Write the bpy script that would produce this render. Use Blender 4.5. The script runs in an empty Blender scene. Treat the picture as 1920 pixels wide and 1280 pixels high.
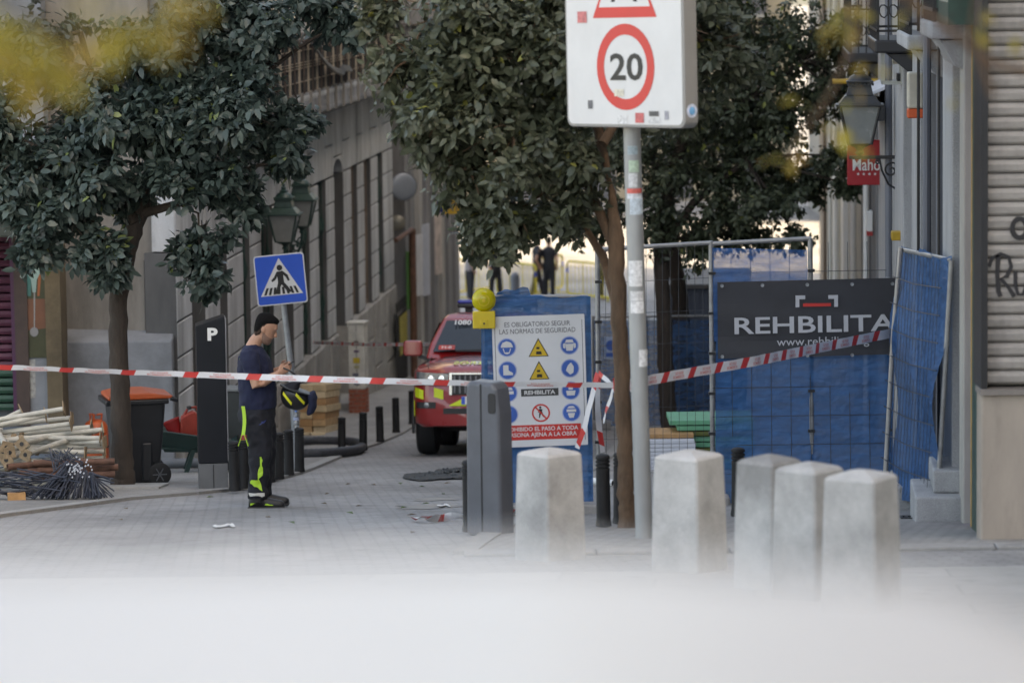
import bpy, bmesh, math, random
import numpy as np
from mathutils import Vector, Matrix, Euler
R = math.radians
random.seed(7)
rng = np.random.default_rng(7)
scene = bpy.context.scene
COL = scene.collection

# ------------------------------------------------------------------ camera
FPX = 6500.0
PITCH = math.atan(700 / 6500)
ROLL = R(-0.7)
CAMP = Vector((0, 0, 1.7))
CM = Matrix.Translation(CAMP) @ Matrix.Rotation(math.pi / 2 - PITCH, 4, 'X') @ Matrix.Rotation(ROLL, 4, 'Z')
cam_d = bpy.data.cameras.new('camera')
cam = bpy.data.objects.new('camera', cam_d)
COL.objects.link(cam)
cam.matrix_world = CM
cam_d.sensor_width = 36
cam_d.lens = FPX / 1920 * 36
cam_d.clip_start = 0.1
cam_d.clip_end = 3000
cam_d.dof.use_dof = True
cam_d.dof.focus_distance = 33.0
cam_d.dof.aperture_fstop = 2.3
scene.camera = cam

# ------------------------------------------------------------------ light
SUN_EL, SUN_AZ = R(40), math.atan2(0.85, -0.53)     # azimuth measured from +Y towards +X
sun_to = Vector((math.sin(SUN_AZ) * math.cos(SUN_EL), math.cos(SUN_AZ) * math.cos(SUN_EL), math.sin(SUN_EL)))
world = bpy.data.worlds.new('World')
scene.world = world
world.use_nodes = True
wn = world.node_tree.nodes
wl = world.node_tree.links
sky = wn.new('ShaderNodeTexSky')
sky.sky_type = 'NISHITA'
sky.sun_disc = False
sky.sun_elevation = SUN_EL
sky.sun_rotation = SUN_AZ
sky.dust_density = 2.5
sky.air_density = 0.7
bg = wn['Background']
wl.new(sky.outputs[0], bg.inputs[0])
bg.inputs[1].default_value = 0.15
sl = bpy.data.lights.new('sun', 'SUN')
sl.energy = 2.0
sl.angle = R(0.5)
sl.color = (1, 0.93, 0.82)
so = bpy.data.objects.new('sun', sl)
COL.objects.link(so)
so.rotation_euler = sun_to.to_track_quat('Z', 'Y').to_euler()
so.location = (30, -20, 60)
scene.view_settings.view_transform = 'Standard'
scene.view_settings.look = 'None'
scene.view_settings.gamma = 1
scene.view_settings.use_curve_mapping = False
scene.view_settings.exposure = 2.55
scene.view_settings.use_white_balance = True
scene.view_settings.white_balance_temperature = 9700
scene.view_settings.white_balance_tint = 8
cy = scene.cycles
cy.use_denoising = True
cy.max_bounces = 8
cy.transparent_max_bounces = 16
cy.caustics_reflective = False
cy.caustics_refractive = False
cy.sample_clamp_indirect = 6.0

# ------------------------------------------------------------------ geometry of the place
M3 = CM.to_3x3()
def ray(px, py):
    return M3 @ Vector(((px - 960) / FPX, (640 - py) / FPX, -1))
def at(px, py, Y):
    v = ray(px, py)
    return CAMP + v * (Y / v.y)
def SC(Y):
    return FPX / (Y * 1.008)
_gy = [-60, -30, 0, 4, 18, 23.5, 31.1, 46.4, 58, 75, 98, 140, 400, 900]
_gz = [5.6, 2.8, 0, -.42, -1.75, -2.27, -3.15, -4.8, -5.75, -6.75, -7.6, -8.4, -9, -9]
_ty = np.arange(-60, 900, 0.5)
_tz = np.interp(_ty, _gy, _gz)
_tz = np.convolve(np.pad(_tz, 5, mode='edge'), np.ones(11) / 11, 'valid')
def G(Y):
    return float(np.interp(Y, _ty, _tz))
def on(px, py, lift=0.0):
    v = ray(px, py)
    lo, hi = 1.0, 300.0
    for _ in range(60):
        m = (lo + hi) / 2
        p = CAMP + v * (m / v.y)
        if p.z > G(m) + lift: lo = m
        else: hi = m
    p = CAMP + v * (hi / v.y)
    return Vector((p.x, p.y, G(p.y) + lift))
A = 0.0754                       # heading of the street, to the right of the view axis
UD = Vector((math.sin(A), math.cos(A), 0))
VD = Vector((math.cos(A), -math.sin(A), 0))
def street(t, s, z=0):
    return VD * t + UD * s + Vector((0, 0, z))
def W(px, py, t):                # pixel on the street-parallel vertical plane t -> (s, z)
    v = ray(px, py)
    k = t / v.dot(VD)
    return k * v.dot(UD), CAMP.z + k * v.z
def Gs(t, s):
    return G((street(t, s)).y)

# ------------------------------------------------------------------ materials
MATS = {}
def _n(nt, t, **kw):
    n = nt.nodes.new(t)
    for k, v in kw.items():
        setattr(n, k, v)
    return n
def mat(name, c, rough=.7, metal=0, var=.18, scale=3.0, bump=.0, bscale=60, streak=0, spec=.5, coat=0, alpha=1, emit=None, trans=0, grime=0, grain=0):
    if name in MATS:
        return MATS[name]
    m = bpy.data.materials.new(name)
    MATS[name] = m
    m.use_nodes = True
    nt = m.node_tree
    b = nt.nodes['Principled BSDF']
    L = nt.links.new
    geo = _n(nt, 'ShaderNodeNewGeometry')
    mp = _n(nt, 'ShaderNodeMapping')
    L(geo.outputs['Position'], mp.inputs[0])
    if streak:
        mp.inputs['Scale'].default_value = (1, 1, 1.0 / streak)
    nz = _n(nt, 'ShaderNodeTexNoise')
    nz.inputs['Scale'].default_value = scale
    nz.inputs['Detail'].default_value = 7
    nz.inputs['Roughness'].default_value = .65
    L(mp.outputs[0], nz.inputs['Vector'])
    rp = _n(nt, 'ShaderNodeValToRGB')
    rp.color_ramp.elements[0].position = .3
    rp.color_ramp.elements[1].position = .7
    lo = [max(0, x * (1 - var)) for x in c]
    hi = [min(1, x * (1 + var)) for x in c]
    rp.color_ramp.elements[0].color = (*lo, 1)
    rp.color_ramp.elements[1].color = (*hi, 1)
    L(nz.outputs['Fac'], rp.inputs[0])
    out = rp.outputs[0]
    if grain:
        g = _n(nt, 'ShaderNodeTexNoise')
        g.inputs['Scale'].default_value = 160
        g.inputs['Detail'].default_value = 2
        L(geo.outputs['Position'], g.inputs['Vector'])
        mr = _n(nt, 'ShaderNodeMapRange')
        mr.inputs[1].default_value = .3; mr.inputs[2].default_value = .7
        mr.inputs[3].default_value = 1 - grain; mr.inputs[4].default_value = 1 + grain
        L(g.outputs['Fac'], mr.inputs[0])
        mx = _n(nt, 'ShaderNodeVectorMath', operation='SCALE')
        L(out, mx.inputs[0]); L(mr.outputs[0], mx.inputs[3])
        out = mx.outputs[0]
    if grime:
        g = _n(nt, 'ShaderNodeTexNoise')
        g.inputs['Scale'].default_value = .9
        g.inputs['Detail'].default_value = 9
        g.inputs['Roughness'].default_value = .7
        gm = _n(nt, 'ShaderNodeMapping')
        gm.inputs['Scale'].default_value = (2.2, 2.2, .5) if streak else (1, 1, 1)
        L(geo.outputs['Position'], gm.inputs[0]); L(gm.outputs[0], g.inputs['Vector'])
        mr = _n(nt, 'ShaderNodeMapRange')
        mr.inputs[1].default_value = .45; mr.inputs[2].default_value = .68
        mr.inputs[3].default_value = 1; mr.inputs[4].default_value = 1 - grime
        L(g.outputs['Fac'], mr.inputs[0])
        mx = _n(nt, 'ShaderNodeVectorMath', operation='SCALE')
        L(out, mx.inputs[0]); L(mr.outputs[0], mx.inputs[3])
        out = mx.outputs[0]
    L(out, b.inputs['Base Color'])
    rr = _n(nt, 'ShaderNodeMapRange')
    rr.inputs[3].default_value = max(.03, rough - .1); rr.inputs[4].default_value = min(1, rough + .1)
    L(nz.outputs['Fac'], rr.inputs[0]); L(rr.outputs[0], b.inputs['Roughness'])
    b.inputs['Metallic'].default_value = metal
    b.inputs['Specular IOR Level'].default_value = spec
    b.inputs['Coat Weight'].default_value = coat
    b.inputs['Coat Roughness'].default_value = .05
    if trans:
        b.inputs['Transmission Weight'].default_value = trans
    if alpha < 1:
        b.inputs['Alpha'].default_value = alpha
    if emit:
        b.inputs['Emission Color'].default_value = (*emit[:3], 1)
        b.inputs['Emission Strength'].default_value = emit[3]
    if bump:
        bn = _n(nt, 'ShaderNodeTexNoise')
        bn.inputs['Scale'].default_value = bscale
        bn.inputs['Detail'].default_value = 5
        L(mp.outputs[0], bn.inputs['Vector'])
        bp = _n(nt, 'ShaderNodeBump')
        bp.inputs['Strength'].default_value = bump
        bp.inputs['Distance'].default_value = .02
        L(bn.outputs['Fac'], bp.inputs['Height']); L(bp.outputs[0], b.inputs['Normal'])
    return m

def leaf_mat(name, lo, hi, rough=.42, transl=.25):
    m = bpy.data.materials.new(name)
    MATS[name] = m
    m.use_nodes = True
    nt = m.node_tree
    b = nt.nodes['Principled BSDF']
    L = nt.links.new
    at_ = _n(nt, 'ShaderNodeAttribute', attribute_name='tint')
    rp = _n(nt, 'ShaderNodeValToRGB')
    rp.color_ramp.elements[0].color = (*lo, 1)
    rp.color_ramp.elements[1].color = (*hi, 1)
    rp.color_ramp.elements[1].position = .9
    e3 = rp.color_ramp.elements.new(1.0); e3.color = (min(1, hi[0] * 1.9), min(1, hi[1] * 1.7), hi[2] * .7, 1)
    L(at_.outputs['Fac'], rp.inputs[0])
    L(rp.outputs[0], b.inputs['Base Color'])
    b.inputs['Roughness'].default_value = rough
    tr = _n(nt, 'ShaderNodeBsdfTranslucent')
    L(rp.outputs[0], tr.inputs[0])
    mx = _n(nt, 'ShaderNodeMixShader')
    mx.inputs[0].default_value = transl
    L(b.outputs[0], mx.inputs[1]); L(tr.outputs[0], mx.inputs[2])
    L(mx.outputs[0], nt.nodes['Material Output'].inputs[0])
    return m

def net_mat(name, c, hold=.1):
    """woven plastic netting: fine threads with open holes"""
    m = bpy.data.materials.new(name)
    MATS[name] = m
    m.use_nodes = True
    nt = m.node_tree
    b = nt.nodes['Principled BSDF']
    L = nt.links.new
    geo = _n(nt, 'ShaderNodeNewGeometry')
    nz = _n(nt, 'ShaderNodeTexNoise'); nz.inputs['Scale'].default_value = 5; nz.inputs['Detail'].default_value = 6
    mp = _n(nt, 'ShaderNodeMapping'); mp.inputs['Scale'].default_value = (1, 1, 3)
    L(geo.outputs['Position'], mp.inputs[0]); L(mp.outputs[0], nz.inputs['Vector'])
    rp = _n(nt, 'ShaderNodeValToRGB')
    rp.color_ramp.elements[0].position = .3; rp.color_ramp.elements[1].position = .72
    rp.color_ramp.elements[0].color = (*[x * .78 for x in c], 1)
    rp.color_ramp.elements[1].color = (*[min(1, x * 1.25) for x in c], 1)
    L(nz.outputs['Fac'], rp.inputs[0]); L(rp.outputs[0], b.inputs['Base Color'])
    b.inputs['Roughness'].default_value = .55
    wn_ = _n(nt, 'ShaderNodeTexNoise'); wn_.inputs['Scale'].default_value = 5.5; wn_.inputs['Detail'].default_value = 5; wn_.inputs['Distortion'].default_value = .6
    mw = _n(nt, 'ShaderNodeMapping'); mw.inputs['Scale'].default_value = (.7, .7, 2.4)
    L(geo.outputs['Position'], mw.inputs[0]); L(mw.outputs[0], wn_.inputs['Vector'])
    bw = _n(nt, 'ShaderNodeBump'); bw.inputs['Strength'].default_value = .55; bw.inputs['Distance'].default_value = .05
    L(wn_.outputs['Fac'], bw.inputs['Height']); L(bw.outputs[0], b.inputs['Normal'])
    tp = _n(nt, 'ShaderNodeBsdfTransparent')
    tl = _n(nt, 'ShaderNodeBsdfTranslucent'); L(rp.outputs[0], tl.inputs[0])
    m1 = _n(nt, 'ShaderNodeMixShader'); m1.inputs[0].default_value = .3
    L(b.outputs[0], m1.inputs[1]); L(tl.outputs[0], m1.inputs[2])
    m2 = _n(nt, 'ShaderNodeMixShader')
    mr = _n(nt, 'ShaderNodeMapRange')
    mr.inputs[1].default_value = .3; mr.inputs[2].default_value = .7
    mr.inputs[3].default_value = hold * 1.4; mr.inputs[4].default_value = hold * .6
    L(nz.outputs['Fac'], mr.inputs[0]); L(mr.outputs[0], m2.inputs[0])
    L(m1.outputs[0], m2.inputs[1]); L(tp.outputs[0], m2.inputs[2])
    L(m2.outputs[0], nt.nodes['Material Output'].inputs[0])
    return m

def paving_mat(name, c, bw, bh, rot, joint=.55, dirt=.35, mortar=.012):
    m = bpy.data.materials.new(name)
    MATS[name] = m
    m.use_nodes = True
    nt = m.node_tree
    b = nt.nodes['Principled BSDF']
    L = nt.links.new
    geo = _n(nt, 'ShaderNodeNewGeometry')
    mp = _n(nt, 'ShaderNodeMapping'); mp.inputs['Rotation'].default_value = (0, 0, rot)
    L(geo.outputs['Position'], mp.inputs[0])
    br = _n(nt, 'ShaderNodeTexBrick')
    br.inputs['Scale'].default_value = 1
    br.inputs['Brick Width'].default_value = bw
    br.inputs['Row Height'].default_value = bh
    br.inputs['Mortar Size'].default_value = mortar
    br.inputs['Mortar Smooth'].default_value = .2
    br.inputs['Color1'].default_value = (*[x * .93 for x in c], 1)
    br.inputs['Color2'].default_value = (*[x * 1.07 for x in c], 1)
    br.inputs['Mortar'].default_value = (*[x * joint for x in c], 1)
    L(mp.outputs[0], br.inputs['Vector'])
    nz = _n(nt, 'ShaderNodeTexNoise'); nz.inputs['Scale'].default_value = .55; nz.inputs['Detail'].default_value = 10
    nz.inputs['Roughness'].default_value = .72
    sm = _n(nt, 'ShaderNodeMapping'); sm.inputs['Scale'].default_value = (1, .45, 1)
    L(geo.outputs['Position'], sm.inputs[0]); L(sm.outputs[0], nz.inputs['Vector'])
    mr = _n(nt, 'ShaderNodeMapRange')
    mr.inputs[1].default_value = .35; mr.inputs[2].default_value = .7
    mr.inputs[3].default_value = 1.12; mr.inputs[4].default_value = 1 - dirt
    L(nz.outputs['Fac'], mr.inputs[0])
    sc = _n(nt, 'ShaderNodeVectorMath', operation='SCALE')
    L(br.outputs[0], sc.inputs[0]); L(mr.outputs[0], sc.inputs[3])
    # trodden-in spots and patches
    sp = _n(nt, 'ShaderNodeTexNoise'); sp.inputs['Scale'].default_value = 4.5; sp.inputs['Detail'].default_value = 3
    L(geo.outputs['Position'], sp.inputs['Vector'])
    sr = _n(nt, 'ShaderNodeMapRange'); sr.inputs[1].default_value = .60; sr.inputs[2].default_value = .68; sr.inputs[3].default_value = 1; sr.inputs[4].default_value = .78
    L(sp.outputs['Fac'], sr.inputs[0])
    s2 = _n(nt, 'ShaderNodeVectorMath', operation='SCALE')
    L(sc.outputs[0], s2.inputs[0]); L(sr.outputs[0], s2.inputs[3])
    L(s2.outputs[0], b.inputs['Base Color'])
    b.inputs['Roughness'].default_value = .72
    fn = _n(nt, 'ShaderNodeTexNoise'); fn.inputs['Scale'].default_value = 30; fn.inputs['Detail'].default_value = 4
    L(geo.outputs['Position'], fn.inputs['Vector'])
    ad = _n(nt, 'ShaderNodeMath', operation='MULTIPLY_ADD')
    L(br.outputs['Fac'], ad.inputs[0]); ad.inputs[1].default_value = -.6
    L(fn.outputs['Fac'], ad.inputs[2])
    bp = _n(nt, 'ShaderNodeBump'); bp.inputs['Strength'].default_value = .5; bp.inputs['Distance'].default_value = .012
    L(ad.outputs[0], bp.inputs['Height']); L(bp.outputs[0], b.inputs['Normal'])
    return m

# ------------------------------------------------------------------ mesh helpers
def tag(o, label=None, cat=None, group=None, kind=None):
    if label: o['label'] = label
    if cat: o['category'] = cat
    if group: o['group'] = group
    if kind: o['kind'] = kind
    return o
def thing(name, label, cat, loc=(0, 0, 0), rz=0, group=None):
    o = bpy.data.objects.new(name, None)
    COL.objects.link(o)
    o.location = loc
    o.rotation_euler = (0, 0, rz)
    o.empty_display_size = .2
    return tag(o, label, cat, group)
def link(name, me, parent=None, loc=(0, 0, 0), rot=(0, 0, 0)):
    o = bpy.data.objects.new(name, me)
    COL.objects.link(o)
    o.parent = parent
    o.location = loc
    o.rotation_euler = rot
    return o
def copy_tree(o, parent=None):
    c = o.copy()
    COL.objects.link(c)
    c.parent = parent
    for ch in [x for x in bpy.data.objects if x.parent == o]:
        copy_tree(ch, c)
    return c

class MB:
    def __init__(s, org=(0, 0, 0)):
        s.v = []; s.f = []; s.m = []; s.org = Vector(org)
    def add(s, vs, fs, mi=0):
        n = len(s.v)
        s.v.extend([tuple(Vector(v)) for v in vs])
        for f in fs:
            s.f.append(tuple(i + n for i in f)); s.m.append(mi)
        return s
    def box(s, x0, x1, y0, y1, z0, z1, mi=0):
        return s.add([(x0, y0, z0), (x1, y0, z0), (x1, y1, z0), (x0, y1, z0), (x0, y0, z1), (x1, y0, z1), (x1, y1, z1), (x0, y1, z1)],
                     [(0, 3, 2, 1), (4, 5, 6, 7), (0, 1, 5, 4), (1, 2, 6, 5), (2, 3, 7, 6), (3, 0, 4, 7)], mi)
    def bar(s, p, q, w, h, mi=0, up=(0, 0, 1)):
        p = Vector(p); q = Vector(q); d = (q - p).normalized(); up = Vector(up)
        if abs(d.dot(up)) > .98: up = Vector((1, 0, 0))
        r = d.cross(up).normalized() * (w / 2); u = r.cross(d).normalized() * (h / 2)
        vs = [c + a * r + b * u for c in (p, q) for a, b in ((-1, -1), (1, -1), (1, 1), (-1, 1))]
        return s.add(vs, [(3, 2, 1, 0), (4, 5, 6, 7), (0, 1, 5, 4), (1, 2, 6, 5), (2, 3, 7, 6), (3, 0, 4, 7)], mi)
    def tube(s, pts, rad, n=8, cap=True, mi=0, sq=1.0):
        pts = [Vector(p) for p in pts]
        if not hasattr(rad, '__len__'): rad = [rad] * len(pts)
        vs = []; fs = []
        side = None
        for i, p in enumerate(pts):
            d = (pts[min(i + 1, len(pts) - 1)] - pts[max(i - 1, 0)])
            d = d.normalized() if d.length > 1e-9 else Vector((0, 0, 1))
            if side is None:
                up = Vector((0, 0, 1)) if abs(d.z) < .9 else Vector((0, 1, 0))
                side = d.cross(up).normalized()
            side = (side - d * side.dot(d)).normalized()
            oth = d.cross(side)
            r = rad[i]
            for k in range(n):
                a = 2 * math.pi * k / n
                vs.append(p + side * (math.cos(a) * r) + oth * (math.sin(a) * r * sq))
        for i in range(len(pts) - 1):
            for k in range(n):
                a = i * n + k; b = i * n + (k + 1) % n
                fs.append((a, b, b + n, a + n))
        if cap:
            fs.append(tuple(range(n))[::-1]); fs.append(tuple(range((len(pts) - 1) * n, len(pts) * n)))
        return s.add(vs, fs, mi)
    def lathe(s, prof, n=16, org=(0, 0, 0), mi=0, axis='z', caps=True):
        org = Vector(org)
        vs = []; fs = []
        for r, z in prof:
            for k in range(n):
                a = 2 * math.pi * k / n
                c, d = math.cos(a) * r, math.sin(a) * r
                p = (c, d, z) if axis == 'z' else ((c, z, d) if axis == 'y' else (z, c, d))
                vs.append(org + Vector(p))
        for i in range(len(prof) - 1):
            for k in range(n):
                a = i * n + k; b = i * n + (k + 1) % n
                fs.append((a, b, b + n, a + n))
        if caps:
            fs.append(tuple(range(n))[::-1]); fs.append(tuple(range((len(prof) - 1) * n, len(prof) * n)))
        return s.add(vs, fs, mi)
    def prism(s, poly, y0, y1, mi=0, axis='y'):
        n = len(poly)
        if axis == 'y':
            vs = [(x, y0, z) for x, z in poly] + [(x, y1, z) for x, z in poly]
        elif axis == 'x':
            vs = [(y0, x, z) for x, z in poly] + [(y1, x, z) for x, z in poly]
        else:
            vs = [(x, z, y0) for x, z in poly] + [(x, z, y1) for x, z in poly]
        fs = [tuple(range(n)), tuple(range(n, 2 * n))[::-1]] + [(i, i + n, (i + 1) % n + n, (i + 1) % n) for i in range(n)]
        return s.add(vs, fs, mi)
    def mesh(s, name, mats, smooth=False):
        me = bpy.data.meshes.new(name)
        o = s.org
        me.from_pydata([(v[0] - o.x, v[1] - o.y, v[2] - o.z) for v in s.v], [], s.f)
        if not isinstance(mats, (list, tuple)): mats = [mats]
        for m in mats: me.materials.append(m)
        me.polygons.foreach_set('material_index', s.m)
        if smooth:
            me.polygons.foreach_set('use_smooth', [True] * len(me.polygons))
        bm = bmesh.new(); bm.from_mesh(me)
        bmesh.ops.recalc_face_normals(bm, faces=bm.faces)
        bm.to_mesh(me); bm.free()
        me.update()
        return me
    def build(s, name, mats, parent=None, smooth=False, bevel=0, loc=(0, 0, 0), rot=(0, 0, 0), sub=0, seg=2):
        o = link(name, s.mesh(name, mats, smooth), parent, loc, rot)
        if bevel:
            b = o.modifiers.new('bevel', 'BEVEL'); b.width = bevel; b.segments = seg; b.limit_method = 'ANGLE'; b.angle_limit = R(35)
        if sub:
            b = o.modifiers.new('sub', 'SUBSURF'); b.levels = sub; b.render_levels = sub
        if smooth and not sub:
            try:
                o.data.set_sharp_from_angle(angle=R(42))
            except Exception:
                pass
        return o

_TX = {}
def tmesh(body, bold=0.0):
    k = (body, bold)
    if k in _TX: return _TX[k]
    cu = bpy.data.curves.new('t', 'FONT')
    cu.body = body; cu.offset = bold; cu.resolution_u = 3
    cu.align_x = 'CENTER'
    o = bpy.data.objects.new('t', cu)
    COL.objects.link(o)
    dg = bpy.context.evaluated_depsgraph_get()
    me = bpy.data.meshes.new_from_object(o.evaluated_get(dg))
    co = np.empty(len(me.vertices) * 3); me.vertices.foreach_get('co', co); co = co.reshape(-1, 3)
    mn, mxx = co.min(0), co.max(0)
    co = (co - (mn + mxx) / 2)
    ext = np.maximum(mxx - mn, 1e-6)
    co[:, 0] /= ext[0]; co[:, 1] /= ext[1]; co[:, 2] = 0
    fs = [tuple(p.vertices) for p in me.polygons]
    bpy.data.objects.remove(o); bpy.data.curves.remove(cu); bpy.data.meshes.remove(me)
    _TX[k] = (co, fs)
    return _TX[k]
def text(body, w, h, m, parent, loc, rot=(math.pi / 2, 0, 0), bold=0.0, name='lettering', mirror=False):
    """flat print: a mesh of letters w x h metres, standing up and facing -y by default"""
    co, fs = tmesh(body, bold)
    me = bpy.data.meshes.new(name)
    me.from_pydata([((-x if mirror else x) * w, y * h, 0) for x, y, z in co], [], fs)
    me.materials.append(m)
    return link(name, me, parent, loc, rot)
for _b, _o in (('20', .02), ('REHBILITA', .015), ('ES OBLIGATORIO SEGUIR\nLAS NORMAS DE SEGURIDAD', 0), ('PROHIBIDO EL PASO A TODA\nPERSONA AJENA A LA OBRA', .02),
               ('www.rehbilita.org', 0), ('1080', .02), ('BOMBEROS', .015), ('Mahou', .008), ('P', .04), ('NO PASAR', .01), ('H-0', .01), ('AYR', .02), ('XOO', .02), ('REHBILITA', .03)):
    tmesh(_b, _o)

def disc(mb, cx, cz, r, y0, y1, n=28, mi=0, sx=1.0):
    return mb.prism([(cx + sx * r * math.cos(2 * math.pi * k / n), cz + r * math.sin(2 * math.pi * k / n)) for k in range(n)], y0, y1, mi)
def ring(mb, cx, cz, r0, r1, y, n=36, mi=0):
    vs = []; fs = []
    for k in range(n):
        a = 2 * math.pi * k / n
        vs += [(cx + r0 * math.cos(a), y, cz + r0 * math.sin(a)), (cx + r1 * math.cos(a), y, cz + r1 * math.sin(a))]
    for k in range(n):
        i = 2 * k; j = 2 * ((k + 1) % n)
        fs.append((i, i + 1, j + 1, j))
    return mb.add(vs, fs, mi)
def rrect(x0, x1, z0, z1, r, n=5):
    pts = []
    for cx, cz, a0 in ((x1 - r, z0 + r, -90), (x1 - r, z1 - r, 0), (x0 + r, z1 - r, 90), (x0 + r, z0 + r, 180)):
        for k in range(n + 1):
            a = R(a0 + 90 * k / n)
            pts.append((cx + r * math.cos(a), cz + r * math.sin(a)))
    return pts
# ================================================================== the setting
M_road = paving_mat('setts_grey', (.30, .295, .29), .22, .11, -A, joint=.72, dirt=.5)
M_pave = paving_mat('paving_left', (.31, .30, .285), .12, .12, R(38), joint=.74, dirt=.46)
M_cross = paving_mat('slab_pale', (.38, .37, .35), 1.2, .6, R(4), joint=.8, dirt=.3)
M_kerb = mat('kerb_granite', (.27, .265, .255), .8, var=.15, scale=8, grain=.2)

def sheet(name, rows, m, lift=0.0):
    """rows: (Y, x0, x1); follows the fall of the ground"""
    mb = MB()
    vs = []
    for Y, x0, x1 in rows:
        z = G(Y) + lift
        vs += [(x0, Y, z), (x1, Y, z)]
    mb.add(vs, [(2 * i, 2 * i + 1, 2 * i + 3, 2 * i + 2) for i in range(len(rows) - 1)])
    o = mb.build(name, m)
    tag(o, kind='structure')
    return o
ys = list(np.arange(-60, 150, 1.0)) + [160, 180, 220, 300, 400, 600, 899]
sheet('ground', [(y, -500, 500) for y in ys], M_road)
# the crossing street nearest the camera: smooth pale slabs
sheet('crossing_street', [(y, -60, 60) for y in np.arange(-40, 22.2, .7)], M_cross, .004)
# left pavement, its edge follows the row of bollards
_eb = [on(-300, 1010), on(0, 968), on(250, 935), on(440, 921), on(570, 884), on(650, 848), on(690, 838), on(745, 815), on(775, 797)]
_ey = [p.y for p in _eb] + [120]; _ex = [p.x for p in _eb] + [_eb[-1].x + (120 - _eb[-1].y) * .0755]
_o = np.argsort(_ey); _ey = np.array(_ey)[_o]; _ex = np.array(_ex)[_o]
sheet('pavement_left', [(y, -60, float(np.interp(y, _ey, _ex))) for y in np.arange(float(_ey[0]), 88, .5)], M_pave, .03)
kb = thing('kerb_left', None, None); kb['kind'] = 'structure'
_kp = [(y, float(np.interp(y, _ey, _ex))) for y in np.arange(float(_ey[0]), 86, 1.0)]
for (y0, x0), (y1, x1) in zip(_kp[:-1], _kp[1:]):
    p = Vector((x0, y0, G(y0) + .0)); q = Vector((x1, y1, G(y1) + .0)); d = (q - p).normalized() * .008
    MB().bar(p + d, q - d, .14, .066, up=(0, 0, 1)).build('kerb_stone', M_kerb, kb)
# right pavement with a low kerb
TR = -2.1
def xr(y, t=TR): return t / math.cos(A) + math.tan(A) * y
sheet('pavement_right', [(y, xr(y), 40) for y in np.arange(23.3, 92, .6)], M_pave, .02)
kb = thing('kerb_right', None, None); kb['kind'] = 'structure'
for i in range(11):
    x0 = xr(23.3) + i * .9
    z = G(23.2)
    MB().box(x0 + .004, x0 + .896, 23.12, 23.3, z - .1, z + .032).build('kerb_stone', M_kerb, kb, bevel=.012)
for i in range(40):
    y0 = 23.31 + i * 1.0; y1 = y0 + .99
    p = Vector((xr(y0), y0, G(y0) - .015)); q = Vector((xr(y1), y1, G(y1) - .015))
    MB().bar(p, q, .16, .09).build('kerb_stone', M_kerb, kb)
# drain grate on the right pavement
g0 = on(1752, 969, .024)
dr = thing('drain_grate', 'dark slotted drain grate set into the right pavement', 'drain grate', (g0.x, g0.y, G(g0.y) + .024), -A)
mb = MB(); mb.box(-.27, .27, -.16, -.13, -.02, .006).box(-.27, .27, .13, .16, -.02, .006).box(-.27, -.25, -.13, .13, -.02, .006).box(.25, .27, -.13, .13, -.02, .006)
M_iron = mat('cast_iron', (.035, .035, .037), .55, .6, var=.3, scale=12, bump=.15)
mb.build('frame', M_iron, dr, rot=(-.1, 0, 0))
for k in range(9):
    x = -.22 + k * .055
    MB().box(x - .012, x + .012, -.13, .13, -.02, .004).build('slat', M_iron, dr, rot=(-.1, 0, 0))

# ------------------------------------------------------------------ left stone building
M_stone = mat('facade_stone', (.52, .545, .565), .82, var=.2, scale=2.2, streak=5, grime=.42, bump=.25, bscale=50, grain=.1)
M_stone2 = mat('facade_stone_back', (.24, .225, .205), .85, var=.22, scale=2.5, streak=4, grime=.4, bump=.2)
M_plinth = mat('plinth_granite', (.33, .325, .31), .8, var=.2, scale=4, grime=.35, grain=.15, bump=.15)
M_wood = mat('old_shutter_wood', (.16, .12, .095), .75, var=.4, scale=5, streak=8, bump=.3)
M_dark = mat('dark_void', (.02, .02, .022), .6, var=.2)
M_glass = mat('window_glass', (.03, .035, .04), .08, var=.2, spec=.8)
M_cream = mat('cream_render', (.45, .42, .37), .85, var=.12, scale=1.5, streak=3, grime=.2)
M_green = mat('lamp_green_paint', (.018, .05, .042), .42, var=.3, scale=20)
TL = -7.35
S0 = 42.6
Z_HEAD, Z_SILL, Z_CORN = -1.75, -4.4, -.62
B = thing('stone_building', 'grey rusticated stone building with tall deep windows on the left', 'building', street(TL, S0, Gs(TL, S0)), -A)
BO = (TL, S0, Gs(TL, S0))
def sx(px, t=TL, py=560): return W(px, py, t)[0]
px_piers = [(332, 360), (386, 413), (428, 457), (471, 492), (514, 535), (551, 568), (583, 600), (615, 630), (648, 662), (674, 686), (699, 712), (722, 740)]
piers = [(sx(a), sx(b)) for a, b in px_piers]
SE = piers[-1][1]
mb = MB(BO)
mb.box(TL - .42, TL - .30, S0 - .2, SE + .1, Z_HEAD - .1, 8)      # wall core above the openings
mb.box(TL - 9, TL - .42, S0 - .2, SE + .1, -8.5, 8)
mb.build('wall_core', M_stone2, B)
M_reveal = mat('reveal_dark', (.10, .103, .107), .85, var=.2, scale=3, streak=3, grime=.3)  # pier sides and joint core, coloured much darker than the block faces
M_joint = mat('stone_joint', (.10, .095, .085), .9, var=.2)
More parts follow.
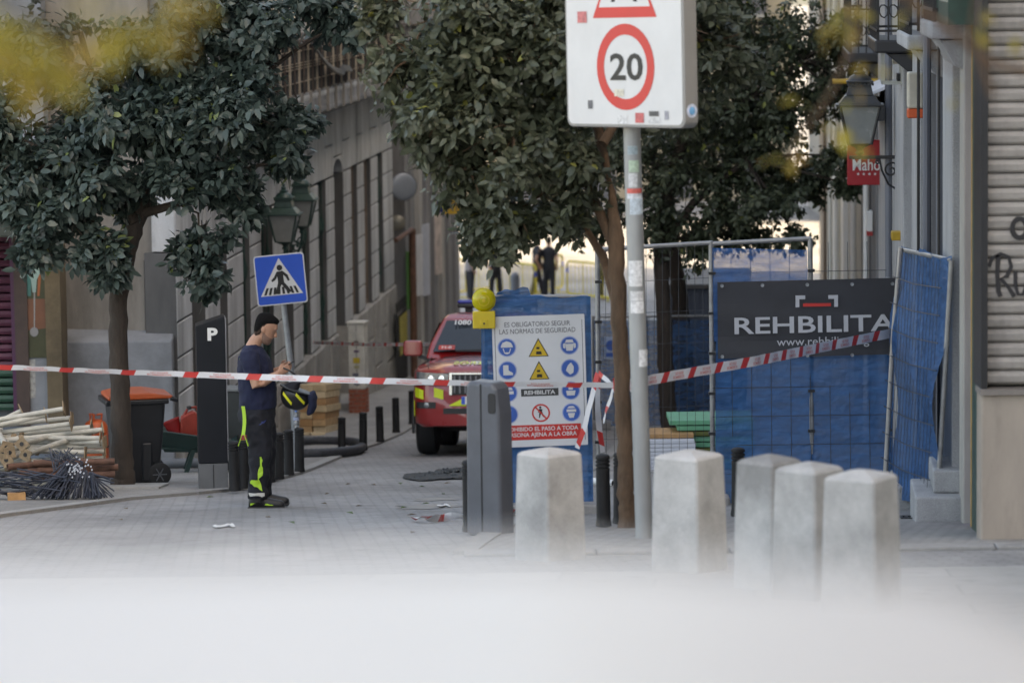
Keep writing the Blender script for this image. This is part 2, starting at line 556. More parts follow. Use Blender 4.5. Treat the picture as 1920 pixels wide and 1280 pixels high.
def block(t, s0, s1, z0, z1, proud, name='stone_block', m=M_stone, gap=.014, ch=.02):
    """one stone: face at t, chamfered edges"""
    s0 += gap / 2; s1 -= gap / 2; z0 += gap; z1 -= gap
    tb = t - proud
    mb = MB(BO)
    vs = [(tb, s0, z0), (tb, s1, z0), (tb, s1, z1), (tb, s0, z1),
          (t - ch, s0, z0), (t - ch, s1, z0), (t - ch, s1, z1), (t - ch, s0, z1),
          (t, s0 + ch, z0 + ch), (t, s1 - ch, z0 + ch), (t, s1 - ch, z1 - ch), (t, s0 + ch, z1 - ch)]
    fs = [(0, 1, 2, 3)] + [(i, (i + 1) % 4, (i + 1) % 4 + 4, i + 4) for i in range(4)] + [(i + 4, (i + 1) % 4 + 4, (i + 1) % 4 + 8, i + 8) for i in range(4)] + [(8, 9, 10, 11)]
    mb.add(vs, fs)
    return mb.build(name, m, B)
DOORS = {7}                # the opening after this pier is a doorway with an arch
for i, (a, b) in enumerate(piers):
    j = random.uniform(-.004, .004)
    # joint core, recessed behind the stones
    MB(BO).box(TL - .40, TL - .0105, a + .004, b - .004, -7.2, Z_HEAD - .005).build('pier_core', M_reveal, B)
    k = 0
    z = Z_SILL
    while z < Z_HEAD - .1:
        z1 = min(z + .445, Z_HEAD)
        if Z_HEAD - z1 < .2: z1 = Z_HEAD
        block(TL + random.uniform(-.002, .004), a, b, z, z1, .012, ch=.009)
        z = z1
    gz = Gs(TL, b) - .2
    for z0, z1 in ((gz, gz + .75), (gz + .75, Z_SILL)):
        block(TL + .05 + random.uniform(-.006, .006), a - .02, b + .02, z0, z1, .4, m=M_plinth)
    # spandrel stones over the pier and over the opening
    block(TL + random.uniform(-.006, .006), a, b, Z_HEAD, -1.22, .3)
    block(TL + random.uniform(-.006, .006), a, b, -1.22, Z_CORN, .3)
    if i + 1 < len(piers):
        c = piers[i + 1][0]
        zh = Z_HEAD
        block(TL - .01, b, c, (zh if i not in DOORS else -1.45), Z_CORN, .28)
        if i in DOORS:
            mb = MB(BO); n = 10
            pr = []
            for k in range(n + 1):
                an = math.pi * k / n
                pr.append(((b + c) / 2 - (c - b) / 2 * math.cos(an), Z_HEAD + .26 * math.sin(an)))
            poly = [(b, -1.45)] + pr + [(c, -1.45)]
            mb.prism(poly, TL - .3, TL - .015, axis='x')
            mb.build('door_arch', M_stone, B)
            MB(BO).box(TL - .34, TL - .28, b, c, gz, -1.4).build('door', M_wood, B)
            MB(BO).box(TL - .3, TL + .25, b - .05, c + .05, Gs(TL, b) - .3, Gs(TL, b) + .17).build('door_step', M_plinth, B, bevel=.015)
        else:
            block(TL + .03, b, c, Z_SILL - .62, Z_SILL, .36, name='sill_stone', m=M_plinth)
            block(TL + .03, b, c, gz, Z_SILL - .62, .36, name='plinth_stone', m=M_plinth)
            w = MB(BO)
            dep = .11 if i in (8, 9) else .30
            w.box(TL - dep - .04, TL - dep, b + .02, c - .02, Z_SILL, Z_HEAD)
            wo = w.build('window', M_wood if i in (8, 9) else M_glass, B)
            f = MB(BO)
            cc = (b + c) / 2
            for s_ in (b + .03, cc, c - .03): f.box(TL - dep, TL - dep + .03, s_ - .03, s_ + .03, Z_SILL, Z_HEAD)
            for z_ in (Z_SILL + .04, (Z_SILL + Z_HEAD) / 2 + .3, Z_HEAD - .04): f.box(TL - dep, TL - dep + .028, b, c, z_ - .035, z_ + .035)
            f.build('window_frame', M_wood, wo)
            if i in (8, 9):
                for q in range(14):
                    z_ = Z_HEAD - .12 - q * .055
                    MB(BO).box(TL - dep, TL - dep + .03, b + .05, c - .05, z_ - .014, z_ + .014).build('slat', M_wood, wo)
            elif i in (2, 3, 5, 6, 10):
                # wrought iron balconet bars with baluster swellings
                for q in range(3):
                    s_ = b + .18 + q * (c - b - .3) / 2
                    pr = [(.012, Z_SILL), (.012, Z_SILL + .3), (.035, Z_SILL + .38), (.015, Z_SILL + .5), (.04, Z_SILL + .62), (.012, Z_SILL + .8), (.012, Z_HEAD - .9), (.04, Z_HEAD - .8), (.045, Z_HEAD - .7), (.012, Z_HEAD - .55), (.012, Z_HEAD)]
                    MB(BO).lathe(pr, 8, (TL - .07, s_, 0)).build('window_bar', M_green, B, smooth=True)
# cornice, balcony slab, railing with reed screens
def sh_band(name, t0, t1, s0, s1, z0, z1, m, bev=0): return MB(BO).box(t0, t1, s0, s1, z0, z1).build(name, m, B, bevel=bev)
M_slab = mat('slab_stone', (.27, .285, .305), .8, var=.3, scale=3, grime=.5, bump=.2)
sh_band('cornice', TL - .3, TL + .14, S0, SE, Z_CORN, Z_CORN + .07, M_slab, .02)
sh_band('cornice_upper', TL - .3, TL + .24, S0, SE, Z_CORN + .07, Z_CORN + .14, M_slab, .02)
bal = sh_band('balcony_slab', TL - .3, TL + .46, S0 + 2.0, SE - .6, Z_CORN + .14, Z_CORN + .24, M_slab, .02)
# the decorated riser in front of the slab, in panels
s = S0 + 2.05
while s < SE - 1.6:
    pn = MB(BO).box(TL + .40, TL + .455, s + .06, s + .94, Z_CORN + .242, Z_CORN + .50).build('riser_panel', M_slab, B)
    for q in range(10):
        ss = s + .1 + q * .085
        MB(BO).add([(TL + .458, ss, Z_CORN + .47), (TL + .458, ss + .08, Z_CORN + .47), (TL + .458, ss + .04, Z_CORN + .38), (TL + .47, ss + .04, Z_CORN + .45)], [(0, 1, 3), (1, 2, 3), (2, 0, 3)]).build('riser_tooth', M_stone, pn)
    MB(BO).box(TL + .38, TL + .49, s - .06, s + .06, Z_CORN + .14, Z_CORN + .52).build('riser_post', M_stone2, B)
    s += 1.0
M_reed = mat('reed_screen', (.028, .029, .031), .8, var=.5, scale=14, streak=30, bump=.4)
M_rail = mat('rail_brown', (.085, .062, .052), .7, .2, var=.3, scale=9)
M_rust = mat('rusty_iron', (.13, .065, .045), .8, .2, var=.4, scale=9, bump=.2)
M_post = mat('balcony_post', (.34, .29, .23), .75, var=.3, scale=8, streak=4)
s = S0 + 2.05
while s < SE - 1.6:
    sc_ = MB(BO)
    for q in range(22):
        ss = s + .05 + q * .041
        sc_.box(TL + .41, TL + .425 + .006 * (q % 3), ss, ss + .036, Z_CORN + .52, Z_CORN + 1.22 + random.uniform(-.03, .03))
    so_ = sc_.build('reed_screen', M_reed, B)
    for z_ in (.68, .88, .92, .96, 1.14):
        MB(BO).box(TL + .44, TL + .452, s + .04, s + .95, Z_CORN + z_, Z_CORN + z_ + .012).build('wire', M_post, so_)
    MB(BO).box(TL + .40, TL + .455, s - .035, s + .035, Z_CORN + .5, Z_CORN + 1.3).build('railing_post', M_post, B)
    MB(BO).tube([(TL + .47, s + .3, Z_CORN + .5), (TL + .47, s + .3, Z_CORN + 1.28)], .014, 6).build('railing_bar', M_rail, B)
    s += 1.0
MB(BO).box(TL + .38, TL + .48, S0 + 2, SE - .6, Z_CORN + 1.27, Z_CORN + 1.31).build('hand_rail', M_rail, B)
MB(BO).tube([(TL + .30, S0 + 2, Z_CORN + 1.36), (TL + .30, SE - .6, Z_CORN + 1.35)], .03, 8).build('top_rail', M_rail, B)
# upper storey wall: cream render with window surrounds
MB(BO).box(TL - .3, TL - .02, S0, SE, Z_CORN + .24, 8).build('upper_wall', M_cream, B)
for k in range(6):
    s_ = S0 + 2.2 + k * 3.9
    w = MB(BO).box(TL - .02, TL + .03, s_, s_ + 1.3, Z_CORN + .3, Z_CORN + 3.0).build('window', M_glass, B)
    f = MB(BO); f.box(TL - .02, TL + .09, s_ - .18, s_, Z_CORN + .26, Z_CORN + 3.15); f.box(TL - .02, TL + .09, s_ + 1.3, s_ + 1.48, Z_CORN + .26, Z_CORN + 3.15); f.box(TL - .02, TL + .1, s_ - .2, s_ + 1.5, Z_CORN + 3.0, Z_CORN + 3.2)
    f.build('window_surround', M_stone, w)
# cables slung along the balcony
M_cable = mat('black_cable', (.015, .015, .016), .5, var=.2)
for k in range(3):
    pts = []
    for q in range(24):
        u = q / 23
        s_, z_ = sx(585 + 75 * u, TL + .5), 0
        z0 = W(590, 70 + k * 4, TL + .5)[1] * (1 - u) + W(650, 118 + k * 4, TL + .5)[1] * u
        pts.append((TL + .52 + .02 * k, s_, z0 - .22 * math.sin(u * 2.6) * (1 if u < .8 else .6)))
    c = MB(BO).tube(pts, .022, 6).build('cable', M_cable, B, smooth=True)

# chamfered stucco corner and the shop beyond it, facing the camera
M_stucco = mat('grey_stucco', (.19, .22, .262), .85, var=.18, scale=2.5, grime=.3, bump=.35, bscale=14)
M_stucco2 = mat('grey_plinth_render', (.22, .238, .262), .85, var=.16, scale=2, grime=.35, bump=.25, bscale=10)
YC = 43.0
def fr(px, py, Y): p = at(px, py, Y); return p.x, p.z
x0 = fr(106, 600, YC)[0]; x1 = fr(333, 600, YC)[0]
gz = G(YC)
CB = thing('corner_wall', 'pale grey stuccoed corner wall with a thick sloping plinth', 'wall', (x0, YC, gz))
CO = (x0, YC, gz)
MB(CO).box(x0, x1 - .02, YC, YC + .6, gz - .5, 8).build('stucco_face', M_stucco, CB)
zt0 = fr(200, 612, YC)[1]; zt1 = fr(200, 640, YC - .45)[1]
mb = MB(CO)
mb.prism([(YC, gz - .5), (YC - .45, gz - .5), (YC - .45, zt1), (YC, zt0)], x0 - .05, x1 - .03, axis='x')
mb.build('plinth', M_stucco2, CB, bevel=.02)
MB(CO).box(x0 - .02, x1 - .02, YC - .12, YC, fr(200, 352, YC)[1], fr(200, 340, YC)[1]).build('string_course', M_stone, CB)
# shop
YS = 42.0
def shop_box(name, pxa, pxb, pya, pyb, y0, y1, m, par, org, bev=0):
    xa, zb = fr(pxa, pyb, YS); xb, za = fr(pxb, pya, YS)
    return MB(org).box(xa, xb, y0, y1, zb, za).build(name, m, par, bevel=bev)
sx0, sz0 = fr(-400, 800, YS)
gz = G(YS)
SH = thing('shuttered_shop', 'dark shop front with a purple and green roller shutter and cocktail poster', 'shop', (fr(50, 800, YS)[0], YS, gz))
SO = (fr(50, 800, YS)[0], YS, gz)
M_mag = mat('shutter_purple', (.095, .025, .05), .5, var=.25, scale=6)
M_grn = mat('shutter_green', (.02, .075, .05), .5, var=.25, scale=6)
M_brownp = mat('brown_frame', (.055, .035, .03), .6, var=.25, scale=8)
M_purple = mat('purple_trim', (.07, .015, .06), .5)
M_beige = mat('ochre_pillar', (.13, .10, .062), .8, var=.25, scale=5, grime=.4)
MB(SO).box(fr(-500, 0, YS)[0], x0 - .03, YS + .5, YS + 6, gz - .5, 9).build('wall', M_stucco, SH)
z = fr(0, 775, YS)[1]; top = fr(0, 432, YS)[1]; k = 0
while z < top:
    xa = fr(-500, 600, YS)[0]; xb = fr(26, 600, YS)[0]
    mb = MB(SO)
    mb.prism([(YS + .30, z), (YS + .22, z + .012), (YS + .20, z + .05), (YS + .22, z + .09), (YS + .30, z + .10)], xa, xb, axis='x')
    mb.build('slat', M_grn if (z < top - 1.75) else M_mag, SH)
    z += .104; k += 1
shop_box('shutter_guide', 24, 32, 432, 790, YS + .1, YS + .3, M_purple, SH, SO)
shop_box('door_frame', 32, 46, 425, 800, YS + .05, YS + .5, M_brownp, SH, SO)
shop_box('poster_board', 46, 90, 432, 672, YS + .08, YS + .2, mat('poster_dark', (.045, .05, .02), .35, var=.3, scale=3), SH, SO)
shop_box('panel', 46, 90, 672, 800, YS + .1, YS + .4, M_stucco2, SH, SO)
shop_box('pillar', 91, 108, 380, 830, YS + .02, YS + .6, M_beige, SH, SO)
shop_box('fascia', -500, 100, 295, 352, YS - .05, YS + .5, mat('fascia_red', (.10, .012, .018), .5), SH, SO)
# the poster's print: a glass of pale drink on a lit bar
def flat(name, pts, m, Y, par, org): # polygon of pixels on a frontal plane
    vs = [(fr(a, b, Y)[0], Y, fr(a, b, Y)[1]) for a, b in pts]
    return MB(org).add(vs, [tuple(range(len(vs)))]).build(name, m, par)
yp = YS + .075
flat('poster_print', [(48, 560), (88, 560), (88, 615), (48, 620)], mat('poster_orange', (.16, .06, .03), .4), yp, SH, SO)
flat('poster_print', [(49, 480), (60, 480), (58, 555), (49, 555)], mat('poster_teal', (.03, .17, .16), .4), yp, SH, SO)
flat('poster_print', [(72, 500), (78, 500), (74, 555), (70, 555)], mat('poster_bright', (.35, .10, .03), .4), yp, SH, SO)
flat('poster_print', [(47, 492), (54, 486), (70, 486), (77, 492), (75, 512), (69, 524), (67, 548), (61, 548), (58, 524), (50, 512)], mat('poster_glass', (.26, .40, .38), .4), yp - .004, SH, SO)
flat('poster_print', [(63, 548), (66, 548), (65.5, 615), (63.5, 615)], mat('poster_stem', (.25, .25, .25), .4), yp - .004, SH, SO)
flat('poster_print', [(64 + 8 * math.cos(q * .5236), 622 + 9 * math.sin(q * .5236)) for q in range(12)], mat('poster_foot', (.22, .22, .23), .4), yp - .006, SH, SO)
flat('sticker', [(50, 675), (66, 673), (67, 745), (51, 748)], mat('poster_pale', (.32, .32, .31), .5, var=.4, scale=18), YS + .095, SH, SO)
aw = MB(SO)
xa = fr(-500, 400, YS)[0]; xb = fr(78, 400, YS)[0]
za = fr(0, 352, YS)[1]; zb = fr(0, 430, YS)[1]
aw.prism([(YS - .05, za), (YS - 1.0, zb), (YS - 1.0, zb - .02), (YS - .02, za - .05)], xa, xb, axis='x')
aw.build('awning', mat('awning_navy', (.018, .026, .02), .7, var=.25, scale=4), SH)

# ------------------------------------------------------------------ second building on the left, dark gateway between
TL2 = -7.2
s0 = SE + .1
NB = thing('grey_terrace', 'grey pilastered terrace beyond the stone building, hung with posters', 'building', street(TL2, s0, Gs(TL2, s0)), -A)
NO = (TL2, s0, Gs(TL2, s0))
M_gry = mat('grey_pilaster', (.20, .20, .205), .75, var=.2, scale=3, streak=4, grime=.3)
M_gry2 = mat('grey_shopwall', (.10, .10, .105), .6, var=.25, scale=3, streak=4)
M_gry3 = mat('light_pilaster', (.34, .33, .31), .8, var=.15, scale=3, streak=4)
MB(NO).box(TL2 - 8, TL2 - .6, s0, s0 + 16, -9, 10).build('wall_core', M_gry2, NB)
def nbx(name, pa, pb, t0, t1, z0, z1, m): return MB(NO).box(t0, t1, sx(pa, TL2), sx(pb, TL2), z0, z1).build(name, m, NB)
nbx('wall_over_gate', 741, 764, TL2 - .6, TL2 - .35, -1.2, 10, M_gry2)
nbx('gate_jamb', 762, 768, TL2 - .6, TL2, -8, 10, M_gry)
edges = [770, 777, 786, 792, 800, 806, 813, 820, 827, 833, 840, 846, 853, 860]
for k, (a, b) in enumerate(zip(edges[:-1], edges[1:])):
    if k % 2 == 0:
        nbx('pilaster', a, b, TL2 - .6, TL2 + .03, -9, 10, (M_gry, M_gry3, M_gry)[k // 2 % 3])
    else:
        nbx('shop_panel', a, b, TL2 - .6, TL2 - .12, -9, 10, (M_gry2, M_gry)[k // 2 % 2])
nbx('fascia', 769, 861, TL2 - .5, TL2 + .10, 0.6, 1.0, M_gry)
# black gate leaves
gx0, gx1 = sx(742, TL2), sx(762, TL2)
gzz = Gs(TL2, gx0)
M_gate = mat('gate_black', (.014, .014, .015), .5, var=.2)
GT = thing('black_gate', 'black railed gate standing in the dark gateway beyond the cabinet', 'gate', street(TL2, gx0, gzz), -A)
GO = (TL2, gx0, gzz)
mb = MB(GO)
for z_ in (.12, .95, 1.6): mb.box(TL2 - .02, TL2 + .02, gx0, gx1, gzz - .3 + z_, gzz - .3 + z_ + .06)
mb.build('rails', M_gate, GT)
for k in range(14):
    s_ = gx0 + .1 + k * (gx1 - gx0 - .2) / 13
    MB(GO).box(TL2 - .015, TL2 + .015, s_ - .015, s_ + .015, gzz - .25, gzz + 1.55).build('bar', M_gate, GT)
MB(GO).box(TL2 + .025, TL2 + .03, gx0 + .4, gx1 - .2, gzz + .5, gzz + 1.25).build('hazard_plate', mat('dull_yellow', (.35, .29, .03), .6, var=.5, scale=14), GT)
# ------------------------------------------------------------------ far end of the street: sunlit square and building
M_far = mat('sunlit_render', (.34, .29, .21), .85, var=.1, scale=.6, grime=.15)
M_fwin = mat('far_window', (.10, .10, .11), .3)
def far_block(name, label, x0, x1, Y, z1, nx, nz, m):
    zg = G(Y)
    o = thing(name, label, 'building', (x0, Y, zg))
    og = (x0, Y, zg)
    MB(og).box(x0, x1, Y, Y + 10, zg - .5, z1).build('wall', m, o)
    w = (x1 - x0) / nx
    for i in range(nx):
        for k in range(nz):
            xa = x0 + w * (i + .32); zz = zg + 1.2 + k * 3.4
            wd = MB(og).box(xa, xa + w * .36, Y - .03, Y + .1, zz - (1.1 if k == 0 else 0), zz + 2.0).build('window', M_fwin, o)
            MB(og).box(xa - .12, xa + w * .36 + .12, Y - .10, Y - .031, zz + 2.0, zz + 2.16).build('lintel', M_gry3, wd)
            if k: MB(og).box(xa - .12, xa + w * .36 + .12, Y - .35, Y - .031, zz - .15, zz).build('sill', M_gry3, wd)
    MB(og).box(x0 - .1, x1 + .1, Y - .3, Y + .2, zg + 3.7, zg + 3.95).build('cornice', M_gry3, o)
    return o
far_block('far_building', 'cream building beyond the yellow barriers at the far end of the street', -14, 12.2, 150, 14, 8, 6, M_far)
far_block('far_white_building', 'white building seen over the fence at the far right end', 12.5, 34, 135, 14, 6, 6, mat('white_render', (.36, .35, .33), .85, var=.06, scale=.5, grime=.1))
# ------------------------------------------------------------------ right-hand row of buildings
TRW = 1.50
M_gran = mat('pale_granite', (.36, .362, .365), .8, var=.14, scale=4, streak=4, grime=.25, grain=.22)
M_gran2 = mat('grey_granite', (.22, .22, .225), .75, var=.18, scale=4, streak=4, grime=.3, grain=.2)
M_crm = mat('ochre_cream', (.34, .30, .22), .8, var=.16, scale=3, streak=5, grime=.3)
M_crm2 = mat('pale_cream', (.40, .38, .34), .8, var=.12, scale=3, streak=5, grime=.25)
M_blu = mat('bluegrey_metal', (.13, .14, .165), .5, var=.18, scale=4, streak=5)
M_brw = mat('brown_panel', (.12, .07, .04), .6, var=.2, scale=4, streak=5)
M_blk = mat('black_trim', (.016, .016, .018), .5, var=.2)
M_dgreen = mat('dark_green_paint', (.012, .045, .032), .5, var=.3, scale=8)
M_white = mat('white_paint', (.72, .72, .70), .5, var=.06)
def rs(px): return W(px, 560, TRW)[0]
def right_building(name, label, pa, pb, strips, hgt, core):
    s0, s1 = rs(pa), rs(pb)
    g = Gs(TRW, s0)
    o = thing(name, label, 'building', street(TRW, s0, g), -A)
    og = (TRW, s0, g)
    MB(og).box(TRW + .55, TRW + 12, s0, s1 - .02, -9, hgt).build('wall_core', core, o)
    for nm, a, b, dt, m in strips:            # pixel range, depth in front (+) of the wall line, material
        sa, sb = rs(a), rs(b)
        sa, sb = min(sa, sb), max(sa, sb)
        MB(og).box(TRW - dt, TRW + .55, sa + .01, sb - .01, -9, 4.1 if nm != 'pipe' else 8).build(nm, m, o, bevel=.012)
    return o, og
# nearest: from the camera-facing shop corner at 1838 in to 1782
RA, RAO = right_building('near_corner_building', 'corner building at the right edge with beige shutter and painted door jambs', 1846, 1786, [
    ('door_jamb', 1844, 1830, .03, M_dgreen), ('poster_strip', 1829, 1825, .02, mat('poster_orange_strip', (.40, .22, .05), .6, var=.3, scale=8)),
    ('poster_strip', 1825, 1821, .0, mat('poster_pink', (.38, .13, .33), .6, var=.3, scale=8)), ('pilaster', 1819, 1811, .05, M_crm2), ('pilaster', 1809, 1790, .10, M_gran)], 14, M_crm)
RB, RBO = right_building('granite_building', 'pale granite building with iron balconies behind the leaning fence', 1784, 1640, [
    ('door_recess', 1783, 1772, -.4, M_blk), ('downpipe_chase', 1771, 1765, .05, M_blu), ('pilaster', 1764, 1752, .1, M_gran2), ('doorway', 1751, 1741, -.35, M_dark),
    ('pilaster', 1740, 1724, .08, M_gran), ('window_recess', 1723, 1712, -.3, M_gran2), ('pilaster', 1711, 1690, .1, M_gran), ('pilaster', 1689, 1683, .04, M_gran2), ('pilaster', 1682, 1664, .12, M_gran),
    ('window_recess', 1663, 1652, -.2, M_blu), ('pilaster', 1651, 1641, .06, M_gran2)], 14, M_gran)
RC, RCO = right_building('cream_building', 'cream and blue-grey shop fronts at the far end of the right side', 1638, 1545, [
    ('pilaster', 1638, 1632, .06, M_blu), ('door', 1631, 1625, -.2, M_blu), ('pilaster', 1624, 1615, .08, M_crm2), ('window_recess', 1614, 1610, -.25, M_dark), ('pilaster', 1609, 1601, .10, M_crm2), ('panel', 1600, 1593, -.05, M_crm),
    ('pilaster', 1592, 1588, .12, M_white), ('pilaster', 1587, 1578, .08, M_crm), ('pilaster', 1577, 1573, .14, M_white), ('panel', 1572, 1566, -.05, M_crm), ('pilaster', 1565, 1561, .1, M_crm2), ('shop_frame', 1560, 1556, .08, M_blk), ('shop_frame', 1555, 1547, .15, M_brw)], 13, M_crm)
# upper storeys: wall face, balconies with iron railings
M_irn = mat('railing_black', (.012, .012, .014), .5, var=.2)
def balcony(par, org, s0, s1, z, proj=.65, slab_m=None):
    sl_ = MB(org).box(TRW - proj, TRW + .1, s0, s1, z - .13, z).build('balcony', slab_m or M_gran, par, bevel=.02)
    MB(org).prism([(TRW, z - .38), (TRW - .1, z - .34), (TRW - proj * .75, z - .135), (TRW, z - .135)], s0 + .06, s1 - .06).build('moulding', slab_m or M_gran, sl_, bevel=.01)
    r = MB(org)
    for zz in (.08, .55, 1.0):
        r.box(TRW - proj + .02, TRW - proj + .045, s0 + .03, s1 - .03, z + zz, z + zz + .025)
        for e in (s0 + .03, s1 - .05): r.box(TRW - proj + .02, TRW, e, e + .02, z + zz, z + zz + .025)
    n = int((s1 - s0) / .12)
    for k in range(n + 1):
        s_ = s0 + .04 + k * (s1 - s0 - .08) / n
        r.box(TRW - proj + .025, TRW - proj + .042, s_ - .009, s_ + .009, z, z + 1.0)
    for k in range(max(2, int(proj / .1))):
        r.box(TRW - proj + k * .1 + .03, TRW - proj + k * .1 + .048, s0 + .03, s0 + .048, z, z + 1.0)
        cx, cz = TRW - proj + .09 + k * .1, z + .3
        r.tube([(cx + .045 * math.cos(a * .7), s0 + .04, cz + .045 * math.sin(a * .7) * (1 + .1 * a)) for a in range(10)], .008, 5)
    r.build('railing', M_irn, sl_)
for par, og, pa, pb, m, hg in ((RA, RAO, 1846, 1786, M_crm2, 14), (RB, RBO, 1784, 1640, M_gran, 14), (RC, RCO, 1638, 1545, M_crm2, 13)):
    MB(og).box(TRW + .02, TRW + .56, rs(pa), rs(pb) - .02, 4.1, hg).build('upper_wall', m, par)
    MB(og).box(TRW - .12, TRW + .5, rs(pa), rs(pb) - .02, 4.102, 4.25).build('string_course', M_gran2, par)
for (px, py, ln, pj, sm) in ((1744, 42, 1.8, .30, M_gran), (1700, 66, 2.4, .34, M_gran), (1640, 76, 2.6, .46, M_blk)):
    s_, z_ = W(px, py, TRW - pj)
    balcony(RB, RBO, s_, s_ + ln, z_, pj, sm)
for (px, py, ln) in ((1590, 100, 4.0),):
    s_, z_ = W(px, py, TRW - .5)
    balcony(RC, RCO, s_, s_ + ln, z_, .5, M_blk)
# wires and pipes clipped to the near wall
for px, m, r in ((1800, M_cable, .012), (1775, M_blu, .035), (1757, M_cable, .014), (1694, M_blu, .04), (1646, M_white, .04), (1619, M_white, .05)):
    s_ = rs(px)
    MB(RBO).tube([(TRW - .17, s_, Gs(TRW, s_)), (TRW - .17, s_, 1), (TRW - .18, s_, 4.05)], r, 8).build('downpipe', m, RB, smooth=True)
# door steps on the right wall
for px, py, w_, d_ in ((1812, 958, .42, .9), (1783, 938, .5, .9)):
    s_, z_ = W(px, py, TRW)
    MB(RBO).box(TRW - w_ + .02, TRW + .3, s_ - .1, s_ + d_, Gs(TRW, s_) - .3, Gs(TRW, s_) + .22).build('door_step', M_gran, RB, bevel=.015)
    MB(RBO).box(TRW - w_ * .6, TRW + .3, s_ + .1, s_ + d_, Gs(TRW, s_) + .222, Gs(TRW, s_) + .40).build('door_step', M_gran, RB, bevel=.015)

# camera-facing shop front with the beige roller shutter
YF = rs(1849) - .35
M_beig = mat('beige_shutter', (.33, .30, .275), .65, var=.18, scale=5, streak=.3, grime=.45)
M_skirt = mat('stone_skirt', (.40, .335, .28), .8, var=.14, scale=3, grime=.35, streak=3)
xa, _ = fr(1849, 700, YF); xb, _ = fr(2600, 700, YF)
gz = G(YF)
SF = thing('beige_shop_front', 'beige roller shutter over a stone base with black graffiti, right edge', 'shop front', (xa, YF, gz))
FO = (xa, YF, gz)
MB(FO).box(xa - .02, xb, YF + .12, YF + .3, gz - .4, 14).build('wall', M_crm2, SF)
zbot = fr(1880, 712, YF)[1]
MB(FO).box(xa - .05, xb, YF - .12, YF + .12, gz - .3, zbot - .09).build('stone_base', M_skirt, SF, bevel=.015)
MB(FO).box(xa - .06, xb, YF - .16, YF + .12, zbot - .088, zbot - .05).build('ledge', mat('ledge_metal', (.25, .22, .2), .5, .3), SF)
MB(FO).box(fr(1836, 700, YF)[0], xa - .004, YF - .1, YF + .3, zbot - .05, 6).build('shutter_guide', M_blk, SF)
z = zbot - .03
while z < 5.2:
    mb = MB(FO)
    mb.prism([(YF + .11, z), (YF - .012, z + .003), (YF - .030, z + .02), (YF - .035, z + .062), (YF - .022, z + .085), (YF - .012, z + .094), (YF + .11, z + .1)], xa, xb, axis='x')
    mb.build('slat', M_beig, SF)
    z += .0985
# graffiti strokes on the shutter
M_spray = mat('black_spray', (.02, .018, .02), .6, var=.3, scale=30)
def stroke(pts, r, Y, par, org, m):
    P = [(fr(a, b, Y)[0], Y, fr(a, b, Y)[1]) for a, b in pts]
    mb = MB(org); vs = []; fs = []
    for i, p in enumerate(P):
        d = Vector(P[min(i + 1, len(P) - 1)]) - Vector(P[max(i - 1, 0)])
        n = Vector((-d.z, 0, d.x)).normalized() * r * random.uniform(.85, 1.15)
        vs += [Vector(p) + n, Vector(p) - n]
    fs = [(2 * i, 2 * i + 1, 2 * i + 3, 2 * i + 2) for i in range(len(P) - 1)]
    return mb.add(vs, fs).build('graffiti', m, par)
yg = YF - .045
stroke([(1872, 478), (1870, 510), (1872, 545), (1876, 556)], .016, yg, SF, FO, M_spray)
stroke([(1854, 500), (1860, 484), (1876, 476), (1892, 482), (1896, 500), (1888, 518), (1876, 522), (1892, 540), (1902, 556)], .014, yg, SF, FO, M_spray)
stroke([(1904, 508), (1904, 535), (1909, 552), (1918, 552), (1924, 535), (1926, 505)], .013, yg, SF, FO, M_spray)
stroke([(1926, 505), (1926, 556)], .013, yg, SF, FO, M_spray)
stroke([(1912 + 14 * math.cos(a * .4), 428 + 18 * math.sin(a * .4)) for a in range(16)], .018, yg, SF, FO, M_spray)
# dark green awning and box sign high on the near right wall
s_, z_ = W(1800, 44, TRW - .12); s_ = rs(1838)
AW = thing('green_awning', 'dark green shop awning at the top right over the shutters', 'awning', street(TRW, s_, z_), -A)
AO = (TRW, s_, z_)
mb = MB(AO)
mb.prism([(TRW, z_ + .6), (TRW - .24, z_ + .16), (TRW - .24, z_), (TRW - .22, z_), (TRW - .21, z_ + .14), (TRW, z_ + .55)], s_ - .1, s_ + 4.2)
mb.build('canopy', M_dgreen, AW)
MB(AO).box(TRW - .24, TRW, s_ - .12, s_ - .102, z_, z_ + .4).build('end_cheek', M_dgreen, AW)
for k in range(3):
    MB(AO).tube([(TRW, s_ + .2 + k * 1.2, z_ + .1), (TRW - .22, s_ + .2 + k * 1.2, z_ + .03)], .012, 6).build('stay', M_irn, AW)
s_, z_ = W(1722, 48, TRW - .15)
bs = MB((TRW, s_, z_)).box(TRW - .27, TRW - .04, s_, s_ + .16, z_, z_ + .55).build('projecting_sign', mat('sign_greywhite', (.42, .42, .44), .5, var=.1), None, bevel=.06)
bs.location = street(TRW, s_, z_); bs.rotation_euler = (0, 0, -A)
tag(bs, 'grey white projecting box sign beside the dark green awning', 'sign')

# ------------------------------------------------------------------ small fittings on the right wall
def wall_thing(name, label, cat, px, py, t=TRW):
    s_, z_ = W(px, py, t)
    return thing(name, label, cat, street(t, s_, z_), -A)
# alarm box: cream case with orange foot
o = wall_thing('alarm_box', 'cream alarm box with orange bottom on the right wall below a sign', 'alarm box', 1727, 215, TRW - .1)
mb = MB(); mb.box(-.13, 0.02, -.12, .12, .06, .40); mb.build('case', mat('case_cream', (.5, .46, .38), .5), o, bevel=.02)
mb = MB(); mb.box(-.13, 0.02, -.12, .12, -.03, .058); mb.build('lamp', mat('alarm_orange', (.65, .10, .03), .35), o, bevel=.012)
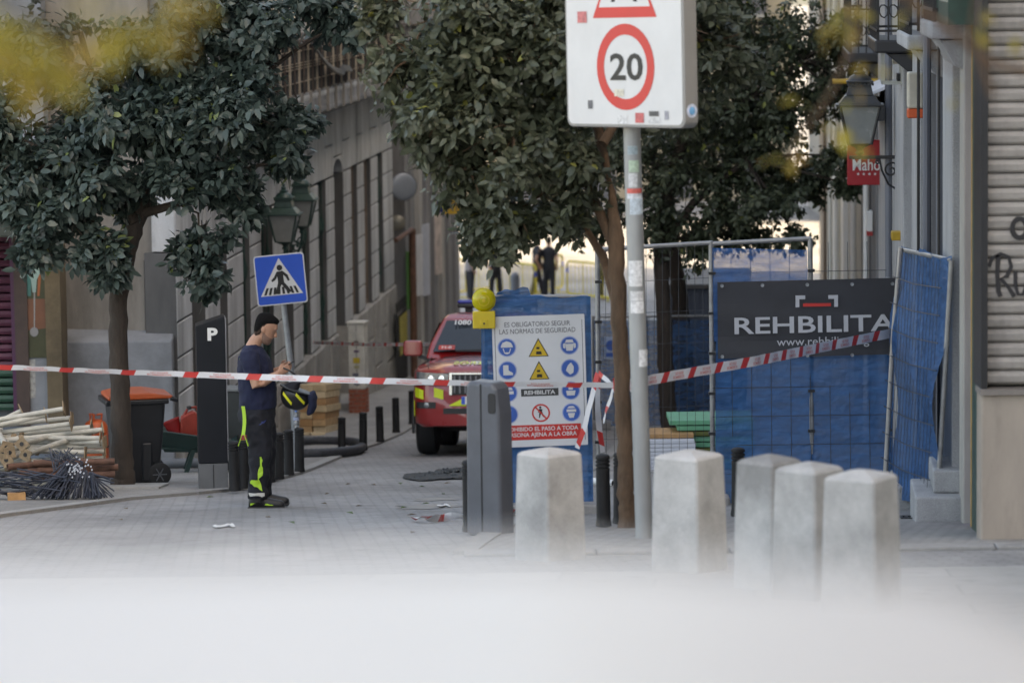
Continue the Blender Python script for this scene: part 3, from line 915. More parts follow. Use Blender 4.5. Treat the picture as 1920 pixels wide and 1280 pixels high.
# lattice floodlight box
o = wall_thing('floodlight_frame', 'square open metal lamp frame on the right wall above the alarm box', 'lamp frame', 1690, 155, TRW - .1)
mb = MB()
for x in (-.2, .0):
    for z in (0, .48): mb.box(x - .015, x + .015, -.2, .2, z - .015, z + .015)
    for y in (-.2, .2): mb.box(x - .015, x + .015, y - .015, y + .015, 0, .5)
for y in (-.2, .2):
    for z in (0, .48): mb.box(-.2, 0, y - .014, y + .014, z - .014, z + .014)
for k in range(8): mb.box(-.2, 0, -.18 + k * .05, -.165 + k * .05, .485, .495)
mb.build('frame', mat('pale_metal', (.5, .52, .5), .4, .5), o)
MB().box(-.05, .04, -.16, .16, .02, .10).build('ballast', M_blk, o)
for z in (.2, .36): MB().box(-.1, .0, -.03, .03, z, z + .08).build('fitting', mat('case_cream', (.5, .46, .38)), o, bevel=.01)
# yellow box and grey white box low on the far wall
o = MB().box(-.10, .05, -.1, .1, 0, .10).build('wall_box', mat('box_yellow', (.42, .25, .02), .5), None, bevel=.015)
s_, z_ = W(1688, 450, TRW - .1); o.location = street(TRW - .1, s_, z_); o.rotation_euler = (0, 0, -A)
tag(o, 'small yellow box on the right wall above the leaning fence', 'box')
o = wall_thing('wall_plate', 'small white plate with a red foot on the blue-grey wall', 'plate', 1633, 440, TRW - .1)
MB().box(-.06, .02, -.2, .2, .06, .34).build('plate', M_white, o, bevel=.01)
MB().box(-.06, .02, -.2, .2, 0, .058).build('foot', mat('plate_red', (.4, .03, .03), .5), o)
# yellow rail and pale awning behind the lantern
s_, z_ = W(1662, 152, TRW)
o = MB().tube([(-.7, 0, 0), (.05, 0, 0)], .035, 8).build('yellow_pole', mat('pole_yellow', (.5, .3, .03), .5), None)
o.location = street(TRW, s_, z_); o.rotation_euler = (0, 0, -A); tag(o, 'short yellow pole sticking out of the wall behind the lantern', 'pole')
s_, z_ = W(1680, 208, TRW)
o = thing('pale_awning', 'pale grey sunshade with black valance behind the right lantern', 'awning', street(TRW, s_, z_), -A)
mb = MB(); mb.prism([(0, .35), (-.55, .12), (-.55, .09), (0, .31)], 0, 2.5); mb.build('canopy', mat('canvas_pale', (.5, .52, .56), .8), o)
MB().box(-.56, -.02, -.01, 2.5, -.12, .088).build('valance', M_blk, o)
# black shop sign with white lettering, far right
s_, z_ = W(1547, 378, TRW)
o = thing('black_shop_sign', 'black projecting shop sign with pale letters at the far right', 'sign', street(TRW, s_, z_), -A)
MB().box(-1.1, 0, 0, .15, 0, .55).build('board', M_blk, o, bevel=.01)
text('XOO', .62, .22, mat('sign_pale', (.5, .5, .55)), o, (-.42, -.004, .3), bold=.02)
# red beer sign
s_, z_ = W(1667, 347, TRW)
o = thing('red_bar_sign', 'square red projecting bar sign with white name and stars', 'sign', street(TRW, s_, z_), -A)
sw = 77 / SC(s_); 
MB().box(-sw, -.02, 0, .14, 0, sw * 1.08).build('box', mat('sign_red', (.36, .012, .02), .4, var=.08), o, bevel=.012)
text('Mahou', sw * .80, sw * .30, M_white, o, (-sw * .47, -.006, sw * .50), bold=.008)
for k in range(5):
    mb = MB(); pts = []
    for q in range(10):
        r_ = .022 if q % 2 == 0 else .009
        a = math.pi / 2 + q * math.pi / 5
        pts.append((r_ * math.cos(a), -.006, r_ * math.sin(a)))
    mb.add(pts, [tuple(range(10))]).build('star', M_white, o, loc=(-sw * .47 - .144 + k * .072, 0, sw * .27))
MB().box(-.03, .08, .05, .09, sw * .2, sw * .26).build('mount', M_irn, o)
MB().box(-.03, .08, .05, .09, sw * .8, sw * .86).build('mount', M_irn, o)

# ------------------------------------------------------------------ lanterns
M_lglass = mat('lantern_glass', (.22, .23, .22), .25, var=.1, scale=6, spec=.6)
M_liron = mat('lantern_black', (.02, .022, .024), .45, var=.3, scale=16)
def frustum(mb, z0, w0, z1, w1, mi=0):
    vs = [(sx_ * w0 / 2, sy_ * w0 / 2, z0) for sx_, sy_ in ((-1, -1), (1, -1), (1, 1), (-1, 1))] + [(sx_ * w1 / 2, sy_ * w1 / 2, z1) for sx_, sy_ in ((-1, -1), (1, -1), (1, 1), (-1, 1))]
    return mb.add(vs, [(3, 2, 1, 0), (4, 5, 6, 7), (0, 1, 5, 4), (1, 2, 6, 5), (2, 3, 7, 6), (3, 0, 4, 7)], mi)
def lantern(name, label, loc, h, rz, metal, group=None):
    """four-sided lantern, h metres from the base ring to the finial tip; loc is the base"""
    o = thing(name, label, 'lantern', loc, rz, group)
    k = h / 1.0
    mb = MB(); frustum(mb, .08 * k, .25 * k, .50 * k, .44 * k); mb.build('glass', M_lglass, o)
    mb = MB()
    for a, b in ((-1, -1), (1, -1), (1, 1), (-1, 1)):
        mb.bar((a * .128 * k, b * .128 * k, .07 * k), (a * .223 * k, b * .223 * k, .505 * k), .022 * k, .022 * k)
    frustum(mb, .04 * k, .14 * k, .08 * k, .28 * k)
    mb.build('frame', metal, o)
    mb = MB(); frustum(mb, .50 * k, .54 * k, .525 * k, .54 * k); frustum(mb, .525 * k, .48 * k, .62 * k, .33 * k); frustum(mb, .62 * k, .30 * k, .76 * k, .24 * k); frustum(mb, .76 * k, .30 * k, .785 * k, .30 * k)
    mb.build('roof', metal, o, bevel=.008 * k)
    for q in range(7):
        for sgn in (-1, 1):
            MB().box(-.14 * k + q * .045 * k, -.115 * k + q * .045 * k, sgn * .15 * k - .012, sgn * .15 * k + .012, .73 * k, .76 * k).build('vent_tooth', metal, o)
    mb = MB(); mb.lathe([(.14 * k, .785 * k), (.11 * k, .83 * k), (.06 * k, .86 * k), (.07 * k, .88 * k), (.03 * k, .90 * k), (.045 * k, .93 * k), (.02 * k, .95 * k), (.03 * k, .97 * k), (.004, 1.0 * k)], 14)
    mb.build('finial', metal, o, smooth=True)
    MB().lathe([(.02 * k, -.06 * k), (.05 * k, -.03 * k), (.03 * k, .0), (.07 * k, .045 * k)], 12).build('base_ring', metal, o, smooth=True)
    return o
def spiral(c, r0, turns, n, plane, start=0, sgn=1):
    pts = []
    for i in range(n):
        u = i / (n - 1); a = start + sgn * turns * 2 * math.pi * u; r = r0 * (1 - .85 * u)
        pts.append(Vector(c) + Vector(plane[0]) * (r * math.cos(a)) + Vector(plane[1]) * (r * math.sin(a)))
    return pts
# right wall lantern on a scrolled bracket
Yl = 39.5
p = at(1612, 282, Yl)
lantern('wall_lantern', 'large black lantern on a scrolled bracket from the right wall', p, 165 / SC(Yl), -A, M_liron)
wl_ = W(1720, 285, TRW)
lt, ls = p.dot(VD), p.dot(UD)
br = thing('lantern_bracket', 'black scrolled iron bracket carrying the right lantern', 'bracket', street(TRW, ls, p.z - .03), -A)
LT = lt - TRW
MB().bar((LT - .12, 0, -.05), (.1, 0, -.05), .03, .04).build('arm', M_irn, br)
MB().tube([(LT * .55, 0, -.07), (LT * .5, 0, -.2), (LT * .35, 0, -.36), (LT * .15, 0, -.42), (0, 0, -.4)], .012, 8).build('brace', M_irn, br, smooth=True)
for c, r_, st, sg in (((LT * .28, 0, -.2), .1, 0, 1), ((LT * .6, 0, -.1), .035, 2, -1), ((LT * .05, 0, -.5), .07, 1.5, 1)):
    MB().tube(spiral(c, r_, 1.4, 26, ((1, 0, 0), (0, 0, 1)), st, sg), .011, 6).build('scroll', M_irn, br, smooth=True)
MB().box(.02, .1, -.03, .03, -.6, .06).build('wall_plate', M_irn, br)
# pair of green lanterns on the stone building
for px, py, Yq, hh, lab in ((534, 462, 50.0, 118, 'green lantern with white panes, left and lower of the pair on the stone wall'), (566, 432, 52.5, 112, 'green lantern with white panes, right and higher of the pair on the stone wall')):
    p = at(px, py, Yq)
    k = hh / SC(Yq)
    lantern('wall_lantern', lab, p, k, -A, M_green, 'pair of lanterns on the stone building')
    lt, ls = p.dot(VD), p.dot(UD)
    br = thing('lantern_bracket', ('green scrolled wall bracket under the lower left lantern' if px < 550 else 'green scrolled wall bracket under the higher right lantern'), 'bracket', street(TL, ls, p.z - .05), -A)
    d = lt - TL
    MB().tube([(0, 0, -.3), (d * .3, 0, -.34), (d * .7, 0, -.3), (d * .95, 0, -.15), (d, 0, .0)], .02, 8).build('arm', M_green, br, smooth=True)
    for c, r_, st, sg in (((d * .25, 0, -.2), .12, 0, 1), ((d * .6, 0, -.2), .09, 2, -1), ((d * .95, 0, -.12), .07, 1, 1), ((d * .8, 0, -.38), .06, 1, -1)):
        MB().tube(spiral(c, r_, 1.4, 26, ((1, 0, 0), (0, 0, 1)), st, sg), .014, 6).build('scroll', M_green, br, smooth=True)
    MB().box(-.02, .03, -.05, .05, -.5, -.1).build('wall_plate', M_green, br)

# ------------------------------------------------------------------ fittings on the left, far
Ym = 67.5
p = at(756, 350, Ym)
o = thing('convex_mirror', 'round convex traffic mirror on the dark gateway wall', 'mirror', p, .35)
r_ = 26 / SC(Ym)
mb = MB(); mb.lathe([(.01, -.07)] + [(r_ * math.sin(a * .15), -.07 + .07 * (a / 10) ** 2) for a in range(1, 11)], 24, axis='y'); mb.build('lens', mat('mirror_lens', (.24, .27, .31), .4, .2, var=.1), o, smooth=True)
MB().lathe([(r_ * .98, 0), (r_ * 1.06, -.01), (r_ * 1.06, .05), (r_ * .2, .09)], 24, axis='y').build('housing', M_gry2, o, smooth=True)
MB().bar((-.1, .08, 0), (-.9, .5, 0), .05, .05).build('arm', M_gry2, o)
p = at(745, 418, Ym)
o = thing('wall_bell', 'round dull alarm bell on the wall below the convex mirror', 'bell', p)
MB().lathe([(.13, .05), (.16, -.02), (.12, -.06), (.04, -.08)], 18, axis='y').build('gong', mat('bell_grey', (.2, .19, .16), .5, .4), o, smooth=True)
MB().box(-.5, -.0, .03, .1, -.04, .04).build('bracket', M_gry2, o)
s_, z_ = W(770, 430, TL2 + .12)
o = thing('brown_pipe', 'rusty brown downpipe with a side branch at the grey terrace corner', 'pipe', street(TL2 + .15, s_, Gs(TL2, s_)), -A)
z_ -= Gs(TL2, s_)
MB().tube([(0, 0, 0), (0, 0, z_)], .07, 10).build('downpipe', M_rust, o, smooth=True)
MB().tube([(0, 0, z_), (0, -.8, z_ + .0), (0, -3, z_ + .02)], .045, 8).build('branch', M_rust, o, smooth=True)
for px, pa, pb, c, lab in ((784, 470, 580, (.07, .20, .055), 'narrow green poster hung on the grey terrace'), (799, 440, 555, (.55, .56, .58), 'white curved banner on the grey terrace next to the green poster'), (812, 420, 555, (.42, .45, .52), 'pale blue-grey banner on the grey terrace beside the brass strip'), (835, 400, 515, (.5, .42, .38), 'tall printed shop banner under the yellow sign')):
    s_, z1 = W(px, pa, TL2 + .25); _, z0 = W(px, pb, TL2 + .25)
    o = MB().add([(.0, -.2, 0), (.07, .05, 0), (.09, .25, 0), (.09, .25, z1 - z0), (.07, .05, z1 - z0), (0, -.2, z1 - z0), (-.03, -.2, 0), (.04, .05, 0), (.06, .25, 0), (.06, .25, z1 - z0), (.04, .05, z1 - z0), (-.03, -.2, z1 - z0)],
                 [(0, 1, 4, 5), (1, 2, 3, 4), (7, 6, 11, 10), (8, 7, 10, 9), (5, 4, 10, 11), (4, 3, 9, 10), (1, 0, 6, 7), (2, 1, 7, 8), (0, 5, 11, 6), (3, 2, 8, 9)]).build('hanging_banner', mat('banner_%d' % px, c, .5, var=.35 if px == 835 else .12, scale=5), None)
    o.location = street(TL2 + .06, s_, z0); o.rotation_euler = (0, 0, -A)
    tag(o, lab, 'banner')
s_, z_ = W(823, 402, TL2)
o = thing('yellow_shop_sign', 'projecting yellow shop sign with dark blue edge among the leaves', 'sign', street(TL2, s_, z_), -A)
MB().box(.1, .65, 0, .1, 0, .34).build('board', mat('sign_yellow', (.55, .33, .03), .5), o, bevel=.01)
MB().box(-.05, .098, -.01, .12, -.05, .42).build('end_cap', mat('sign_navy', (.02, .03, .12), .5), o)
text('AYR', .44, .2, M_gry2, o, (.38, -.006, .17), bold=.02)
# unseen apartment block, added outside the frame to shade the crossing
def side_block():
    x0, x1, y0, y1 = 9.0, 24.0, -26.0, 22.0
    o = thing('added_shade_building', 'unseen apartment building added across the side street for its shade', 'building', (x0, y0, G(y0)))
    og = (x0, y0, G(y0))
    MB(og).box(x0, x1, y0, y1, -3, 15).build('wall', M_crm2, o)
    for k in range(8):
        for q in range(2):
            y = y0 + 2 + k * 5.6; z = 4 + q * 4.0
            w = MB(og).box(x0 - .05, x0 + .02, y, y + 1.4, z, z + 2.4).build('window', M_fwin, o)
            MB(og).box(x0 - .25, x0 - .051, y - .15, y + 1.55, z - .15, z).build('sill', M_gran, w)
side_block()

# ================================================================== street furniture
M_bol = mat('bollard_black', (.018, .018, .019), .6, 0, var=.5, scale=9, streak=3, grime=.2, spec=.25)
def bollard_mesh():
    mb = MB()
    r = .055
    pr = [(r * 1.12, 0), (r * 1.1, .02), (r, .05), (r * .97, .40)]
    for k in range(3):
        z = .40 + k * .026
        pr += [(r * .97, z), (r * .84, z + .004), (r * .84, z + .010), (r * 1.02, z + .013), (r * 1.02, z + .024)]
    pr += [(r * 1.0, .482), (r * .8, .492), (r * .3, .498), (.001, .5)]
    mb.lathe(pr, 20)
    return mb.mesh('bollard', M_bol, True)
BOLM = bollard_mesh(); BOLM.set_sharp_from_angle(angle=R(30))
gB = 'black bollards along the pavement edges'
first = 'black ringed bollard '
for (px, py, hpx, lab) in (
    (440, 919, 94, first + 'just right of the parking meter, nearest the man\'s back'),
    (459, 914, 92, first + 'partly hidden behind the man\'s knees'),
    (506, 903, 93, first + 'right behind the man\'s legs, in front of the wheelbarrow'),
    (523, 897, 88, first + 'third from the right in the row by the timber'),
    (542, 890, 86, first + 'between the plastic bottle bollard and the man'),
    (562, 884, 84, first + 'with the plastic bottle standing on it'),
    (641, 843, 62, first + 'standing inside the loop of the black hose'),
    (681, 843, 72, first + 'just right of the black hose loop'),
    (713, 828, 68, first + 'third of the row leading to the red car, below the cabinet'),
    (743, 811, 67, first + 'second from the red car'),
    (773, 795, 64, first + 'closest to the red car\'s mirror'),
    (882, 995, 136, first + 'half hidden behind the rounded grey post'),
    (1132, 985, 137, first + 'between the safety board and the tree trunk'),
    (1163, 980, 135, first + 'half hidden behind the slender tree trunk'),
    (1384, 966, 130, first + 'in front of the dark banner fence')):
    p = on(px, py, .03)
    b = link('bollard', BOLM, None, p)
    h = hpx / SC(p.y)
    b.scale = (1, 1, h / .5)
    b.rotation_euler = (random.uniform(-.015, .015), random.uniform(-.02, .02), random.uniform(0, 6))
    tag(b, lab, 'bollard', gB)

# granite bollards
M_gpost = mat('bollard_granite', (.45, .44, .425), .85, var=.16, scale=5, grain=.10, grime=.5, bump=.15, bscale=30)
for (px, py, wpx, tpy, lab, rz) in (
    (1032, 1046, 126, 836, 'square granite bollard in front of the white safety board', .72),
    (1293, 1068, 138, 840, 'square granite bollard right of the speed sign pole', .95),
    (1443, 1100, 128, 848, 'leftmost of the three granite bollards standing close together', .80),
    (1518, 1118, 135, 862, 'middle of the three granite bollards standing close together', .85),
    (1615, 1142, 150, 876, 'rightmost granite bollard of the three close together, its top stained', 1.02)):
    p = on(px, py, .004)
    S_ = SC(p.y)
    w = wpx / S_ / 1.34; h = (py - tpy) / S_
    mb = MB()
    w0, w1 = w / 2 * 1.06, w / 2 * .94
    for z, ww in ((-.2, w0), (0, w0), (h * .86, w1), (h * .94, w1 * .92), (h, w1 * .25)):
        pass
    vs = []; fs = []
    lev = ((-.25, w0), (h * .5, w / 2), (h * .94, w1), (h * .962, w1 * .93), (h, w1 * .2))
    for z, ww in lev: vs += [(-ww, -ww, z), (ww, -ww, z), (ww, ww, z), (-ww, ww, z)]
    for i in range(len(lev) - 1):
        for k in range(4):
            a = 4 * i + k; b = 4 * i + (k + 1) % 4
            fs.append((a, b, b + 4, a + 4))
    fs += [(3, 2, 1, 0), tuple(4 * (len(lev) - 1) + k for k in range(4))]
    o = mb.add(vs, fs).build('granite_bollard', M_gpost, None, bevel=.028, loc=p, rot=(0, 0, rz), seg=4)
    tag(o, lab, 'bollard', 'granite bollards at the crossing')

# rounded grey post in the foreground
p = on(920, 1002, .004); S_ = SC(p.y)
o = thing('charging_post', 'tall dark grey rounded street post in front of the safety board', 'post', p, -.55)
M_cpost = mat('post_anthracite', (.10, .108, .125), .45, var=.12, scale=5, grime=.15)
H = 292 / S_; W_ = 78 / S_
prof = [(-W_ * .5, 0), (W_ * .5, 0), (W_ * .47, H * .80), (W_ * .40, H * .955), (W_ * .28, H * .995), (-W_ * .40, H), (-W_ * .47, H * .97)]
mb = MB(); mb.prism(prof, -.1, .1); mb.build('shell', M_cpost, o, bevel=.03, seg=3)
mb = MB(); mb.prism([(-W_ * .05, .02), (-.004, .02), (-.004, H * .985), (-W_ * .05, H * .985)], -.104, -.1); mb.build('seam', M_blk, o)
mb = MB(); mb.prism(rrect(W_ * .18, W_ * .38, H * .80, H * .93, .02), -.106, -.099); mb.build('slot', M_blk, o)

# parking meter
p = on(400, 914, .03); S_ = SC(p.y)
o = thing('parking_meter', 'tall dark slab parking meter with a white P, slanted top', 'parking meter', p, .12)
M_pm = mat('meter_black', (.009, .011, .015), .45, var=.12, scale=4, grime=.15, spec=.25)
w = 54 / S_; h = 325 / S_; hb = 50 / S_
mb = MB(); mb.box(-w / 2, w / 2, -.16, .16, 0, hb); mb.build('foot', mat('meter_grey', (.13, .135, .14), .5, .3, var=.15), o, bevel=.006)
MB().box(-.004, .004, -.165, -.158, 0.01, hb - .01).build('foot_seam', M_blk, o)
mb = MB(); mb.prism([(-w / 2, hb + .003), (w / 2, hb + .003), (w / 2, h), (-w / 2, h - .09)], -.17, .17); mb.build('body', M_pm, o, bevel=.008)
MB().box(w / 2 + .0005, w / 2 + .012, -.16, .16, hb + .02, h - .02).build('side_strip', mat('strip_steel', (.3, .3, .32), .35, .7), o)
text('P', 19 / S_, 24 / S_, M_white, o, (.02, -.1735, h - 32 / S_), bold=.04)

# crossing sign on a bent pole
M_sblue = mat('sign_blue', (.005, .085, .50), .35, var=.06)
M_swhite = mat('sign_white', (.62, .62, .62), .4, var=.05)
M_sblack = mat('sign_black', (.012, .012, .013), .45)
M_sred = mat('sign_red_film', (.60, .035, .03), .4, var=.06)
M_galv = mat('galvanised', (.30, .32, .34), .45, .55, var=.18, scale=12)
p = on(553, 880, .03); Yq = p.y
c = at(526, 523, Yq); S_ = SC(Yq)
o = thing('crossing_sign', 'blue square pedestrian crossing sign tilted on a bent pole', 'sign', p)
rel = c - p
MB().tube([(0, 0, 0), (.0, 0, .5), (at(546, 690, Yq).x - p.x, 0, at(546, 690, Yq).z - p.z), (at(530, 560, Yq).x - p.x, 0, at(530, 560, Yq).z - p.z), (rel.x, .0, rel.z + .2)], [.036, .036, .036, .034, .032], 12).build('pole', M_galv, o, smooth=True)
hw = 47 / S_
bl = MB(); bl.prism(rrect(-hw, hw, -hw, hw, .035), -.055, -.045); bl = bl.build('board', M_swhite, o, loc=rel, rot=(0, -R(4.5), R(4)))
mb = MB(); mb.prism(rrect(-hw + .014, hw - .014, -hw + .014, hw - .014, .028), -.058, -.0551); mb.build('blue_field', M_sblue, bl)
def poly(name, pts, y, m, par): return MB().add([(x, y, z) for x, z in pts], [tuple(range(len(pts)))]).build(name, m, par)
k = hw
poly('white_triangle', [(-.84 * k, -.62 * k), (.84 * k, -.62 * k), (0, .86 * k)], -.0600, M_swhite, bl)
for q in range(8):
    x = -.66 * k + q * .185 * k
    poly('stripe', [(x - .05 * k, -.58 * k), (x + .05 * k, -.58 * k), (x * .82 + .05 * k, -.30 * k), (x * .82 - .05 * k, -.30 * k)], -.0612, M_sblack, bl)
disc(MB(), 0.0, .47 * k, .115 * k, -.0632, -.0628, 18).build('walker_head', M_sblack, bl)
poly('walker_body', [(-.13 * k, .32 * k), (.10 * k, .34 * k), (.30 * k, .16 * k), (.36 * k, -.06 * k), (.28 * k, -.08 * k), (.21 * k, .09 * k), (.12 * k, .17 * k), (.13 * k, -.12 * k), (.27 * k, -.30 * k), (.40 * k, -.52 * k), (.26 * k, -.54 * k), (.12 * k, -.34 * k), (.02 * k, -.20 * k),
     (-.06 * k, -.36 * k), (-.12 * k, -.57 * k), (-.28 * k, -.57 * k), (-.18 * k, -.34 * k), (-.11 * k, -.1 * k), (-.12 * k, .13 * k), (-.2 * k, .0 * k), (-.34 * k, -.08 * k), (-.37 * k, -.0 * k), (-.26 * k, .1 * k)], -.0628, M_sblack, bl)

# speed limit box sign in the right foreground
Yq = on(1208, 1012).y
p = on(1208, 1012, .004); S_ = SC(Yq)
tp = at(1184, 245, Yq)
o = thing('speed_sign', 'tall white box sign with a red ringed 20 on a grey stickered pole', 'sign', p)
M_pole = mat('pole_grey', (.33, .34, .34), .5, .35, var=.16, scale=6, streak=4)
rel = tp - p
MB().tube([(0, 0, 0), (rel.x * .5, 0, rel.z * .5), (rel.x, 0, rel.z), (rel.x * 1.08, 0, rel.z * 1.12)], .062, 16).build('pole', M_pole, o, smooth=True)
yaw = R(-50)
wb = (209 / S_) / math.cos(yaw); tb = .125
ctr = at((1066 + 1275) / 2, 235, Yq)
zb = at(1170, 236, Yq).z - p.z
hb = 1.45
# board frame: local x along the face, local -y the face normal
bx = MB(); bx.prism(rrect(-wb / 2, wb / 2, 0, hb, .06), -tb / 2, tb / 2)
bo = bx.build('box', mat('sign_case', (.27, .265, .26), .45, .3, var=.1), o, loc=(ctr.x - p.x + .045, -.17, zb), rot=(0, -R(.9), yaw), bevel=.008)
f = -tb / 2
mb = MB(); mb.prism(rrect(-wb / 2 + .022, wb / 2 - .022, .022, hb - .022, .05), f - .004, f - .0002); mb.build('face', M_swhite, bo)
zc = (239 - 128) / S_ ; ro = 79 / S_; ri = 59 / S_
ring(MB(), 0.02, zc, ri, ro, f - .0062).build('red_ring', M_sred, bo)
text('20', 60 / S_ * 1.5, 50 / S_, M_sblack, bo, (.03, f - .0066, zc), bold=.02)
# warning triangle above, its lower edge in view
zt = (239 - 38) / S_; tw = 56 / S_ / math.cos(yaw)
def tri(x, z0, w, h): return [(x - w, z0), (x + w, z0), (x + w * .96, z0 + .03), (x + .03, z0 + h), (x - .03, z0 + h), (x - w * .96, z0 + .03)]
poly('red_triangle', tri(.02, zt, tw, tw * 1.72), f - .0062, M_sred, bo)
poly('white_triangle', tri(.02, zt + .075, tw * .80, tw * 1.36), f - .0070, M_swhite, bo)
for sgn in (-1, 1):
    poly('walker_leg', [(.02 + sgn * .02, zt + .26), (.02 + sgn * .06, zt + .26), (.02 + sgn * .14, zt + .11), (.02 + sgn * .10, zt + .11)], f - .0076 - .0003 * sgn, M_sblack, bo)
disc(MB(), .03, zt + .5, .05, f - .0078, f - .0074).build('walker_head', M_sblack, bo)
# stickers
stk = lambda c, i: mat('sticker_%d' % i, c, .5, var=.35, scale=40)
def sticker(par, x, z, w, h, y, c, i): return MB().add([(x - w / 2, y, z - h / 2), (x + w / 2, y, z - h / 2), (x + w / 2, y, z + h / 2), (x - w / 2, y, z + h / 2)], [(0, 1, 2, 3)]).build('sticker', stk(c, i), par)
sticker(bo, -.02, .055, .10, .06, f - .0075, (.6, .6, .6), 1); sticker(bo, .16, .07, .09, .07, f - .0076, (.55, .12, .12), 2)
sticker(bo, .31, .055, .12, .035, f - .0077, (.55, .55, .55), 3); sticker(bo, .31, .10, .10, .035, f - .0078, (.08, .08, .08), 4)
sticker(bo, .44, .09, .04, .06, f - .0076, (.3, .3, .34), 5); sticker(bo, -.36, .16, .05, .06, f - .0077, (.12, .12, .13), 6)
sticker(bo, -.43, .78, .10, .08, f - .0078, (.55, .16, .16), 7); sticker(bo, -.05, .245, .1, .05, f - .008, (.62, .58, .48), 8)
mb = MB(); mb.lathe([(.048, 0), (.048, .002)], 20, axis='x'); mb.build('round_sticker', stk((.55, .60, .72), 9), bo, loc=(wb / 2 + .0006, 0, .12))
mb = MB(); mb.lathe([(.028, 0), (.028, .002)], 20, axis='x'); mb.build('round_sticker', stk((.12, .35, .6), 19), bo, loc=(wb / 2 + .003, 0, .12))
# pole stickers wrap a little round the pole
def pole_sticker(py, hpx, c, i, a0=-60, a1=40):
    z = at(1190, py, Yq).z - p.z; h = hpx / S_
    xo = rel.x * z / rel.z
    vs = []; n = 6
    for kk in range(n + 1):
        a = R(-90 + a0 + (a1 - a0) * kk / n)
        for zz in (z - h / 2, z + h / 2): vs.append((xo + .0635 * math.cos(a), .0635 * math.sin(a), zz))
    MB().add(vs, [(2 * q, 2 * q + 2, 2 * q + 3, 2 * q + 1) for q in range(n)]).build('sticker', stk(c, i), o)
for py, hp, c, i, a0, a1 in ((280, 16, (.30, .38, .42), 10, -35, 35), (310, 22, (.40, .52, .40), 11, -30, 40), (336, 26, (.55, .56, .57), 12, -35, 25), (356, 9, (.6, .12, .1), 13, -50, 60), (366, 10, (.6, .62, .66), 18, -50, 60), (385, 30, (.48, .56, .62), 14, -30, 70), (510, 48, (.66, .66, .66), 15, -60, 40), (552, 18, (.6, .6, .6), 16, -50, 45), (573, 22, (.7, .7, .7), 17, -50, 45), (668, 32, (.66, .67, .68), 20, 0, 80)):
    pole_sticker(py, hp, c, i, a0, a1)

# wheelie bin
p = on(258, 906, .03); S_ = SC(p.y)
o = thing('wheelie_bin', 'black wheeled rubbish bin with an orange lid behind the left tree', 'bin', p, .25)
M_binb = mat('bin_black', (.012, .013, .016), .42, var=.2, scale=5)
M_bino = mat('bin_orange', (.55, .10, .03), .45, var=.12, scale=5)
h = 172 / S_
mb = MB()
vs = []
for z, x0, x1, yy in ((.02, -.22, .20, .20), (h * .55, -.27, .25, .25), (h * .93, -.30, .28, .28)): vs += [(x0, -yy, z), (x1, -yy, z), (x1, yy, z), (x0, yy, z)]
mb.add(vs, [(3, 2, 1, 0), (8, 9, 10, 11)] + [(4 * i + k, 4 * i + (k + 1) % 4, 4 * i + (k + 1) % 4 + 4, 4 * i + k + 4) for i in range(2) for k in range(4)])
mb.build('body', M_binb, o, bevel=.03)
MB().box(.02, .13, -.265, -.2, .05, h * .48).build('front_recess', M_binb, o, bevel=.02)
MB().box(-.36, .31, -.31, .31, h * .90, h * .955).build('rim', M_binb, o, bevel=.012)
mb = MB(); mb.prism([(-.33, h * .957), (.33, h * .957), (.36, h * .985), (.1, h * 1.03), (-.2, h * 1.03), (-.33, h * 1.0)], -.3, .3); mb.build('lid', M_bino, o, bevel=.015)
MB().tube([(.33, -.28, h * .95), (.40, -.28, h * .93), (.40, .28, h * .93), (.33, .28, h * .95)], .018, 8).build('handle', M_binb, o)
M_tyre = mat('tyre_rubber', (.014, .014, .015), .75, var=.2, scale=12)
for yy in (-.24, .24):
    wv = MB(); wv.lathe([(.04, -.035), (.10, -.04), (.125, -.025), (.125, .025), (.10, .04), (.04, .035)], 24, axis='y'); wv = wv.build('wheel', M_tyre, o, smooth=True, loc=(.20, yy, .125))
    for q in range(6):
        a = q * math.pi / 3
        MB().bar((0, -.043, 0), (.075 * math.cos(a), -.043, .075 * math.sin(a)), .012, .01).build('spoke', M_cpost, wv)
# flat kerb slab the tree and bin stand on
pp = on(225, 916, .03)
o = MB().box(-.5, .42, -.12, .9, 0, .035).build('tree_grate', M_plinth, None, loc=(pp.x, pp.y - .05, G(pp.y) + .028), rot=(-.11, 0, 0), bevel=.008)
tag(o, 'low grey stone slab around the left tree\'s foot', 'slab')

# gas bottle, wheelbarrow with red can and bucket
M_gas = mat('gas_orange', (.50, .085, .02), .45, var=.2, scale=7, grime=.3)
p = on(181, 872, .03); S_ = SC(p.y)
o = thing('gas_bottle', 'orange gas bottle behind the white props, left of the bin', 'gas bottle', p)
hh = 96 / S_
MB().lathe([(.12, 0), (.13, .02), (.15, .05), (.155, .10), (.155, hh * .68), (.15, hh * .76), (.12, hh * .85), (.06, hh * .90), (.03, hh * .91)], 24).build('body', M_gas, o, smooth=True)
MB().lathe([(.157, hh * .36), (.159, hh * .365), (.159, hh * .385), (.157, hh * .39)], 24, caps=False).build('band', M_blk, o)
for a in (.6, 2.5, 4.6): MB().tube([(.08 * math.cos(a), .08 * math.sin(a), hh * .88), (.09 * math.cos(a), .09 * math.sin(a), hh), (.02 * math.cos(a), .02 * math.sin(a), hh * .99)], .014, 6).build('collar', M_gas, o)
p = on(345, 884, .03); S_ = SC(p.y)
o = thing('wheelbarrow', 'dark green wheelbarrow loaded with red containers beside the bin', 'wheelbarrow', p, .1)
M_bar = mat('barrow_green', (.011, .036, .032), .5, var=.25, scale=7, grime=.3)
zt = 60 / S_; zb_ = 42 / S_
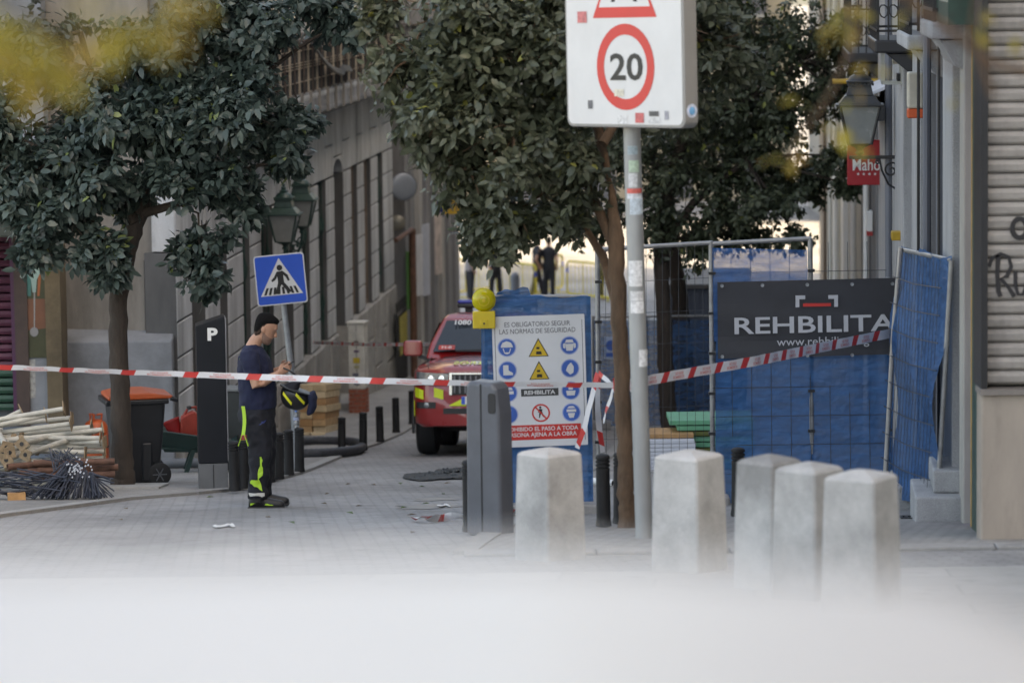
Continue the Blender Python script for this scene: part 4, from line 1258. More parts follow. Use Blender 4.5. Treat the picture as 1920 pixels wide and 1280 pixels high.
vs = [(-.22, -.18, zb_), (.42, -.18, zb_ - .02), (.42, .18, zb_ - .02), (-.22, .18, zb_), (-.34, -.30, zt + .16), (.62, -.30, zt), (.62, .30, zt), (-.34, .30, zt + .16)]
MB().add(vs, [(0, 1, 2, 3), (0, 1, 5, 4), (1, 2, 6, 5), (2, 3, 7, 6), (3, 0, 4, 7)]).build('tray', M_bar, o)
MB().tube(vs[4:8] + [vs[4]], .014, 8).build('tray_rim', M_bar, o)
for yy in (-.16, .16):
    MB().tube([(-.45, yy * 1.5, zt + .25), (-.3, yy * 1.4, .32), (.3, yy, .24), (.68, yy * .4, .16)], .018, 8).build('shaft', M_bar, o, smooth=True)
    MB().tube([(-.46, yy * 1.5, zt + .26), (-.50, yy * 1.5, zt + .36)], .024, 8).build('grip', mat('grip_yellow', (.55, .33, .03), .5), o)
    MB().bar((.12, yy * 1.2, .30), (.02, yy * 1.3, 0), .035, .05).build('leg', M_bar, o)
    MB().bar((.20, yy * 1.2, .30), (.30, yy * 1.3, 0), .035, .05).build('leg', M_bar, o)
MB().lathe([(.05, -.04), (.15, -.045), (.17, -.02), (.17, .02), (.15, .045), (.05, .04)], 24, axis='y').build('wheel', M_tyre, o, smooth=True, loc=(.66, 0, .17))
mr_ = mat('can_red', (.30, .032, .018), .4, var=.18, scale=8)
p2 = at(356, 829, p.y - .02)
c_ = thing('red_can', 'red plastic fuel can with a handle in the wheelbarrow', 'can', p2, .1)
hh = 64 / S_; ww = 17 / S_
mb = MB(); mb.prism([(-ww, 0), (ww * 1.3, 0), (ww * 1.35, hh * .72), (ww * .5, hh * .95), (-ww * .3, hh * .86), (-ww, hh * .76)], -.09, .09); mb.build('body', mr_, c_, bevel=.02)
MB().tube([(-ww * .6, 0, hh * .8), (-ww * .1, 0, hh * 1.02), (ww * .8, 0, hh * 1.04), (ww * 1.1, 0, hh * .8)], .016, 8).build('handle', mr_, c_, smooth=True)
MB().lathe([(.03, hh * .98), (.03, hh * 1.06), (.018, hh * 1.08)], 12).build('cap', M_blk, c_, smooth=True)
p3 = at(335, 822, p.y - .02)
c_ = thing('red_bucket', 'small red bucket tipped over in the wheelbarrow beside the can', 'bucket', p3, 0)
MB().lathe([(.07, 0), (.10, .22), (.108, .22), (.108, .235), (.098, .235), (.068, .01)], 20).build('shell', mat('bucket_red', (.30, .02, .02), .4), c_, smooth=True, rot=(0, R(-22), 0))
c_ = MB().lathe([(.05, -.35), (.06, -.3), (.06, .3), (.05, .35)], 14, axis='x').build('grey_drum', mat('drum_grey', (.11, .12, .13), .5, var=.3), None, smooth=True)
pp = on(333, 880, .03); c_.location = pp + Vector((0, .1, .06)); tag(c_, 'short grey pipe lying under the wheelbarrow', 'pipe')

# dark box behind the man, left of the timber
p = on(452, 880, .03); S_ = SC(p.y)
o = thing('dark_cabinet', 'low dark green utility cabinet behind the man, beside the parking meter', 'cabinet', p, -A)
MB().box(-.2, .22, -.15, .2, 0, 150 / S_).build('case', mat('cabinet_dark', (.03, .036, .036), .5, var=.2, scale=6), o, bevel=.015)
MB().box(-.22, .24, -.17, .22, 150 / S_ + .001, 150 / S_ + .035).build('lid', mat('cabinet_lid', (.16, .17, .17), .5), o, bevel=.01)

# electrical cabinet on bricks
_s, _z = W(673, 740, -6.93); p = street(-6.93, _s, Gs(-6.93, _s) + .03); S_ = SC(p.y)
o = thing('electrical_cabinet', 'tall pale stickered electrical cabinet on a red brick base', 'cabinet', p, -A - .1)
w = 31 / S_; hb = 46 / S_; ht = 168 / S_
M_cab = mat('cabinet_beige', (.62, .61, .56), .6, var=.15, scale=5, grime=.3)
mb = MB(); mb.box(-w / 2, w / 2, -.14, .14, hb, ht); mb.build('case', M_cab, o, bevel=.012)
MB().box(-w / 2 - .02, w / 2 + .02, -.16, .16, ht + .001, ht + .035).build('cap', M_cab, o, bevel=.008)
MB().box(-.004, .004, -.144, -.1402, hb + .03, ht - .03).build('door_seam', M_dark, o)
M_brk = mat('red_brick', (.33, .10, .06), .85, var=.25, scale=14, bump=.3)
M_mort = mat('mortar', (.36, .33, .30), .9, var=.15)
MB().box(-w / 2 + .012, w / 2 - .012, -.135, .135, 0, hb - .001).build('mortar_core', M_mort, o)
nr = 6
for r_ in range(nr):
    z0 = r_ * hb / nr; z1 = (r_ + 1) * hb / nr - .012
    for xa_, xb_ in (((-w / 2, -.005), (.007, w / 2)) if r_ % 2 else ((-w / 2, -w / 4 - .005), (-w / 4 + .007, w / 4 - .005), (w / 4 + .007, w / 2))):
        MB().box(xa_, xb_, -.15, .15, z0, z1).build('brick', M_brk, o)
for x, z, ww, hh, c, i in ((-.02, ht - .18, .07, .12, (.5, .5, .47), 30), (0, ht - .33, .08, .08, (.05, .015, .015), 31), (.0, ht - .46, .09, .03, (.14, .08, .17), 32), (0, hb + .48, .12, .09, (.55, .40, .05), 33), (.0, hb + .37, .09, .05, (.38, .36, .22), 34), (-.02, hb + .24, .1, .05, (.12, .13, .18), 35), (.02, hb + .17, .11, .05, (.1, .11, .16), 36), (.0, hb + .09, .1, .05, (.1, .11, .15), 37)):
    sticker(o, x, z, ww, hh, -.1465, c, i)
# ------------------------------------------------------------------ white props, rebar, timber
M_prop = mat('prop_white', (.52, .50, .44), .65, var=.22, scale=6, grime=.4, bump=.2)
M_propr = mat('prop_rust', (.26, .19, .12), .85, var=.4, scale=12, bump=.3)
Yp = on(120, 925, .03).y + .6
# (left end px, right end px) of each prop
props = [((-120, 806), (120, 766)), ((-120, 822), (85, 778)), ((-140, 812), (135, 783)), ((-120, 826), (133, 794)), ((-60, 822), (172, 800)), ((-80, 836), (192, 805)), ((-100, 820), (188, 821)), ((-60, 832), (196, 828)), ((-100, 840), (196, 836)),
         ((-30, 846), (195, 846)), ((-80, 834), (160, 848)), ((-100, 870), (196, 858)), ((-60, 862), (196, 868)), ((-20, 880), (196, 878)), ((-120, 848), (40, 770)), ((-90, 880), (150, 872)), ((-120, 892), (120, 886)), ((-100, 905), (100, 898)), ((-130, 918), (90, 908))]
ORD = 'first second third fourth fifth sixth seventh eighth ninth tenth eleventh twelfth thirteenth fourteenth fifteenth sixteenth seventeenth eighteenth nineteenth'.split()
rank = {i: k for k, i in enumerate(sorted(range(len(props)), key=lambda q: props[q][1][1]))}
for i, (a, b) in enumerate(props):
    Y0 = Yp + random.uniform(-.1, .5); Y1 = Yp + random.uniform(.0, .6)
    if b[1] > 865: Y0 -= .25; Y1 -= .2
    A_ = at(a[0], a[1], Y0); B_ = at(b[0], b[1], Y1)
    gl = G(Y1) + .07
    if B_.z < gl: B_.z = gl
    if A_.z < G(Y0) + .07: A_.z = G(Y0) + .07
    d = B_ - A_
    o = thing('scaffold_prop', 'white steel prop with a rusty end plate, %s counting right ends from the top' % ORD[rank[i]], 'prop', A_, 0, 'white props piled at the left edge')
    o.rotation_euler = d.to_track_quat('X', 'Z').to_euler()
    L_ = d.length
    MB().tube([(0, 0, 0), (L_ * .45, 0, 0)], .031, 12).build('outer_tube', M_prop, o, smooth=True)
    MB().tube([(L_ * .45, 0, 0), (L_, 0, 0)], .025, 12).build('inner_tube', M_prop, o, smooth=True)
    MB().lathe([(.034, L_ * .42), (.042, L_ * .425), (.042, L_ * .45), (.034, L_ * .455)], 12, axis='x').build('collar', M_propr, o, smooth=True)
    MB().box(L_ - .004, L_ + .006, -.06, .06, -.06, .06).build('end_plate', M_propr, o, rot=(random.uniform(0, 1.5), 0, 0))
# prop feet facing the camera
for i, (px, py) in enumerate(((12, 838), (41, 832), (18, 848), (48, 852), (12, 862), (6, 846))):
    A_ = at(px, py, Yp - .55)
    o = thing('scaffold_prop', '%s prop foot with a rusty holed plate facing the camera' % ('leftmost upper', 'rightmost upper', 'middle', 'rightmost lower', 'lowest left', 'left hidden')[i], 'prop', A_, random.uniform(-.35, .35), 'props ending towards the camera')
    o.rotation_euler.x = random.uniform(-.1, .1)
    MB().tube([(0, 0, 0), (.12, 1.4, .02)], .03, 12).build('tube', M_prop, o, smooth=True)
    pl = MB(); r_ = .062
    sq = [(r_ * 1.3 * math.cos(a * math.pi / 2 + .5 + i), r_ * 1.3 * math.sin(a * math.pi / 2 + .5 + i)) for a in range(4)]
    pl.prism(sq, -.008, 0); pl.build('end_plate', M_propr, o)
    disc(MB(), 0, 0, .022, -.0095, -.0085, 12).build('hole', M_dark, o)
for i, (px, py) in enumerate(((63, 868), (52, 884), (70, 882), (36, 888), (64, 893), (14, 875))):
    A_ = at(px, py, Yp - .75)
    o = thing('rusty_tube', '%s rusty brown tube poking out between props and rebar' % ('highest', 'third lowest', 'right middle', 'lower left', 'lowest right', 'leftmost')[i], 'tube', A_, random.uniform(-.5, -.1) - 1.0, 'rusty tubes under the props')
    mb = MB(); mb.lathe([(.034, 0), (.034, .8), (.001, .8), (.001, .4), (.027, .4), (.027, 0), (.034, 0)], 14, axis='y', caps=False); mb.build('shell', M_rust, o, smooth=True)
# rebar: bent dark rods in fans, more than one could count
M_rebar = mat('rebar', (.042, .048, .065), .55, .3, var=.35, scale=20)
mb = MB()
Yr = on(110, 936, .03).y
def rod(p, q, r=.0075): mb.tube([p, q], r, 5)
for i in range(95):                                # the main fan
    u = random.random(); a = random.gauss(0, 1)
    tip = at(118 + 58 * u + random.gauss(0, 4), 868 + 26 * u + random.gauss(0, 4), Yr + .25 + random.uniform(-.1, .1))
    foot = at(62 + 128 * u + random.gauss(0, 9), 931 + random.uniform(-3, 5), Yr - .1 + random.uniform(-.1, .25))
    foot.z = max(foot.z, G(foot.y) + .04)
    rod(tip, foot)
for i in range(60):                                # flat lying rods, left
    px = random.uniform(-40, 110); py = random.uniform(885, 930)
    L_ = random.uniform(40, 110); sl_ = random.uniform(-.3, .25)
    a_ = at(px - L_ / 2, py - sl_ * L_ / 2, Yr + random.uniform(-.1, .4)); b_ = at(px + L_ / 2, py + sl_ * L_ / 2, Yr + random.uniform(-.1, .4))
    for q in (a_, b_): q.z = max(q.z, G(q.y) + .04)
    rod(a_, b_)
for i in range(26):                                # loose upright wisps and tails
    a_ = at(random.uniform(100, 165), random.uniform(862, 885), Yr + .3); b_ = at(random.uniform(78, 150), random.uniform(838, 862), Yr + .45)
    rod(a_, b_, .006)
for i in range(10):
    a_ = at(random.uniform(165, 178), random.uniform(880, 895), Yr + .2); b_ = at(random.uniform(190, 216), random.uniform(895, 935), Yr + .1); b_.z = max(b_.z, G(b_.y) + .04)
    rod(a_, b_)
o = mb.build('rebar_pile', M_rebar, None); tag(o, 'pile of bent dark grey reinforcing rods in front of the props', 'rebar', kind='stuff')
# freshly cut rod ends
mb = MB()
for i in range(42):
    c = at(150 + random.gauss(0, 12) , 874 + random.gauss(0, 8) + (0 if i % 2 else 8), Yr - .02)
    mb.lathe([(.0085, 0), (.0085, .02)], 6, c, axis='y')
o = mb.build('rebar_ends', mat('cut_steel', (.55, .57, .62), .4, .5), None); tag(o, 'bright cut ends of the reinforcing rods', 'rebar', kind='stuff')
p = on(34, 937, .03)
M_tim = mat('fresh_timber', (.55, .41, .25), .75, var=.2, scale=4, bump=.2)
M_timo = mat('orange_timber', (.42, .23, .10), .75, var=.3, scale=8, bump=.2)
o = MB().box(-.10, .07, -.05, .05, 0, .075).build('wood_offcut', M_timo, None, loc=p, rot=(0, 0, .2), bevel=.004); tag(o, 'orange wood offcut lying under the rebar', 'wood offcut')

# timber stack: lengths seen from their end corner
p = on(583, 812, .03); S_ = SC(p.y)
hst = 92 / S_; n = 7; hh = hst / n
M_tims = [mat('timber_%d' % i, c, .75, var=.22, scale=9, bump=.25) for i, c in enumerate(((.52, .40, .25), (.46, .30, .16), (.40, .23, .11), (.58, .46, .30), (.56, .45, .30)))]
for r_ in range(n):
    for cidx in range(2):
        x0 = -.17 + cidx * .20 + random.uniform(-.012, .012)
        L_ = 1.15 + random.uniform(-.08, .08)
        y0 = random.uniform(-.03, .03)
        lab = '%s timber in the %s layer from the ground of the stack by the stone wall' % (('left', 'right')[cidx], ORD[r_])
        o = MB().box(x0, x0 + .192, y0, y0 + L_, r_ * hh + .002, (r_ + 1) * hh - .004).build('timber_plank', M_tims[(r_ * 2 + cidx * 3 + random.randint(0, 1)) % 5], None, loc=p + Vector((0, 0, 0)), rot=(0, 0, -A - .06), bevel=.004)
        o.rotation_euler.x = -.09
        tag(o, lab, 'plank', 'timber stacked by the stone wall')
p = on(592, 806, .03)
for q, (dx, dz, w_) in enumerate(((.0, .0, .34), (.05, .035, .2))):
    o = MB().box(-w_ / 2, w_ / 2, -.1, .16, 0, .03).build('board_offcut', M_tims[3], None, loc=on(583 + 12 * q, 815, .03 + dz), rot=(-.09, 0, -.1 + .3 * q), bevel=.003)
    tag(o, ('wide pale board offcut at the foot of the timber stack', 'small board offcut lying on the wide one by the timber stack')[q], 'board')
p = on(627, 790, .03)
o = MB().box(-.04, .04, -.05, .05, 0, .045).build('wood_block', M_timo, None, loc=p, rot=(0, 0, .3), bevel=.003); tag(o, 'little wood block on the pavement right of the timber stack', 'wood block')

# plastic bottle on its bollard
pb = on(562, 884, .03); S_ = SC(pb.y)
pb = pb + Vector((-.03, 0, 84 / S_ + .001))
o = thing('plastic_bottle', 'clear plastic water bottle with blue cap on a bollard', 'bottle', pb)
mb = MB(); hh = 32 / S_
mb.lathe([(.026, 0), (.03, .01), (.03, hh * .3), (.027, hh * .33), (.03, hh * .36), (.03, hh * .62), (.02, hh * .8), (.012, hh * .88), (.012, hh * .93)], 16)
mb.build('body', mat('clear_plastic', (.75, .82, .88), .1, var=.03, trans=.85), o, smooth=True)
MB().lathe([(.014, hh * .92), (.014, hh)], 12).build('cap', mat('cap_blue', (.05, .2, .6), .4), o)
MB().lathe([(.0305, hh * .42), (.0305, hh * .6)], 16, caps=False).build('wrapper', mat('bottle_label', (.35, .42, .6), .4, var=.5, scale=60), o)

# thick black hose looped on the ground
M_hose = mat('hose_black', (.035, .038, .045), .65, var=.35, scale=14, bump=.3)
c = on(630, 851, .004); S_ = SC(c.y)
pts = []; rads = []
path = [(520, 862), (560, 861), (600, 860), (640, 857), (668, 853), (680, 847), (674, 840), (655, 837), (625, 836), (590, 836), (560, 838), (535, 842)]
P = [on(a, b, .004) for a, b in path]
xs = np.array([[q.x, q.y] for q in P]); tt = np.linspace(0, 1, len(P)); tf = np.linspace(0, 1, 90)
kx = np.interp(tf, tt, xs[:, 0]); ky = np.interp(tf, tt, xs[:, 1])
for _ in range(3):
    kx[1:-1] = (kx[:-2] + kx[1:-1] + kx[2:]) / 3; ky[1:-1] = (ky[:-2] + ky[1:-1] + ky[2:]) / 3
pts = [(x, y, G(y) + .075) for x, y in zip(kx, ky)]
rads = [.062 + (.005 if i % 2 else 0) for i in range(90)]
o = MB(c).tube(pts, rads, 14).build('black_hose', M_hose, None, smooth=True); o.location = c
tag(o, 'thick black hose looped on the paving around a bollard', 'hose')

# litter and dark sheeting on the road
M_sheet = mat('black_sheeting', (.04, .045, .048), .65, var=.5, scale=6, bump=.4, spec=.2)
def crumpled(name, label, cat, px, py, wpx, dm, hgt, m, seed, n=14):
    rr = np.random.default_rng(seed)
    c = on(px, py, .004); w = wpx / SC(c.y)
    mb = MB(); vs = []; fs = []
    for j in range(n):
        for i in range(n * 2):
            u = i / (2 * n - 1) - .5; v = j / (n - 1) - .5
            e = 1 - (2 * abs(u)) ** 3
            x = u * w + rr.normal(0, w * .012); y = v * dm * (.5 + .5 * e) + rr.normal(0, dm * .03) + .15 * math.sin(u * 9)
            z = G(c.y + y) - c.z + .012 + abs(rr.normal(0, hgt)) * e
            vs.append((x, y, z))
    for j in range(n - 1):
        for i in range(2 * n - 1):
            a = j * 2 * n + i; fs.append((a, a + 1, a + 2 * n + 1, a + 2 * n))
    o = mb.add(vs, fs).build(name, m, None, smooth=True, loc=c)
    tag(o, label, cat)
    return o
crumpled('plastic_sheeting', 'crumpled black plastic sheeting lying on the road left of the grey post', 'sheeting', 815, 893, 118, 2.2, .010, M_sheet, 1)
crumpled('plastic_sheeting', 'dark folded sheeting lying near the safety fence foot', 'sheeting', 850, 884, 70, 1.4, .014, M_sheet, 2)
crumpled('paper_scrap', 'white paper scrap on the road in front of the man', 'paper', 420, 987, 46, .35, .006, M_white, 3, 6)
crumpled('paper_scrap', 'small white paper scrap on the road near the dark stain', 'paper', 832, 949, 26, .3, .006, M_white, 4, 5)
M_leaf_dry = mat('dry_leaf', (.12, .085, .05), .8, var=.4)
for i in range(26):
    px = random.choice((random.uniform(60, 860), random.uniform(560, 860), random.uniform(1000, 1350))); py = random.uniform(905, 1015)
    c = on(px, py, .006); a = random.uniform(0, 6)
    l = random.uniform(.03, .06)
    o = MB().add([(0, -l, 0), (l * .5, 0, .012), (0, l, .004), (-l * .5, 0, .012), (0, 0, .002)], [(0, 1, 4), (1, 2, 4), (2, 3, 4), (3, 0, 4)]).build('fallen_leaf', M_leaf_dry if i % 3 else mat('green_leaf_fallen', (.07, .11, .03), .7), None, loc=c, rot=(0, 0, a))
    tag(o, 'fallen leaf lying on the paving', 'leaf', 'fallen leaves on the paving')
# dark wet stains: thin sheets on the road
def stain(px, py, wpx, dm, seed):
    rr = np.random.default_rng(seed); c = on(px, py); w = wpx / SC(c.y) / 2
    vs = [(0, 0, .0045)]; n = 26
    for k in range(n):
        a = 2 * math.pi * k / n; f_ = 1 + .35 * math.sin(3 * a + seed) * rr.random() + rr.normal(0, .12)
        y = dm * f_ * math.sin(a)
        vs.append((w * f_ * math.cos(a), y, G(c.y + y) - c.z + .0045))
    o = MB().add(vs, [(0, k + 1, (k + 1) % n + 1) for k in range(n)]).build('road_stain', M_stain, None, loc=c)
    tag(o, None, None, None, 'structure')
M_stain = mat('wet_paving', (.15, .147, .145), .45, var=.35, scale=5)
stain(800, 950, 120, .5, 1); stain(815, 936, 80, .35, 2)
# ------------------------------------------------------------------ fences and boards
M_net = net_mat('blue_netting', (.022, .125, .31), .13)
M_net_thin = net_mat('blue_netting_thin', (.03, .11, .26), .32)
M_wire = mat('fence_wire', (.05, .055, .065), .5, .3)
M_tube = mat('fence_tube', (.30, .30, .30), .45, .5, var=.25, scale=9)
def net_sheet(mb, c00, c10, c11, c01, nx=26, nz=26, amp=.02, seed=0, topwave=0.0, thick=False):
    """draped net between four corners; folds and sag are real displacement along the normal"""
    rr = np.random.default_rng(seed)
    ph = rr.random(6) * 6.28; fq = rr.uniform(2, 9, 6)
    c00, c10, c11, c01 = map(Vector, (c00, c10, c11, c01))
    n = (c10 - c00).cross(c01 - c00).normalized()
    vs = []
    for j in range(nz + 1):
        v = j / nz
        for i in range(nx + 1):
            u = i / nx
            p = (c00 * (1 - u) + c10 * u) * (1 - v) + (c01 * (1 - u) + c11 * u) * v
            d = sum(math.sin(fq[k] * (u * (1.6 if k < 3 else .4) + v * (.5 if k < 3 else 1.7)) + ph[k]) for k in range(6)) / 3
            d += rr.normal(0, .03)
            p = p + n * (amp * d)
            if topwave and j == nz: p.z += topwave * math.sin(u * 11 + seed) + rr.normal(0, topwave * .4)
            vs.append(p)
    fs = [(j * (nx + 1) + i, j * (nx + 1) + i + 1, (j + 1) * (nx + 1) + i + 1, (j + 1) * (nx + 1) + i) for j in range(nz) for i in range(nx)]
    return mb.add(vs, fs)
def wires(mb, c00, c10, c11, c01, nv, nh, r=.0025, off=.0):
    c00, c10, c11, c01 = map(Vector, (c00, c10, c11, c01))
    n = (c10 - c00).cross(c01 - c00).normalized() * off
    for k in range(1, nv):
        u = k / nv
        mb.tube([c00 * (1 - u) + c10 * u + n, c01 * (1 - u) + c11 * u + n], r, 4)
    for k in range(1, nh):
        v = k / nh
        mb.tube([c00 * (1 - v) + c01 * v + n, c10 * (1 - v) + c11 * v + n], r, 4)
    return mb
M_foot = mat('concrete_foot', (.30, .29, .28), .9, var=.15, scale=8, bump=.3)

# --- safety board on its netted screen
p = on(1010, 962, .02); Yb = p.y; S_ = SC(Yb)
def lb(px, py, Y=Yb): q = at(px, py, Y); return Vector((q.x, q.y, q.z))
o = thing('board_fence', 'narrow blue netted fence panel behind the white safety board', 'fence', p)
bx = lambda px, py, dy=0: lb(px, py) - p + Vector((0, dy, 0))
for a in (912, 1106):
    MB().tube([bx(a, 962), bx(a - 3, 556)], .02, 10).build('post', M_tube, o, smooth=True)
MB().tube([bx(908, 556), bx(1103, 556)], .018, 10).build('top_rail', M_tube, o, smooth=True)
wires(MB(), bx(914, 955), bx(1104, 955), bx(1102, 560), bx(911, 560), 12, 12).build('wire_mesh', M_wire, o)
mb = net_sheet(MB(), bx(902, 958, -.03), bx(1113, 962, -.03), bx(1107, 556, -.03), bx(903, 552, -.03), 22, 30, .018, 3, .012)
mb.build('netting', M_net, o)
mb = net_sheet(MB(), bx(925, 556, -.02), bx(995, 553, -.02), bx(990, 538, -.01), bx(935, 546, -.01), 10, 4, .02, 5, .01); mb.build('net_flap', M_net, o)
MB().box(-.42, -.18, -.2, .2, 0, .1).build('foot', M_foot, o, bevel=.015)
MB().box(.26, .5, -.2, .2, 0, .1).build('foot', M_foot, o, bevel=.015)
# the board
c = lb(1016, 834) + Vector((0, -.07, 0))
o = thing('safety_board', 'white site safety notice board with rows of blue and yellow pictograms', 'notice board', c)
w = 173 / S_; h = 246 / S_
bo = MB(); bo.prism(rrect(-w / 2, w / 2, 0, h, .01), -.006, .006); bo = bo.build('panel', mat('board_white', (.66, .67, .69), .4, var=.05), o, rot=(0, -R(1.1), R(2)))
k = w / 173
M_txt = mat('board_text', (.08, .085, .1), .5)
ring_ = MB()
poly('border', [(-82 * k, 10 * k), (-81 * k, 10 * k), (-81 * k, 236 * k), (-82 * k, 236 * k)], -.0068, M_txt, bo)
poly('border', [(81 * k, 10 * k), (82 * k, 10 * k), (82 * k, 236 * k), (81 * k, 236 * k)], -.0068, M_txt, bo)
text('ES OBLIGATORIO SEGUIR\nLAS NORMAS DE SEGURIDAD', 142 * k, 22 * k, M_txt, bo, (-2 * k, -.0072, 224 * k), bold=0)
M_pb = mat('picto_blue', (.025, .11, .42), .4)
M_py = mat('picto_yellow', (.62, .40, .03), .4)
kinds = ['helmet', 'boot', 'vest', 'harness', 'ears', 'gloves', 'mask', 'goggles']
for ci, cx in enumerate((-60, 57)):
    for ri_, cz in enumerate((188, 145, 103, 62)):
        disc(MB(), cx * k, cz * k, 17.5 * k, -.0076, -.0070, 30).build('picto_rim', mat('picto_rim', (.33, .40, .62), .4), bo)
        disc(MB(), cx * k, cz * k, 15.5 * k, -.0082, -.0077, 30).build('picto_disc', M_pb, bo)
        X = lambda pts, y=-.0088: poly('picto_figure', [((cx + a) * k, (cz + b) * k) for a, b in pts], y, M_swhite, bo)
        kd = kinds[ci * 4 + ri_]
        if kd == 'helmet': X([(-11, 0), (11, 0), (11, 3), (8, 9), (0, 12), (-8, 9), (-11, 3)]); X([(-8, -2), (8, -2), (5, -11), (0, -13), (-5, -11)], -.0085); poly('picto_figure', [((cx + a) * k, (cz + b) * k) for a, b in [(-6, -1.5), (6, -1.5), (4, -9), (-4, -9)]], -.0091, M_pb, bo)
        elif kd == 'boot': X([(-8, 10), (2, 10), (2, 0), (10, -5), (10, -9), (-8, -9)])
        elif kd == 'vest': X([(-10, -3), (10, -3), (10, 3), (-10, 3)]); X([(-9, 5), (9, 5), (6, 10), (-6, 10)])
        elif kd == 'harness': X([(-8, -11), (-1, -11), (-1, -2), (-8, -2)]); X([(-4, 0), (3, 0), (5, 9), (-3, 10)])
        elif kd == 'ears': X([(-6, -10), (6, -10), (8, 3), (-8, 3)]); X([(-12, -4), (-8, -6), (-8, 5), (-12, 3)]); X([(12, -4), (8, -6), (8, 5), (12, 3)]); X([(-8, 5), (8, 5), (6, 11), (-6, 11)], -.0085)
        elif kd == 'gloves': X([(-8, -4), (0, -12), (6, -8), (7, 3), (2, 11), (-4, 6)])
        elif kd == 'mask': X([(-7, -9), (7, -9), (9, 0), (-9, 0)]); X([(-4, 2), (4, 2), (4, 9), (-4, 9)])
        else: X([(-9, 1), (9, 1), (9, 6), (-9, 6)]); X([(-7, -1), (7, -1), (4, -10), (-4, -10)], -.0085); X([(-8, 8), (8, 8), (4, 12), (-4, 12)], -.0087)
for cz in (186, 143):
    poly('warning_edge', [(-20 * k, (cz - 17) * k), (18 * k, (cz - 17) * k), (-1 * k, (cz + 18) * k)], -.0074, M_sblack, bo)
    poly('warning_triangle', [(-17.5 * k, (cz - 15.5) * k), (15.5 * k, (cz - 15.5) * k), (-1 * k, (cz + 14.5) * k)], -.0079, M_py, bo)
    poly('warning_figure', [(-6 * k, (cz - 13) * k), (5 * k, (cz - 13) * k), (4 * k, (cz - 7) * k), (-5 * k, (cz - 7) * k)], -.0085, M_sblack, bo)
    poly('warning_figure', [(-5 * k, (cz - 3) * k), (1 * k, (cz - 3) * k), (1 * k, (cz + 1) * k), (-5 * k, (cz + 1) * k)], -.0085, M_sblack, bo)
poly('name_plate', [(-36 * k, 95 * k), (34 * k, 95 * k), (34 * k, 109 * k), (-36 * k, 109 * k)], -.0074, mat('name_plate', (.045, .046, .048), .5), bo)
text('REHBILITA', 58 * k, 7.5 * k, M_swhite, bo, (-1 * k, -.0079, 102 * k), bold=.03)
ring(MB(), 0, 63 * k, 14 * k, 17 * k, -.0076).build('ban_ring', M_sred, bo)
poly('ban_walker', [(-4 * k, 54 * k), (-2 * k, 54 * k), (0, 62 * k), (4 * k, 55 * k), (6 * k, 56 * k), (2 * k, 66 * k), (3 * k, 70 * k), (-3 * k, 71 * k), (-6 * k, 64 * k), (-4 * k, 64 * k), (-3 * k, 66 * k)], -.0079, M_sblack, bo)
disc(MB(), -1 * k, 73.5 * k, 2.2 * k, -.0084, -.0080, 12).build('ban_head', M_sblack, bo)
poly('ban_bar', [(-11 * k, 73 * k), (-9 * k, 75 * k), (11 * k, 53 * k), (9 * k, 51 * k)], -.0086, M_sred, bo)
poly('red_band', [(-75 * k, 13 * k), (74 * k, 13 * k), (74 * k, 41 * k), (-75 * k, 41 * k)], -.0074, M_sred, bo)
text('PROHIBIDO EL PASO A TODA\nPERSONA AJENA A LA OBRA', 140 * k, 21 * k, M_swhite, bo, (-1 * k, -.0079, 27 * k), bold=.02)
# yellow warning lamp hooked on the post
c = lb(908, 613) + Vector((0, -.09, 0))
o = thing('warning_lamp', 'yellow round construction warning lamp on top of the fence post', 'warning lamp', c)
M_yel = mat('lamp_yellow', (.62, .45, .03), .4, var=.1)
M_ylens = mat('lamp_lens', (.72, .62, .02), .15, var=.08, trans=.35)
mb = MB(); mb.prism(rrect(-21 / S_, 21 / S_, 0, 32 / S_, .012), -.05, .05); mb.build('battery_box', M_yel, o, bevel=.008)
MB().box(-7 / S_, 7 / S_, -.056, -.0505, 6 / S_, 17 / S_).build('switch', M_yel, o, bevel=.003)
disc(MB(), 0, 10 / S_, .008, -.06, -.0562, 12).build('keyhole', M_dark, o)
MB().lathe([(.02, 31 / S_), (.024, 36 / S_)], 12).build('neck', M_yel, o)
r_ = 21 / S_
MB().lathe([(.005, -.055), (r_ * .35, -.053), (r_ * .7, -.045), (r_ * .95, -.028), (r_, -.01), (r_, .01), (r_ * .95, .028), (r_ * .5, .05), (.005, .02)], 28, axis='y').build('lens', M_ylens, o, smooth=True, loc=(0, 0, 53 / S_))
ring(MB(), 0, 0, r_ * .45, r_ * .5, -.056).build('lens_ring', M_yel, o, loc=(0, 0, 53 / S_))
disc(MB(), 0, 0, r_ * .16, -.060, -.054, 16).build('lens_boss', M_yel, o, loc=(0, 0, 53 / S_))
MB().lathe([(r_ * .97, -.012), (r_ * 1.06, -.012), (r_ * 1.06, .012), (r_ * .97, .012)], 28, axis='y', caps=False).build('lens_rim', M_ylens, o, loc=(0, 0, 53 / S_))

